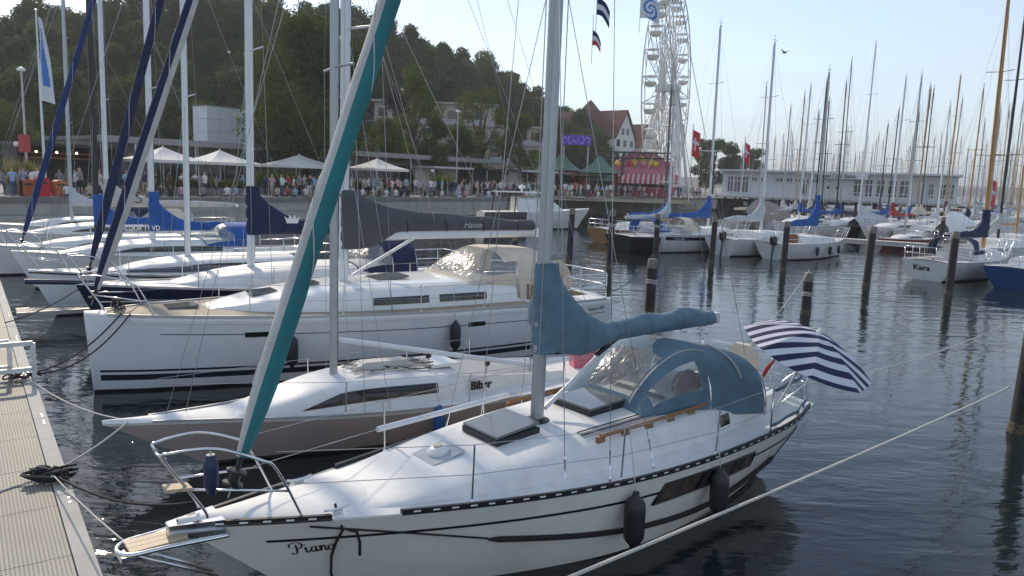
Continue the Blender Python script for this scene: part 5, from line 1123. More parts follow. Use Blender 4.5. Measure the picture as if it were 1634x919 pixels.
# ground behind the quay wall, reaching the hill and the horizon on the land side
PAVE = mat('promenade_paving', (.30, .285, .26), .9, var=.10, scale=.6, bump=.2, bscale=6)
a, b_ = quay(-200, .5), quay(QL + 30, .5)
mb = MB(); mb.add([a, b_, b_ + QN * 900 + QD * 150, a + QN * 900], [(0, 1, 2, 3)]); tag(mb.build('promenade', PAVE, None, None), kind='structure')
mb = MB(); e = quay(QL, .5); mb.add([e, e + Vector((70, 20, 0)), e + Vector((160, 700, 0)), e + QN * 500 + QD * 300], [(0, 1, 2, 3)])
for v in range(4): pass
mb.v = [(x, y, z - .012) for x, y, z in mb.v]; tag(mb.build('harbour_ground', PAVE, None, None), kind='structure')
sh_ = MB(); pts = [(300 + k * 60, 1500 - k * 3, 0) for k in range(30)]
sh_.loft([[Vector((x, y, -1)), Vector((x, y, 14 + 5 * math.sin(k * 1.3) + 3 * math.sin(k * 3.1))), Vector((x, y + 120, 20)), Vector((x, y + 130, -1))] for k, (x, y, z) in enumerate(pts)], closed=True)
tag(sh_.build('far_shore', mat('far_woods', (.07, .095, .075), .95, var=.2, scale=.02), None, 60), kind='structure')
HT = table([-500, 0, 100, 350, 450, 560, 700, 800, 870, 960, 1100], [15, 15, 16.5, 24, 23, 22, 19, 15.5, 11, 3, 0])
D0 = table([-500, 100, 560, 870, 1100], [86, 92, 118, 150, 190]); D1 = table([-500, 100, 560, 870, 1100], [140, 145, 165, 205, 230])
def hz_(px, d):
    u = max(0, min(1, (d - D0(px)) / (D1(px) - D0(px)))); return QZ - .05 + HT(px) * (u * u * (3 - 2 * u)) + .8 * math.sin(px * .02 + d * .09) * min(1, u * 4)
def hp(px, d): return Vector(((px - 817) / FPX * d, d, hz_(px, d)))
mb = MB(); mb.grid(lambda a, b: hp(lerp(-500, 1100, a), lerp(80, 330, b)), 64, 40); tag(mb.build('hillside', mat('forest_floor', (.035, .045, .02), 1, var=.3, scale=.3), None, 180), kind='structure')

# ---------------------------------------------------------------- trees
def leaf_mat(name, c1, c2):
    m = bpy.data.materials.new(name); m.use_nodes = True; n, l = m.node_tree.nodes, m.node_tree.links
    for x in list(n): n.remove(x)
    o = n.new('ShaderNodeOutputMaterial'); g = n.new('ShaderNodeNewGeometry'); r = n.new('ShaderNodeValToRGB'); oi = n.new('ShaderNodeObjectInfo')
    r.color_ramp.elements[0].color = (*c1, 1); r.color_ramp.elements[1].color = (*c2, 1)
    ad = n.new('ShaderNodeMath'); ad.operation = 'MULTIPLY_ADD'; ad.inputs[1].default_value = .55; l.new(g.outputs['Random Per Island'], ad.inputs[0])
    k = n.new('ShaderNodeMath'); k.operation = 'MULTIPLY'; k.inputs[1].default_value = .45; l.new(oi.outputs['Random'], k.inputs[0]); l.new(k.outputs[0], ad.inputs[2]); l.new(ad.outputs[0], r.inputs['Fac'])
    d = n.new('ShaderNodeBsdfDiffuse'); t = n.new('ShaderNodeBsdfTranslucent'); l.new(r.outputs[0], d.inputs[0]); l.new(r.outputs[0], t.inputs[0])
    x = n.new('ShaderNodeMixShader'); x.inputs[0].default_value = .45; l.new(d.outputs[0], x.inputs[1]); l.new(t.outputs[0], x.inputs[2]); l.new(x.outputs[0], o.inputs['Surface']); return m
LEAF = leaf_mat('leaves_green', (.06, .09, .024), (.13, .17, .05)); LEAFD = leaf_mat('leaves_dark', (.055, .085, .033), (.12, .16, .06)); LEAFY = leaf_mat('leaves_yellow_green', (.07, .095, .02), (.17, .19, .05)); LEAFP = leaf_mat('leaves_purple', (.02, .012, .02), (.05, .03, .045))
BARK = mat('bark', (.09, .07, .05), .9, var=.25, scale=6, bump=.6, bscale=8)
def crown_mesh(name, blobs, count, size, m, seed):
    rn = random.Random(seed); vs, fs = [], []
    wt = [bx * by * bz for (_, _, _, bx, by, bz) in blobs]
    for _ in range(count):
        x, y, z, bx, by, bz = rn.choices(blobs, wt)[0]
        while True:
            a, b, c = rn.uniform(-1, 1), rn.uniform(-1, 1), rn.uniform(-1, 1); q = a * a + b * b + c * c
            if q <= 1 and (q > .35 or rn.random() < .35): break
        k_ = 1 + max(0, rn.gauss(.02, .17)); a, b, c = a * k_, b * k_, c * k_
        p = Vector((x + a * bx, y + b * by, z + c * bz)); s = size * rn.uniform(.6, 1.3)
        nrm = Vector((a + rn.uniform(-.7, .7), b + rn.uniform(-.7, .7), c + rn.uniform(-.4, .9))).normalized(); u, w = frame_of(nrm); th = rn.random() * 6.28; u2 = u * math.cos(th) + w * math.sin(th); w2 = nrm.cross(u2); o = len(vs)
        bend = nrm * (-.18 * s)
        vs += [p - u2 * s * .5 + bend, p - w2 * s * .30, p + u2 * s * .5 + bend, p + w2 * s * .30]; fs.append((o, o + 1, o + 2, o + 3))
    me = bpy.data.meshes.new(name); me.from_pydata(vs, [], fs); me.materials.append(m); me.update(); return me
def blobs_round(H, W, seed, trunk=.22, n=16, top=1.0):
    rn = random.Random(seed); out = []
    for k in range(n):
        f = rn.random() ** .8; z = H * (trunk + (1 - trunk) * f * .93); rad = W / 2 * math.sin(math.pi * min(1, max(.12, (f * .86 + .12)))) ** .7; a = rn.random() * 6.283; r = rad * rn.uniform(.25, .8); s = W * rn.uniform(.10, .22) * top
        out.append((r * math.cos(a), r * math.sin(a), z, s, s, s * rn.uniform(.6, .9)))
    return out
def make_tree(name, label, H, W, loc, m, seed, count, size, group=None, trunk=.22, nb=16, rt=None):
    o = thing(name, label, 'tree', loc, 0, group); bl = blobs_round(H, W, seed, trunk, nb)
    me = crown_mesh('crown', bl, count, size, m, seed); c = bpy.data.objects.new('crown', me); col.objects.link(c); c.parent = o
    r = rt or H * .022; mb = MB(); mb.tube([(0, 0, -.3), (r * .5, 0, H * .25), (-r * .3, r * .4, H * .5), (0, 0, H * .85)], [r * 1.3, r, r * .65, r * .15], 8); t = mb.build('trunk', BARK, o, 180)
    for k, b in enumerate(bl[:9]):
        st = Vector((0, 0, H * (.22 + .03 * k))); e = Vector(b[:3]); mb = MB(); mb.tube([st, st.lerp(e, .5) + Vector((0, 0, .3)), e], [r * .45, r * .3, r * .08], 5); mb.build('limb', BARK, t, 180)
    return remember(o)
hp_protos = []
for k, (mm, H, W) in enumerate(((LEAFD, 14, 10), (LEAFD, 15, 9), (LEAF, 13, 10), (LEAFD, 13, 11), (LEAF, 14, 8.5))):
    lab = ('tall dark green tree on the wooded hillside', 'narrow dark green tree on the wooded hillside', 'mid green tree on the wooded hillside', 'broad dark green tree on the wooded hillside', 'slim mid green tree on the wooded hillside')[k]
    o = make_tree('hillside_tree', lab, H, W, (0, 0, 0), mm, 40 + k, 5200, .58, 'trees of the wooded hillside', trunk=.12, nb=20); hp_protos.append(o)
hu = [False] * 5; rn = random.Random(77); cnt = 0
for i in range(43):
    for j in range(7):
        px = lerp(-130, 960, (i + rn.random()) / 43); d = lerp(D0(px) + 3, D1(px) + 12, (j + rn.random()) / 7)
        if px > 575 and j < 3 and px < 880: continue
        if HT(px) < 4 and j < 6: continue
        k = rn.choices(range(5), (3, 3, 2, 3, 2))[0]; p = hp(px, d)
        o = hp_protos[k] if not hu[k] else copy_tree(hp_protos[k]); hu[k] = True
        s = rn.uniform(.72, 1.08); o.location = p - Vector((0, 0, .3)); o.rotation_euler = (0, 0, rn.random() * 6.28); o.scale = (s, s, s * rn.uniform(.9, 1.1)); cnt += 1
def at_ground(px, d, z=QZ): return Vector(((px - 817) / FPX * d, d, z))
def th(px, top, d): return EYE + (285 + (px - 817) * math.tan(ROLL) - top) * d / FPX * 1.02 - QZ
make_tree('broadleaf_tree', 'large broad tree with bright leaves behind the white parasols', th(470, 42, 74), 14.5, at_ground(486, 74), LEAF, 3, 22000, .36, trunk=.20, nb=34)
for px, tp, d, W, mm, lb in ((655, 112, 96, 7.5, LEAFY, 'slender yellow-green tree left of the street lamp'), (760, 128, 104, 9, LEAFY, 'tall yellow-green tree right of the street lamp'), (612, 190, 90, 7, LEAFY, 'bushy yellow-green tree in front of the terraced building'), (632, 145, 112, 7.5, LEAFP, 'dark purple-leaved tree before the terraced building'), (688, 192, 92, 5.5, LEAF, 'small round green tree beside the street lamp'), (730, 205, 98, 6, LEAF, 'low green tree behind the food stalls'), (822, 188, 100, 7, LEAF, 'green tree behind the pale stall roof'), (874, 196, 112, 6, LEAF, 'green tree left of the fairground ride'), (1003, 255, 118, 4, LEAF, 'small green tree left of the pink fairground booth'), (1128, 222, 185, 9, LEAFD, 'dark tree behind the big wheel and red flag'), (1156, 232, 180, 8, LEAFD, 'dark tree right of the red flag'), (1108, 222, 190, 8, LEAFD, 'dark tree close behind the big wheel'), (1192, 232, 200, 9, LEAF, 'green tree above the clubhouse left end'), (330, 165, 84, 7, LEAF, 'green tree left of the white roof box'), (20, 165, 80, 8, LEAF, 'green tree behind the lamp post and bar')):
    make_tree('broadleaf_tree', lb, th(px, tp, d), W, at_ground(px, d), mm, int(px), 6000 if d < 150 else 4000, .30 if d < 150 else .55, trunk=.14, nb=20)
# ================================================================ buildings, fair and crowd
def boxpart(root, name, c, d, m, rot=None, parent=None): mb = MB(); mb.box(c, d, rot); return mb.build(name, m, parent or root, None)
QROT = math.atan2(QD.y, QD.x)
def qs_of(px, off):                                       # quay coordinate of the picture column px at a distance off behind the wall
    d = ray(px, 300); d2 = Vector((d.x, d.y)); A0 = Q0 + QN * off
    # solve A0 + QD*s = d2*t
    det = QD.x * -d2.y + d2.x * QD.y; return (-A0.x * -d2.y + -d2.x * A0.y) / det if abs(det) > 1e-9 else 0
DARKW = mat('dark_timber', (.045, .04, .036), .7, var=.2, scale=3); GLASSD = mat('shopfront_glass', (.03, .035, .04), .08, var=0, coat=.3)
ROOFD = mat('dark_roof_edge', (.10, .10, .10), .6, var=.1); WCLOTH = mat('white_parasol_cloth', (.74, .72, .67), .85, var=.05); ORANGE = mat('orange_shelf', (.42, .17, .05), .6, var=.15)
# long pavilion
s0, s1 = qs_of(150, 15), qs_of(760, 15); PL = s1 - s0
pav = thing('pavilion', 'long low dark-fronted pavilion with flat roof behind the white parasols', 'building', quay(s0, 15), QROT)
boxpart(pav, 'wall', (PL / 2, 4, 2.0), (PL, 7.6, 4.0), CONCD); boxpart(pav, 'flat_roof', (PL / 2, 3.2, 4.17), (PL + 1, 10.4, .30), ROOFD)
boxpart(pav, 'roof_fascia', (PL / 2, -2.05, 4.12), (PL + 1.02, .08, .52), mat('grey_fascia', (.27, .27, .26), .6, var=.06))
for k in range(int(PL / 2.6)):
    x = 1.3 + k * 2.6; w = boxpart(pav, 'window', (x, .16, 1.75), (2.3, .08, 2.7), GLASSD); boxpart(pav, 'mullion', (x, .10, 1.75), (.07, .06, 2.7), ALU, parent=w)
    if k % 2 == 0: boxpart(pav, 'post', (x + 1.3, -1.8, 1.98), (.14, .14, 3.9), ALU)
remember(pav)
wb = thing('roof_box', 'white panelled box structure on the pavilion roof', 'building', quay(qs_of(360, 21), 21, QZ + 4.3), QROT)
for k in range(4):
    for j in range(3): boxpart(wb, 'panel', (k * 1.3 - 1.95, 0, .65 + j * 1.25), (1.28, 2.6, 1.23), mat('white_panel', (.66, .67, .68), .6, var=.04))
boxpart(wb, 'parapet', (0, 0, 3.86), (5.4, 2.8, .12), ROOFD)
kio = thing('wooden_kiosk', 'dark wooden bar kiosk with orange lit shelf on the promenade', 'kiosk', quay(qs_of(105, 9), 9), QROT)
boxpart(kio, 'back_wall', (0, 1.6, 1.6), (6.4, .2, 3.2), DARKW); boxpart(kio, 'roof', (0, .2, 3.3), (7.2, 4.2, .22), DARKW); boxpart(kio, 'counter', (0, -1.2, .55), (5.6, .5, 1.1), DARKW)
for sg in (-1, 1): boxpart(kio, 'side_wall', (sg * 3.2, .4, 1.6), (.2, 2.6, 3.2), DARKW)
for k in range(2): boxpart(kio, 'shelf', (0, 1.3, 2.4 + .35 * k), (5.6, .35, .12), ORANGE)
LAMPW = mat('lit_globe', (.8, .78, .7), .4, var=0, emit=(1, .86, .62, 2.2))
for k in range(4): mb = MB(); mb.lathe([(0, 0), (.07, .03), (.09, .1), (.06, .16), (0, .18)], (-2 + k * 1.3, -.6, 2.7), 8); mb.build('bulb', LAMPW, kio, 60)
# square white parasols
def big_parasol(px, off, w, label, zb=2.55, h=1.0):
    o = thing('market_parasol', label, 'parasol', quay(qs_of(px, off), off), QROT, 'white parasols over the terrace'); a = Vector((0, 0, zb + h)); c = [Vector((x * w / 2, y * w / 2, zb)) for x, y in ((-1, -1), (1, -1), (1, 1), (-1, 1))]
    for i in range(4):
        p, q = c[i], c[(i + 1) % 4]; mb = MB(); mb.grid(lambda u, v: (p.lerp(q, u)).lerp(a, v) - Vector((0, 0, .22 * math.sin(math.pi * v) * .5 + .10 * math.sin(math.pi * u) * (1 - v) * 0)), 6, 6); mb.build('canopy_panel', WCLOTH, o, 60)
        mb = MB(); mb.add([p, q, q - Vector((0, 0, .22)), p - Vector((0, 0, .22))], [(0, 1, 2, 3)]); mb.build('valance', WCLOTH, o, None)
    mb = MB(); mb.bar((0, 0, 0), a + Vector((0, 0, .1)), .05, 8); mb.build('pole', ALUW, o, 60); boxpart(o, 'base', (0, 0, .06), (.8, .8, .12), CONCD); return o
big_parasol(262, 7, 4.6, 'white parasol nearest the kiosk'); big_parasol(352, 7.5, 4.6, 'white parasol below the roof box'); big_parasol(478, 8.5, 5.4, 'white parasol under the large broad tree'); big_parasol(602, 7, 4.4, 'white parasol right of the large broad tree')
def globe(px, off, z, label='white globe lamp strung above the terrace'):
    o = thing('globe_lamp', label, 'lamp', quay(qs_of(px, off), off, QZ + z), 0, 'globe lamps over the terrace'); mb = MB(); mb.lathe([(.0, 0), (.10, .03), (.15, .1), (.17, .18), (.15, .26), (.1, .32), (0, .35)], (0, 0, 0), 12); mb.build('globe', mat('opal_globe', (.75, .74, .7), .3, var=0), o, 60); mb = MB(); mb.bar((0, 0, .34), (0, 0, .6), .012, 4); mb.build('cord', BLACKP, o)
for px in (286, 352, 385, 515, 633, 690, 30, 36): globe(px, 6, 2.35 if px > 100 else 3.0)
# lamp posts, flag poles
def lamp_post(px, off, top_py, label):
    s = qs_of(px, off); b = quay(s, off); h = EYE + (285 + (px - 817) * math.tan(ROLL) - top_py) * b.y / FPX - QZ
    o = thing('street_lamp', label, 'street lamp', b, 0); mb = MB(); mb.tube([(0, 0, 0), (0, 0, h)], [.09, .06], 8); mb.build('post', GALV, o, 60); mb = MB(); mb.lathe([(.05, 0), (.26, .05), (.26, .16), (.1, .28), (0, .3)], (0, 0, h), 12); mb.build('lamp_head', WHITE, o, 60); return o, h
l1, lh = lamp_post(45, 5, 120, 'tall street lamp with red sign near the kiosk'); boxpart(l1, 'red_sign', (0, -.12, lh * .42), (.75, .05, 1.1), mat('sign_red', (.40, .05, .05), .5)); lamp_post(728, 9, 183, 'street lamp between the yellow-green trees')
BLUEF = mat('flag_blue', (.06, .20, .55), .8, var=.1)
def banner_pole(px, off, top_py, label, m, m2, wd, ht, kind=0, tilt=0):
    b = quay(qs_of(px, off), off); h = EYE + (285 + (px - 817) * math.tan(ROLL) - top_py) * b.y / FPX - QZ
    o = thing('flag_pole', label, 'flag', b, 0); mb = MB(); mb.tube([(0, 0, 0), (0, 0, h)], [.09, .05], 8); mb.build('pole', ALUW, o, 60); mb = MB(); mb.lathe([(0, 0), (.1, .04), (.1, .1), (0, .14)], (0, 0, h), 8); mb.build('finial', ALUW, o)
    mb = MB(); fn = lambda u, v: Vector((.1 + u * wd * (1 - .55 * v * (kind == 0) if False else (.35 + .65 * v)), .10 * math.sin(u * 5 + v * 6), h - .3 - v * ht - u * .25 * ht * (.1 if kind else .18)))
    nu, nv = 6, 16
    for i in range(nu):
        for j in range(nv):
            mb.mi = 1 if (1 <= i <= 3 and 2 <= j <= 12) else 0; mb.add([fn(i / nu, j / nv), fn((i + 1) / nu, j / nv), fn((i + 1) / nu, (j + 1) / nv), fn(i / nu, (j + 1) / nv)], [(0, 1, 2, 3)])
    weld(mb.build('flag_cloth', [m, m2], o, 180)); return o
FLW = mat('flag_white', (.66, .68, .72), .8, var=.05)
banner_pole(73, 2.5, 30, 'tall white pole with hanging blue and white banner', FLW, BLUEF, .85, 5.0)
REDF = mat('flag_red', (.55, .03, .04), .8, var=.1)
# ---------------------------------------------------------------- terraced building, red-roofed house
BEIGE = mat('beige_render', (.42, .38, .32), .85, var=.06, scale=.5); WHITER = mat('white_render', (.66, .66, .64), .8, var=.04, scale=.5); ROOFT = mat('red_clay_tiles', (.15, .055, .042), .8, var=.16, scale=1.2, bump=.6, bscale=4)
def facade(root, wall, xs, zs, w, h, y, frame=WHITE):
    for x in xs:
        for z in zs:
            q = boxpart(root, 'window', (x, y, z), (w, .10, h), GLASSD, parent=wall); 
tb_ = thing('terraced_building', 'long beige terraced building with flat roofs below the wooded hill', 'building', at_ground(575, 128, QZ + 4.5), R(-14 + 20))
for k, (x0, ln, z0, hh) in enumerate(((0, 32, 0, 6.0), (2, 20, 6.0, 3.4))):
    w = boxpart(tb_, 'wall', (x0 + ln / 2, 3, z0 + hh / 2), (ln, 8, hh), BEIGE); boxpart(tb_, 'roof', (x0 + ln / 2, 2.8, z0 + hh + .15), (ln + 1, 9.4, .3), mat('pale_roof_slab', (.36, .345, .32), .8, var=.06))
    facade(tb_, w, [x0 + 1.4 + 2.3 * i for i in range(int(ln / 2.3))], [z0 + 1.6 + 3 * j for j in range(int(hh / 3))], 1.5, 1.6, -1.05)
    for j in range(int(hh / 3)): boxpart(tb_, 'balcony_rail', (x0 + ln / 2, -1.6, z0 + .55 + 3 * j), (ln, .06, .9), mat('glass_rail', (.30, .33, .34), .3, var=.05))
boxpart(tb_, 'plinth', (16, 3, -3), (32, 7.6, 6), BEIGE)
ho = thing('gabled_house', 'white gabled house with steep red tiled roofs behind the fairground', 'house', at_ground(975, 186), R(52))
def gable(root, x, y, w, l, h, rh, ridge='x', wn=4, fl=4, name='wing'):
    wl_ = boxpart(root, 'wall', (x, y, h / 2), (w, l, h), WHITER); o = .5; mb = MB()
    if ridge == 'x':
        P = [(x - w / 2 - o, y - l / 2 - o, h - .2), (x + w / 2 + o, y - l / 2 - o, h - .2), (x + w / 2 + o, y + l / 2 + o, h - .2), (x - w / 2 - o, y + l / 2 + o, h - .2), (x - w / 2 - o, y, h + rh), (x + w / 2 + o, y, h + rh)]; mb.add(P, [(0, 1, 5, 4), (2, 3, 4, 5)])
    else:
        P = [(x - w / 2 - o, y - l / 2 - o, h - .2), (x + w / 2 + o, y - l / 2 - o, h - .2), (x + w / 2 + o, y + l / 2 + o, h - .2), (x - w / 2 - o, y + l / 2 + o, h - .2), (x, y - l / 2 - o, h + rh), (x, y + l / 2 + o, h + rh)]; mb.add(P, [(0, 4, 5, 3), (1, 2, 5, 4)])
    rf_ = mb.build('roof', ROOFT, root, None); s = rf_.modifiers.new('t', 'SOLIDIFY'); s.thickness = .3
    mb = MB()
    if ridge == 'x':
        T = [[(xx, y - l / 2, h), (xx, y + l / 2, h), (xx, y, h + rh * .93)] for xx in (x - w / 2 + .02, x + w / 2 - .02)]
    else:
        T = [[(x - w / 2, yy, h), (x + w / 2, yy, h), (x, yy, h + rh * .93)] for yy in (y - l / 2 + .02, y + l / 2 - .02)]
    for tri in T: mb = MB(); mb.add(tri, [(0, 1, 2)]); g = mb.build('gable_wall', WHITER, root, None); s = g.modifiers.new('t', 'SOLIDIFY'); s.thickness = .3
    for i in range(wn):
        for j in range(fl):
            boxpart(root, 'window', (x - w / 2 + w * (i + .5) / wn, y - l / 2 - .04, 1.8 + j * h / fl), (w / wn * .42, .12, h / fl * .5), GLASSD)
    if ridge == 'y':
        for i in (-1, 1): boxpart(root, 'gable_window', (x + i * w * .12, y - l / 2 - .04, h + rh * .22), (w * .10, .12, 1.5), GLASSD)
    return rf_
gable(ho, 0, 13, 9.5, 30, 12.6, 6.6, 'y', 3, 4); gable(ho, 14.5, 9, 8.5, 20, 11.2, 5.8, 'y', 3, 4); gable(ho, 7.2, 14, 9, 12, 10.6, 5.2, 'x', 4, 4)
mb = MB(); mb.loft([[Vector((-2 + sx * k, 7 + sy * k, z)) for sx, sy in ((-1, -1), (1, -1), (1, 1), (-1, 1))] for k, z in ((4.6, 14.2), (2.2, 18.4), (.15, 21.6))]); mb.build('tower_roof', ROOFT, ho, None)
for i in range(9):                                             # windows of the long side towards the harbour
    for j in range(4): boxpart(ho, 'window', (-4.79, 1.0 + i * 3.1, 1.8 + j * 3.15), (.12, 1.1, 1.6), GLASSD)
for k in range(4): d_ = boxpart(ho, 'dormer', (-3.2, 9 + k * 4.6, 15.0), (2.4, 1.8, 1.5), WHITER); boxpart(ho, 'dormer_window', (-4.42, 9 + k * 4.6, 15.0), (.08, 1.2, 1.0), GLASSD, parent=d_)
# ---------------------------------------------------------------- big wheel
WHW = mat('white_wheel_steel', (.70, .70, .68), .45, var=.04)
WC = at_ground(1049, 150, 0); zc = 22.4; RW = 17.6
fwz = thing('ferris_wheel', 'tall white ferris wheel seen nearly edge-on beyond the fair', 'ferris wheel', (WC.x, WC.y, QZ), R(69))
# wheel plane: local x is horizontal in the plane, local y is the axle
NS = 24; hz0 = zc - QZ
for sy in (-1.5, 1.5):
    mb = MB(); mb.tube([(RW * math.cos(6.2832 * k / 48), sy, hz0 + RW * math.sin(6.2832 * k / 48)) for k in range(49)], .13, 6); mb.build('outer_rim', WHW, fwz, 180)
    mb = MB(); mb.tube([(RW * .84 * math.cos(6.2832 * k / 48), sy, hz0 + RW * .84 * math.sin(6.2832 * k / 48)) for k in range(49)], .09, 5); mb.build('inner_rim', WHW, fwz, 180)
    for k in range(NS):
        a = 6.2832 * k / NS; d = Vector((math.cos(a), 0, math.sin(a))); n = Vector((-d.z, 0, d.x)); mb = MB(); mb.bar(Vector((0, sy * .6, hz0)) + n * .5, Vector((0, sy, hz0)) + d * RW, .10, 4); mb.build('spoke', WHW, fwz, 180)
        mb = MB(); a2 = 6.2832 * (k + .5) / NS; mb.bar(Vector((RW * .84 * math.cos(a2), sy, hz0 + RW * .84 * math.sin(a2))), Vector((0, sy, hz0)) + d * RW, .06, 4); mb.build('rim_brace', WHW, fwz, 180)
for k in range(NS):
    a = 6.2832 * k / NS; p = Vector((RW * math.cos(a), 0, hz0 + RW * math.sin(a))); mb = MB(); mb.bar(p + Vector((0, -1.6, 0)), p + Vector((0, 1.6, 0)), .08, 5); mb.build('gondola_axle', WHW, fwz, 180)
    q = Vector((RW * .84 * math.cos(a), 0, hz0 + RW * .84 * math.sin(a))); mb = MB(); mb.bar(q + Vector((0, -1.5, 0)), q + Vector((0, 1.5, 0)), .05, 4); mb.build('cross_bar', WHW, fwz, 180)
    for f0, f1 in ((.84, .55), (.55, .28)):
        a3 = 6.2832 * (k + 1) / NS; mb = MB(); mb.bar((RW * f0 * math.cos(a), -1.4, hz0 + RW * f0 * math.sin(a)), (RW * f1 * math.cos(a3), 1.2, hz0 + RW * f1 * math.sin(a3)), .06, 4); mb.build('lacing', WHW, fwz, 180)
        mb = MB(); mb.bar((RW * f0 * math.cos(a), 1.4, hz0 + RW * f0 * math.sin(a)), (RW * f1 * math.cos(a3), -1.2, hz0 + RW * f1 * math.sin(a3)), .06, 4); mb.build('lacing', WHW, fwz, 180)
    c = p + Vector((0, 0, -1.9)); mb = MB(); mb.lathe([(.25, 0), (.7, .12), (1.0, .45), (1.05, .85), (.95, .87), (.6, .4), (0, .3)], c, 12); g = mb.build('gondola', mat('gondola_cream', (.62, .60, .52), .5, var=.06), fwz, 40)
    mb = MB(); mb.lathe([(1.15, 0), (.8, .2), (.2, .32), (0, .34)], c + Vector((0, 0, 1.75)), 12); mb.build('gondola_roof', WHITE, g, 40)
    mb = MB(); mb.bar(c + Vector((0, 0, .3)), c + Vector((0, 0, 2.0)), .05, 5); mb.build('gondola_post', WHW, g)
for sy in (-3.0, 3.0):
    for sx in (-1, 1):
        mb = MB(); mb.bar((0, sy * .6, hz0), (sx * 8.0, sy * 1.3, 0), .32, 8); mb.build('support_leg', WHW, fwz, 60)
    mb = MB(); mb.bar((-4.0, sy * .95, hz0 * .5), (4.0, sy * .95, hz0 * .5), .2, 6); mb.build('leg_tie', WHW, fwz, 60)
    mb = MB(); mb.bar((0, sy * .6, hz0), (0, sy * 1.2, 0), .25, 6); mb.build('centre_mast', WHW, fwz, 60)
mb = MB(); mb.tube([(0, -2.4, hz0), (0, 2.4, hz0)], .8, 14); mb.build('hub', WHW, fwz, 60)
boxpart(fwz, 'boarding_deck', (0, 0, .8), (16, 8, 1.6), mat('ride_grey', (.30, .31, .32), .6, var=.1))
# ---------------------------------------------------------------- fair stalls
PINKB = mat('pink_booth', (.62, .20, .26), .6, var=.12, scale=.8); REDST = stripe_mat('red_white_awning', (.60, .55, .52), (.55, .05, .09), 1.4, 'X'); YEL = mat('yellow_letters', (.75, .52, .04), .5, var=.05); PURP = mat('purple_sign', (.12, .06, .52), .5, var=.2, scale=2); GRNR = mat('green_pagoda', (.12, .20, .15), .6, var=.15)
pk = thing('fairground_booth', 'pink fairground booth with yellow sign and red striped awning', 'booth', at_ground(1018, 112), R(-12))
boxpart(pk, 'body', (0, 0, 2.2), (8.6, 4, 4.4), PINKB); mb = MB(); mb.prism([(-4.5, -2.2, 4.4), (4.5, -2.2, 4.4), (1.6, -2.2, 6.2), (-1.6, -2.2, 6.6)], (0, .3, 0)); mb.build('painted_gable', PINKB, pk)
mb = MB(); mb.grid(lambda a, b: Vector((lerp(-5, 5, a), lerp(-2.1, -4.0, b), 3.3 - b * .8)), 12, 3); mb.build('awning', REDST, pk, None); boxpart(pk, 'skirt', (0, -4.0, 2.2), (10, .06, .6), REDST); boxpart(pk, 'counter', (0, -2.3, .6), (8.4, .5, 1.2), mat('booth_red', (.45, .05, .07), .6))
mb = MB()
for k, (w_, h_) in enumerate(((.7, 1.3), (.9, 1.6), (.8, 1.2))): mb = MB(); mb.prism([(-1.2 + k * 1.15 + w_ / 2 * math.cos(a) * (1 + .25 * math.sin(3 * a + k)), -2.24, 5.1 + h_ / 2 * math.sin(a)) for a in [6.2832 * q / 14 for q in range(14)]], (0, -.08, 0)); mb.build('yellow_figure', YEL, pk, None)
boxpart(pk, 'opening', (0, -2.03, 2.2), (7.4, .06, 1.6), DARKW)
for k in range(5): mb = MB(); mb.lathe([(0, -.45), (.35, -.3), (.45, 0), (.35, .3), (0, .45)], (-3.6 + k * 1.8, -2.5, 4.7), 10); mb.build('ornament', (YEL, REDF, PINKB)[k % 3], pk, 60)
rd = thing('fairground_ride', 'green pagoda-roofed fairground ride with purple sign', 'ride', at_ground(922, 108), R(-10))
for k, (x, w, z) in enumerate(((-3, 5, 3.4), (2.4, 5.2, 3.2))):
    mb = MB(); mb.loft([[Vector((x + sx * w / 2 * s, sy * 2 * s, z + h)) for sx, sy in ((-1, -1), (1, -1), (1, 1), (-1, 1))] for s, h in ((1.15, 0), (.8, .5), (.45, 1.2), (.1, 2.3))]); mb.build('pagoda_roof', GRNR, rd, None)
    for sx in (-1, 1): boxpart(rd, 'column', (x + sx * w * .42, -1.7, z / 2), (.3, .3, z), REDF)
    boxpart(rd, 'panel', (x, -1.75, z * .8), (w * .9, .1, .9), (PINKB, GRNR)[k]); boxpart(rd, 'back_panel', (x, 1.5, z / 2), (w, .2, z), DARKW)
sg_ = boxpart(rd, 'sign_board', (-.9, -2, 7.6), (3.9, .25, 1.3), PURP); LIL = mat('lilac_scroll', (.40, .33, .72), .5, var=.1)
for k in range(5): mb = MB(); mb.tube([(-2.5 + k * .8 + .3 * math.cos(a), -2.16, 7.6 + (.35 + .15 * (k % 2)) * math.sin(a)) for a in [.6 + k + 4.4 * q / 10 for q in range(11)]], .08, 5); mb.build('scroll_ornament', LIL, sg_, 60)
for sx in (-2.6, .8): boxpart(rd, 'sign_post', (sx, -1.8, 3.4), (.2, .2, 6.8), GALV)
ga = thing('fair_gantry', 'dark horizontal truss gantry between ride and booth', 'gantry', at_ground(985, 110), R(-10)); boxpart(ga, 'top_beam', (0, 0, 6.3), (14, .3, .22), DARKW); boxpart(ga, 'bottom_beam', (0, 0, 5.5), (14, .3, .18), DARKW)
for k in range(14): mb = MB(); mb.bar((-6.5 + k, 0, 5.5 + .8 * (k % 2)), (-5.5 + k, 0, 6.3 - .8 * (k % 2)), .06, 4); mb.build('brace', DARKW, ga)
for sx in (-6.8, 0, 6.8): boxpart(ga, 'upright', (sx, 0, 3.1), (.25, .25, 6.2), DARKW)
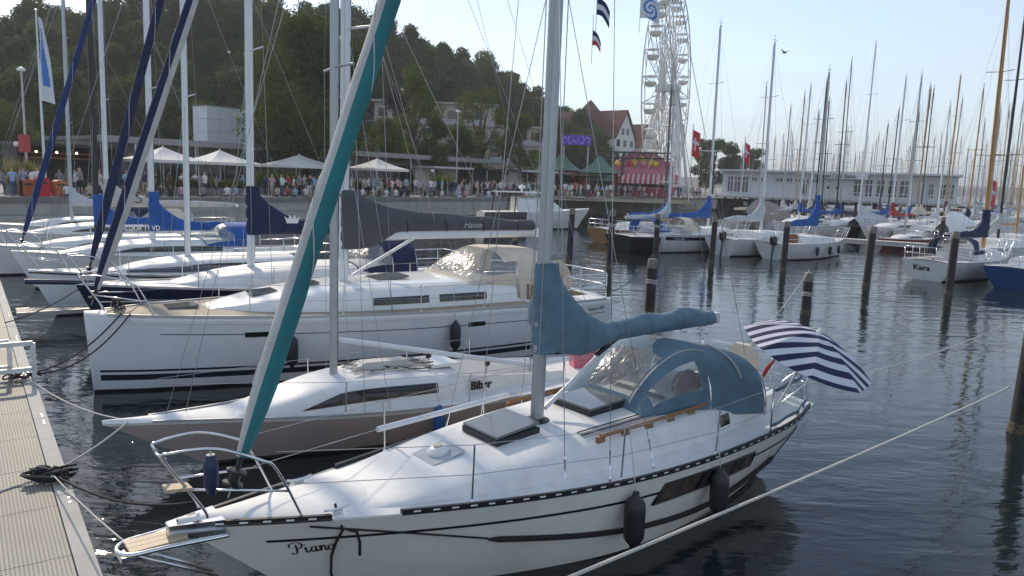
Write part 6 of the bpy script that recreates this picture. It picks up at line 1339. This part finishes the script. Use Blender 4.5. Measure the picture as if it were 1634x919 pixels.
def stall(px, off, w, h, m, mr, label, dep=3.0):
    s = qs_of(px, off); o = thing('market_stall', label, 'stall', quay(s, off), QROT, 'stalls along the promenade'); boxpart(o, 'back_wall', (0, dep / 2, h / 2), (w, .15, h), m); boxpart(o, 'roof', (0, 0, h + .12), (w + .5, dep + .6, .22), mr)
    boxpart(o, 'counter', (0, -dep / 2 + .3, .55), (w * .9, .4, 1.1), m)
    for sx in (-1, 1): boxpart(o, 'post', (sx * w * .47, -dep / 2 + .1, h / 2), (.1, .1, h), ALU)
    return o
stall(790, 10, 7.0, 2.9, DARKW, BLACKP, 'black-roofed stall right of the street lamp'); stall(848, 9, 6.0, 2.9, WHITER, mat('pale_blue_roof', (.50, .57, .60), .6), 'stall with pale blue roof left of the silver mast'); stall(710, 12, 7.0, 2.9, mat('pale_stall', (.56, .55, .50), .7), mat('pale_stall_roof', (.5, .5, .48), .7), 'pale stall behind the planter'); stall(905, 8, 7.0, 2.7, DARKW, mat('brown_roof', (.13, .09, .07), .7), 'brown-roofed stall right of the silver mast')
stall(955, 7, 5.5, 2.6, mat('rust_stall', (.25, .12, .08), .7), DARKW, 'small rust-coloured stall before the gantry')
# ---------------------------------------------------------------- clubhouse on piles
ca_ = Vector(((1143 - 817) / FPX * 105, 105, 0)); cb_ = Vector(((1516 - 817) / FPX * 92, 92, 0)); cd_ = cb_ - ca_; CLN = cd_.length
cb = thing('clubhouse', 'long white timber clubhouse on piles with name board over the door', 'building', ca_, math.atan2(cd_.y, cd_.x))
CLW = stripe_mat('white_boarding', (.74, .75, .75), (.68, .69, .70), 3.0, 'X', .6, duty=.08)
FZ, CH_ = 2.75, 3.35
cw_ = boxpart(cb, 'wall', (CLN * .41, 3.5, FZ + CH_ / 2), (CLN * .82, 6.6, CH_), CLW); boxpart(cb, 'side_wing', (CLN * .91, 4.4, FZ + CH_ / 2 - .05), (CLN * .18, 5.8, CH_ - .1), CLW)
boxpart(cb, 'roof_edge', (CLN * .5, 3.0, FZ + CH_ + .12), (CLN + .6, 8.0, .24), mat('roof_edge_white', (.62, .63, .64), .6, var=.05)); boxpart(cb, 'deck', (CLN * .5, 2.6, FZ - .1), (CLN + .8, 9, .2), mat('deck_grey', (.40, .40, .38), .8, var=.08))
FRM = mat('window_frame_white', (.74, .74, .72), .5, var=.02)
def clwin(x, w, z, h, mull=2, y=.16, top=True):
    p = boxpart(cb, 'window', (x, y, FZ + z), (w, .10, h), GLASSD)
    for k in range(mull + 1): boxpart(cb, 'mullion', (x - w / 2 + w * k / mull, y - .07, FZ + z), (.09, .05, h + .1), FRM, parent=p)
    boxpart(cb, 'sill', (x, y - .08, FZ + z - h / 2 - .05), (w + .12, .09, .1), FRM, parent=p); boxpart(cb, 'head', (x, y - .08, FZ + z + h / 2 + .05), (w + .12, .09, .1), FRM, parent=p)
    if top: boxpart(cb, 'transom', (x, y - .07, FZ + z + h * .22), (w, .05, .09), FRM, parent=p)
U = CLN / 373.0
for px0, px1, kind in ((1152, 1163, 1), (1164, 1176, 1), (1178, 1190, 1), (1362, 1376, 1), (1380, 1392, 1), (1397, 1410, 1), (1414, 1429, 1), (1431, 1447, 1)): clwin((px0 + px1) / 2 * U - 1143 * U, (px1 - px0) * U * .92, 1.62, 2.05, 2)
for px0, px1 in ((1195, 1204), (1210, 1218), (1236, 1248), (1254, 1264), (1268, 1277), (1280, 1291), (1294, 1307)): clwin((px0 + px1) / 2 * U - 1143 * U, (px1 - px0) * U, 2.35, .5, 2, top=False)
clwin(1284 * U - 1143 * U, 10 * U, 1.3, 1.4, 1, top=False)
for px0, px1 in ((1474, 1482), (1490, 1500), (1502, 1511)): clwin((px0 + px1) / 2 * U - 1143 * U, (px1 - px0) * U * .95, 1.5, 1.7, 2, y=1.48)
for px in (1323, 1337): q = boxpart(cb, 'door', (px * U - 1143 * U, .15, FZ + 1.1), (1.0, .1, 2.1), mat('door_white', (.66, .66, .63), .5, var=.04)); mb = MB(); mb.lathe([(.2, 0), (.2, .03), (0, .04)], (px * U - 1143 * U, .08, FZ + 1.55), 12, Vector((0, -1, 0))); mb.build('porthole', GLASSD, q, 40)
nb_ = boxpart(cb, 'name_board', (1345 * U - 1143 * U, -1.05, FZ + CH_ - .32), (78 * U, .10, .68), mat('board_white', (.70, .71, .70), .6, var=.03)); text_mesh('Segel Club Baltic', .70, lambda x, y: Vector((1309 * U - 1143 * U + x * .92, -1.125, FZ + CH_ - .54 + y)), mat('letters_grey', (.03, .03, .035), .6), 'name_lettering', cb, 0, .012)
for k in range(30): mb = MB(); mb.bar((1308 * U - 1143 * U + k * .55, -1.7, FZ), (1308 * U - 1143 * U + k * .55, -1.7, FZ + 1.0), .035, 5); mb.build('baluster', FRM, cb)
for z in (.5, 1.0): boxpart(cb, 'hand_rail', (1308 * U - 1143 * U + 8, -1.7, FZ + z), (16.4, .07, .07), FRM)
for k in range(14):
    for y in (-1.2, 5.8): mb = MB(); mb.bar((.8 + k * (CLN - 1.6) / 13, y, -1), (.8 + k * (CLN - 1.6) / 13, y, FZ - .1), .17, 8); mb.build('pile', PILE, cb, 60)
remember(cb)
# ---------------------------------------------------------------- small things on the promenade
for px, off, hgt, m, lb in ((67, 1.3, 1.15, REDF, 'bright red round-topped waste bin by the quay edge'), (43, 1.6, 1.0, mat('rust_orange', (.42, .10, .03), .6, var=.15), 'rusty orange planter box left of the red bin'), (95, 1.5, 1.0, mat('rust_orange2', (.44, .12, .04), .6, var=.15), 'rusty orange planter box right of the red bin'), (55, 2.6, 1.1, REDF, 'second red waste bin behind the seated child')):
    o = thing('waste_bin' if 'bin' in lb else 'planter_box', lb, 'bin' if 'bin' in lb else 'planter', quay(qs_of(px, off), off), QROT); mb = MB()
    if 'bin' in lb: mb.loft([[Vector((x * .36, y * .3, z)) for x, y in ((-a, -1), (a, -1), (a, 1), (-a, 1))] for a, z in ((1, 0), (1, hgt * .75), (.85, hgt * .93), (.4, hgt), )]); mb.build('body', m, o, 30); boxpart(o, 'lid_slot', (0, -.31, hgt * .72), (.4, .03, .12), BLACKP)
    else: mb.box((0, 0, hgt / 2), (.95, .7, hgt), taper=1.08); mb.build('box', m, o, None); boxpart(o, 'rim', (0, 0, hgt + .02), (1.1, .85, .05), DARKW)
GRASSM = leaf_mat('ornamental_grass', (.16, .14, .05), (.36, .31, .14)); GRASSG = leaf_mat('green_grass_tuft', (.06, .09, .02), (.16, .19, .06))
def grass_planter(px0, px1, off, label, m, h=.9):
    s0, s1 = qs_of(px0, off), qs_of(px1, off); o = thing('planter', label, 'planter', quay(s0, off), QROT); L_ = max(1.0, s1 - s0); boxpart(o, 'trough', (L_ / 2, 0, .3), (L_, .9, .6), mat('trough_grey', (.16, .15, .14), .8, var=.1)); rn = random.Random(int(px0)); vs, fs = [], []
    for k in range(int(260 * L_)):
        b = Vector((rn.uniform(0, L_), rn.uniform(-.4, .4), .58)); t = Vector((rn.gauss(0, .28), rn.gauss(0, .28), h * rn.uniform(.5, 1.2))); w = Vector((rn.uniform(-1, 1), rn.uniform(-1, 1), 0)).normalized() * .02; i = len(vs); vs += [b - w, b + w, b + t * .6 + w * .8 + Vector((0, 0, .05)), b + t, b + t * .6 - w * .8 + Vector((0, 0, .05))]; fs.append((i, i + 1, i + 2, i + 3, i + 4))
    me = bpy.data.meshes.new('grass'); me.from_pydata(vs, [], fs); me.materials.append(m); q = bpy.data.objects.new('grass', me); q['kind'] = 'stuff'; col.objects.link(q); q.parent = o
grass_planter(14, 58, 4.5, 'straw-coloured tall grass in a trough left of the kiosk', GRASSM, 1.6); grass_planter(268, 396, 3.2, 'green grasses in a long trough behind the seated people', GRASSG, .7); grass_planter(556, 590, 4, 'green grasses in a trough under the right parasol', GRASSG, .8); grass_planter(690, 722, 4, 'dense green grasses in the trough before the pale stall', GRASSG, 1.5); grass_planter(410, 470, 6, 'green hedge trough below the large tree', GRASSG, 1.5)
# ---------------------------------------------------------------- people: continuous bodies grown from posed skeletons
def body_mesh(name, J, E, radii, paint):
    me = bpy.data.meshes.new(name + '_sk'); keys = list(J); me.from_pydata([J[k] for k in keys], [(keys.index(a), keys.index(b)) for a, b in E], [])
    o = bpy.data.objects.new(name + '_sk', me); col.objects.link(o); md = o.modifiers.new('skin', 'SKIN'); md.use_smooth_shade = True; md.branch_smoothing = .4
    for i, k in enumerate(keys):
        r = radii.get(k, .05); r = r if isinstance(r, tuple) else (r, r); me.skin_vertices[0].data[i].radius = r; me.skin_vertices[0].data[i].use_root = (k == 'pelvis')
    sb = o.modifiers.new('sub', 'SUBSURF'); sb.levels = 1; sb.render_levels = 1
    dg = bpy.context.evaluated_depsgraph_get(); out = bpy.data.meshes.new_from_object(o.evaluated_get(dg)); bpy.data.objects.remove(o); bpy.data.meshes.remove(me)
    out.name = name; out.materials.clear()
    for m in (SKIN[0], HAIR[0], TOPS[0][1], BOTS[0][1]): out.materials.append(m)
    for p in out.polygons: p.material_index = paint(p.center); p.use_smooth = True
    return out
SKIN = [mat('skin_a', (.50, .31, .23), .6, var=.05), mat('skin_b', (.40, .23, .16), .6, var=.05)]; HAIR = [mat('hair_dark', (.03, .022, .016), .7, var=.1), mat('hair_brown', (.10, .06, .03), .7, var=.1), mat('hair_blond', (.36, .25, .12), .7, var=.1), mat('hair_grey', (.30, .29, .28), .7, var=.1)]
TOPS = [(n, mat('top_' + n.replace(' ', '_'), c, .9, var=.06)) for n, c in (('white', (.72, .72, .72)), ('black', (.022, .022, .025)), ('navy', (.03, .04, .09)), ('light blue', (.30, .42, .58)), ('pink', (.58, .33, .36)), ('grey', (.24, .24, .25)), ('beige', (.46, .39, .29)), ('red', (.40, .05, .05)), ('olive', (.13, .14, .07)), ('cream', (.60, .56, .46)))]
BOTS = [(n, mat('bottom_' + n.replace(' ', '_'), c, .9, var=.06)) for n, c in (('black', (.025, .025, .028)), ('blue denim', (.06, .09, .17)), ('beige', (.40, .34, .25)), ('white', (.62, .62, .61)), ('grey', (.16, .16, .17)))]
PE = [('pelvis', 'waist'), ('waist', 'chest'), ('chest', 'neck'), ('neck', 'head'), ('head', 'crown_')] + [(a + s, b + s) if a not in ('chest', 'pelvis') else (a, b + s) for s in 'LR' for a, b in (('chest', 'sh'), ('sh', 'el'), ('el', 'wr'), ('wr', 'hand'), ('pelvis', 'hip'), ('hip', 'kn'), ('kn', 'an'), ('an', 'toe'))]
PR = {'pelvis': (.15, .115), 'waist': (.135, .10), 'chest': (.16, .11), 'neck': .055, 'head': (.082, .095), 'crown_': (.075, .085)}
for s in 'LR': PR.update({'sh' + s: .062, 'el' + s: .045, 'wr' + s: .032, 'hand' + s: .036, 'hip' + s: .088, 'kn' + s: .058, 'an' + s: .042, 'toe' + s: .038})
def pose_stand(armL, armR, stride=.0, lean=0.0):
    J = {'pelvis': (0, 0, .95), 'waist': (0, -.01 + lean * .3, 1.13), 'chest': (0, lean * .6, 1.36), 'neck': (0, lean, 1.51), 'head': (0, lean - .015, 1.60), 'crown_': (0, lean - .01, 1.69)}
    for s, sx, arm, st in (('L', -1, armL, stride), ('R', 1, armR, -stride)):
        J['sh' + s] = (sx * .185, lean * .8, 1.41)
        el, wr = arm; J['el' + s] = (sx * (.185 + el[0]), lean * .8 + el[1], 1.41 + el[2]); J['wr' + s] = (sx * (.185 + wr[0]), lean * .8 + wr[1], 1.41 + wr[2]); e_, w_ = Vector(J['el' + s]), Vector(J['wr' + s]); J['hand' + s] = tuple(w_ + (w_ - e_).normalized() * .10)
        J['hip' + s] = (sx * .095, 0, .90); J['kn' + s] = (sx * .10, -st * .5 - .02, .50); J['an' + s] = (sx * .10, -st, .08); J['toe' + s] = (sx * .115, -st - .15, .035)
    return J
def pose_sit():
    J = {'pelvis': (0, 0, .10), 'waist': (0, .02, .28), 'chest': (0, .0, .51), 'neck': (0, -.03, .66), 'head': (0, -.045, .75), 'crown_': (0, -.04, .84)}
    for s, sx in (('L', -1), ('R', 1)):
        J['sh' + s] = (sx * .18, 0, .56); J['el' + s] = (sx * .24, -.05, .30); J['wr' + s] = (sx * .13, -.25, .20); J['hand' + s] = (sx * .09, -.34, .18); J['hip' + s] = (sx * .10, -.06, .08); J['kn' + s] = (sx * .12, -.45, .08); J['an' + s] = (sx * .12, -.44, -.32); J['toe' + s] = (sx * .13, -.57, -.36)
    return J
HANG = ((.05, .01, -.29), (.06, -.05, -.55)); BENT = ((.05, .0, -.28), (-.02, -.22, -.20)); CROSS = ((.04, -.04, -.27), (-.20, -.19, -.22)); UPA = ((.10, -.10, -.18), (.02, -.22, .06)); HIPS = ((.20, .06, -.22), (.02, -.03, -.42))
def paint_stand(long_hair, shorts, sleeves):
    def f(c):
        if c.z > 1.53: return 1 if (c.z > 1.70 or (c.y > -.035 and c.z > (1.50 if long_hair else 1.58)) or (abs(c.x) > .07 and c.z > 1.64)) else 0
        if long_hair and c.z > 1.38 and c.y > .07 and abs(c.x) < .11: return 1
        if c.z > 1.47 and abs(c.x) < .08: return 0
        if c.z > .93: return 0 if (not sleeves and abs(c.x) > .21 and c.z < 1.27) else (2 if c.z > .97 or abs(c.x) < .2 else 0)
        if abs(c.x) > .20: return 0
        if c.z < .09: return 1
        return 0 if (shorts and c.z < .50) else 3
    return f
def paint_sit(c):
    if c.z > .68: return 1 if (c.z > .84 or c.y > -.05) else 0
    if c.z > .62 and abs(c.x) < .08: return 0
    if c.z > .13: return 0 if (c.y < -.16 or (abs(c.x) > .21 and c.z < .44)) else 2
    return 3 if c.z > -.15 else 0
VAR = [body_mesh('person_body', pose_stand(HANG, HANG), PE, PR, paint_stand(False, False, False)), body_mesh('person_body', pose_stand(BENT, HANG, .10), PE, PR, paint_stand(True, False, True)), body_mesh('person_body', pose_stand(CROSS, CROSS, .04), PE, PR, paint_stand(False, True, False)), body_mesh('person_body', pose_stand(UPA, BENT, .16, -.03), PE, PR, paint_stand(True, True, False)), body_mesh('person_body', pose_stand(HIPS, HANG, .05), PE, PR, paint_stand(False, False, True)), body_mesh('person_body', pose_stand(HANG, BENT, .30, -.04), PE, PR, paint_stand(True, False, False))]
SIT = body_mesh('person_body', pose_sit(), PE, PR, paint_sit)
PG = 'crowd on the promenade'
def person(loc, rot, mesh, rn, what, scale=1.0, top=None, bot=None, lab=None):
    tn, tm = top or rn.choices(TOPS, (9, 5, 3, 3, 2, 3, 2, 1, 1, 2))[0]; bn_, bmm = bot or rn.choices(BOTS, (5, 4, 2, 1, 2))[0]
    o = bpy.data.objects.new('person', mesh); col.objects.link(o); o.location = loc; o.rotation_euler = (0, 0, rot); o.scale = (scale,) * 3
    hr = rn.choice(HAIR)
    for i, m in enumerate((rn.choice(SKIN), hr, tm, bmm)): o.material_slots[i].link = 'OBJECT'; o.material_slots[i].material = m
    hn = hr.name.split('_')[1]; hn = {'dark': 'dark-haired', 'brown': 'brown-haired', 'blond': 'blond', 'grey': 'grey-haired'}[hn]
    tag(o, lab or f'{hn} person in a {tn} top and {bn_} {"bottoms"} {what}', 'person', PG); return o
rn = random.Random(12)
occ = []
def far_enough(s, n, dmin):
    return all((s - a) ** 2 + (n - b) ** 2 > dmin * dmin for a, b in occ)
tries = 0; made = 0
while made < 62 and tries < 3000:                             # seated along the coping, backs to the water
    tries += 1; px = rn.uniform(100, 1110); s = qs_of(px, .45)
    if not far_enough(s, .45, .62): continue
    occ.append((s, .45)); person(quay(s, .48, QZ + .04), QROT + math.pi + rn.uniform(-.5, .5), SIT, rn, 'sitting on the quay coping', rn.uniform(.92, 1.05)); made += 1
made = tries = 0
while made < 215 and tries < 9000:
    tries += 1; px = rn.uniform(-30, 1135) if rn.random() < .35 else rn.uniform(420, 1130); off = 1.0 + abs(rn.gauss(0, 2.6)); off = min(off, 6.6); s = qs_of(px, off)
    if not far_enough(s, off, .55): continue
    occ.append((s, off)); person(quay(s, off), rn.uniform(0, 6.28), rn.choice(VAR), rn, 'standing on the promenade', rn.uniform(.92, 1.06)); made += 1
# ---------------------------------------------------------------- flags on rigging, red flags, gull
def rig_flag(px, py, d, w, h, mats, label, kind, rot=0.0, droop=.9):
    p = aty(px, py, d); o = thing('signal_flag', label, 'flag', p, rot); mb = MB(); nu, nv = (30, 24) if kind == 'swirl' else (8, 6)
    fn = lambda u, v: Vector((u * w * (1 - droop * .35), .08 * w * math.sin(u * 7 + v * 2), -v * h * (1 - (.35 * u if kind == 'pennant' else 0)) - u * u * droop * h * .9))
    for i in range(nu):
        for j in range(nv): mb.mi = (1 if math.sin(math.hypot(i / nu - .5, j / nv - .5) * 26 - 2 * math.atan2(j / nv - .5, i / nu - .5)) > .15 and math.hypot(i / nu - .5, j / nv - .5) < .44 else 0) if kind == 'swirl' else min(len(mats) - 1, int(j / nv * len(mats))); mb.add([fn(i / nu, j / nv), fn((i + 1) / nu, j / nv), fn((i + 1) / nu, (j + 1) / nv), fn(i / nu, (j + 1) / nv)], [(0, 1, 2, 3)])
    weld(mb.build('cloth', mats, o, 180)); mb = MB(); mb.bar((0, 0, .25), (0, 0, -h - .3), .006, 5); mb.build('halyard', ROPEW, o); return o
FN = mat('flag_navy', (.02, .03, .10), .8); rig_flag(953, -4, 13.5, .34, .28, [FN, FLW, FN], 'navy flag with pale stripe flying from the rigging', 'flag'); rig_flag(946, 48, 13.5, .22, .26, [FN, FLW, REDF], 'small navy, white and red pennant below the navy flag', 'pennant')
rig_flag(1023, -6, 16, .46, .42, [FLW, BLUEF], 'white flag with blue swirls flying before the ferris wheel', 'swirl', droop=.35)
for px, py, d, w, lb in ((1106, 206, 92, 1.3, 'red flag with white cross right of the ferris wheel'), (1189, 226, 96, 1.0, 'red flag above the clubhouse left end'), (1580, 285, 110, 1.6, 'red flag among the far masts')):
    p = aty(px, py, d); o = thing('hanging_flag', lb, 'flag', p, 0); mb = MB(); fn = lambda u, v: Vector((u * w * .7, .1 * math.sin(u * 6), -v * w * 2.4 - u * .5)); mb.mi = 0
    for i in range(6):
        for j in range(8): mb.mi = 1 if (i == 2 and 1 < j < 6) or (j == 3 and 0 < i < 5) else 0; mb.add([fn(i / 6, j / 8), fn((i + 1) / 6, j / 8), fn((i + 1) / 6, (j + 1) / 8), fn(i / 6, (j + 1) / 8)], [(0, 1, 2, 3)])
    weld(mb.build('cloth', [REDF, FLW], o, 180)); mb = MB(); mb.bar((0, 0, .6), (0, 0, -(p.z - (QZ if px < 1180 else 2.7))), .06, 6); mb.build('pole', ALUW, o)
gu = thing('gull', 'small gull gliding above the masts', 'bird', aty(1252, 84, 60), .6); mb = MB(); mb.lathe([(0, -.22), (.05, -.15), (.07, 0), (.05, .14), (.03, .2), (0, .24)], (0, 0, 0), 8, Vector((0, 1, 0))); mb.build('body', mat('gull_grey', (.2, .2, .2), .8), gu, 60)
for sg in (-1, 1): mb = MB(); mb.add([(0, .1, .03), (sg * .35, .12, .2), (sg * .65, -.05, .12), (sg * .35, -.02, .18), (0, -.08, .03)], [(0, 1, 3, 4), (1, 2, 3)]); mb.build('wing', mat('gull_wing', (.16, .16, .17), .8), gu, None)

# ---------------------------------------------------------------- evening haze: one closed body of air round the whole place
hm_ = bpy.data.materials.new('evening_haze'); hm_.use_nodes = True; hn_ = hm_.node_tree.nodes; hn_.remove(hn_['Principled BSDF'])
pv = hn_.new('ShaderNodeVolumePrincipled'); pv.inputs['Color'].default_value = (.82, .86, .88, 1); pv.inputs['Density'].default_value = 0.00048; pv.inputs['Anisotropy'].default_value = 0.25
hm_.node_tree.links.new(pv.outputs[0], hn_['Material Output'].inputs['Volume'])
mb = MB(); mb.box((450, 1500, 31.0), (2800, 3140, 68.0)); hzo = mb.build('haze', hm_, None, None); tag(hzo, kind='stuff')
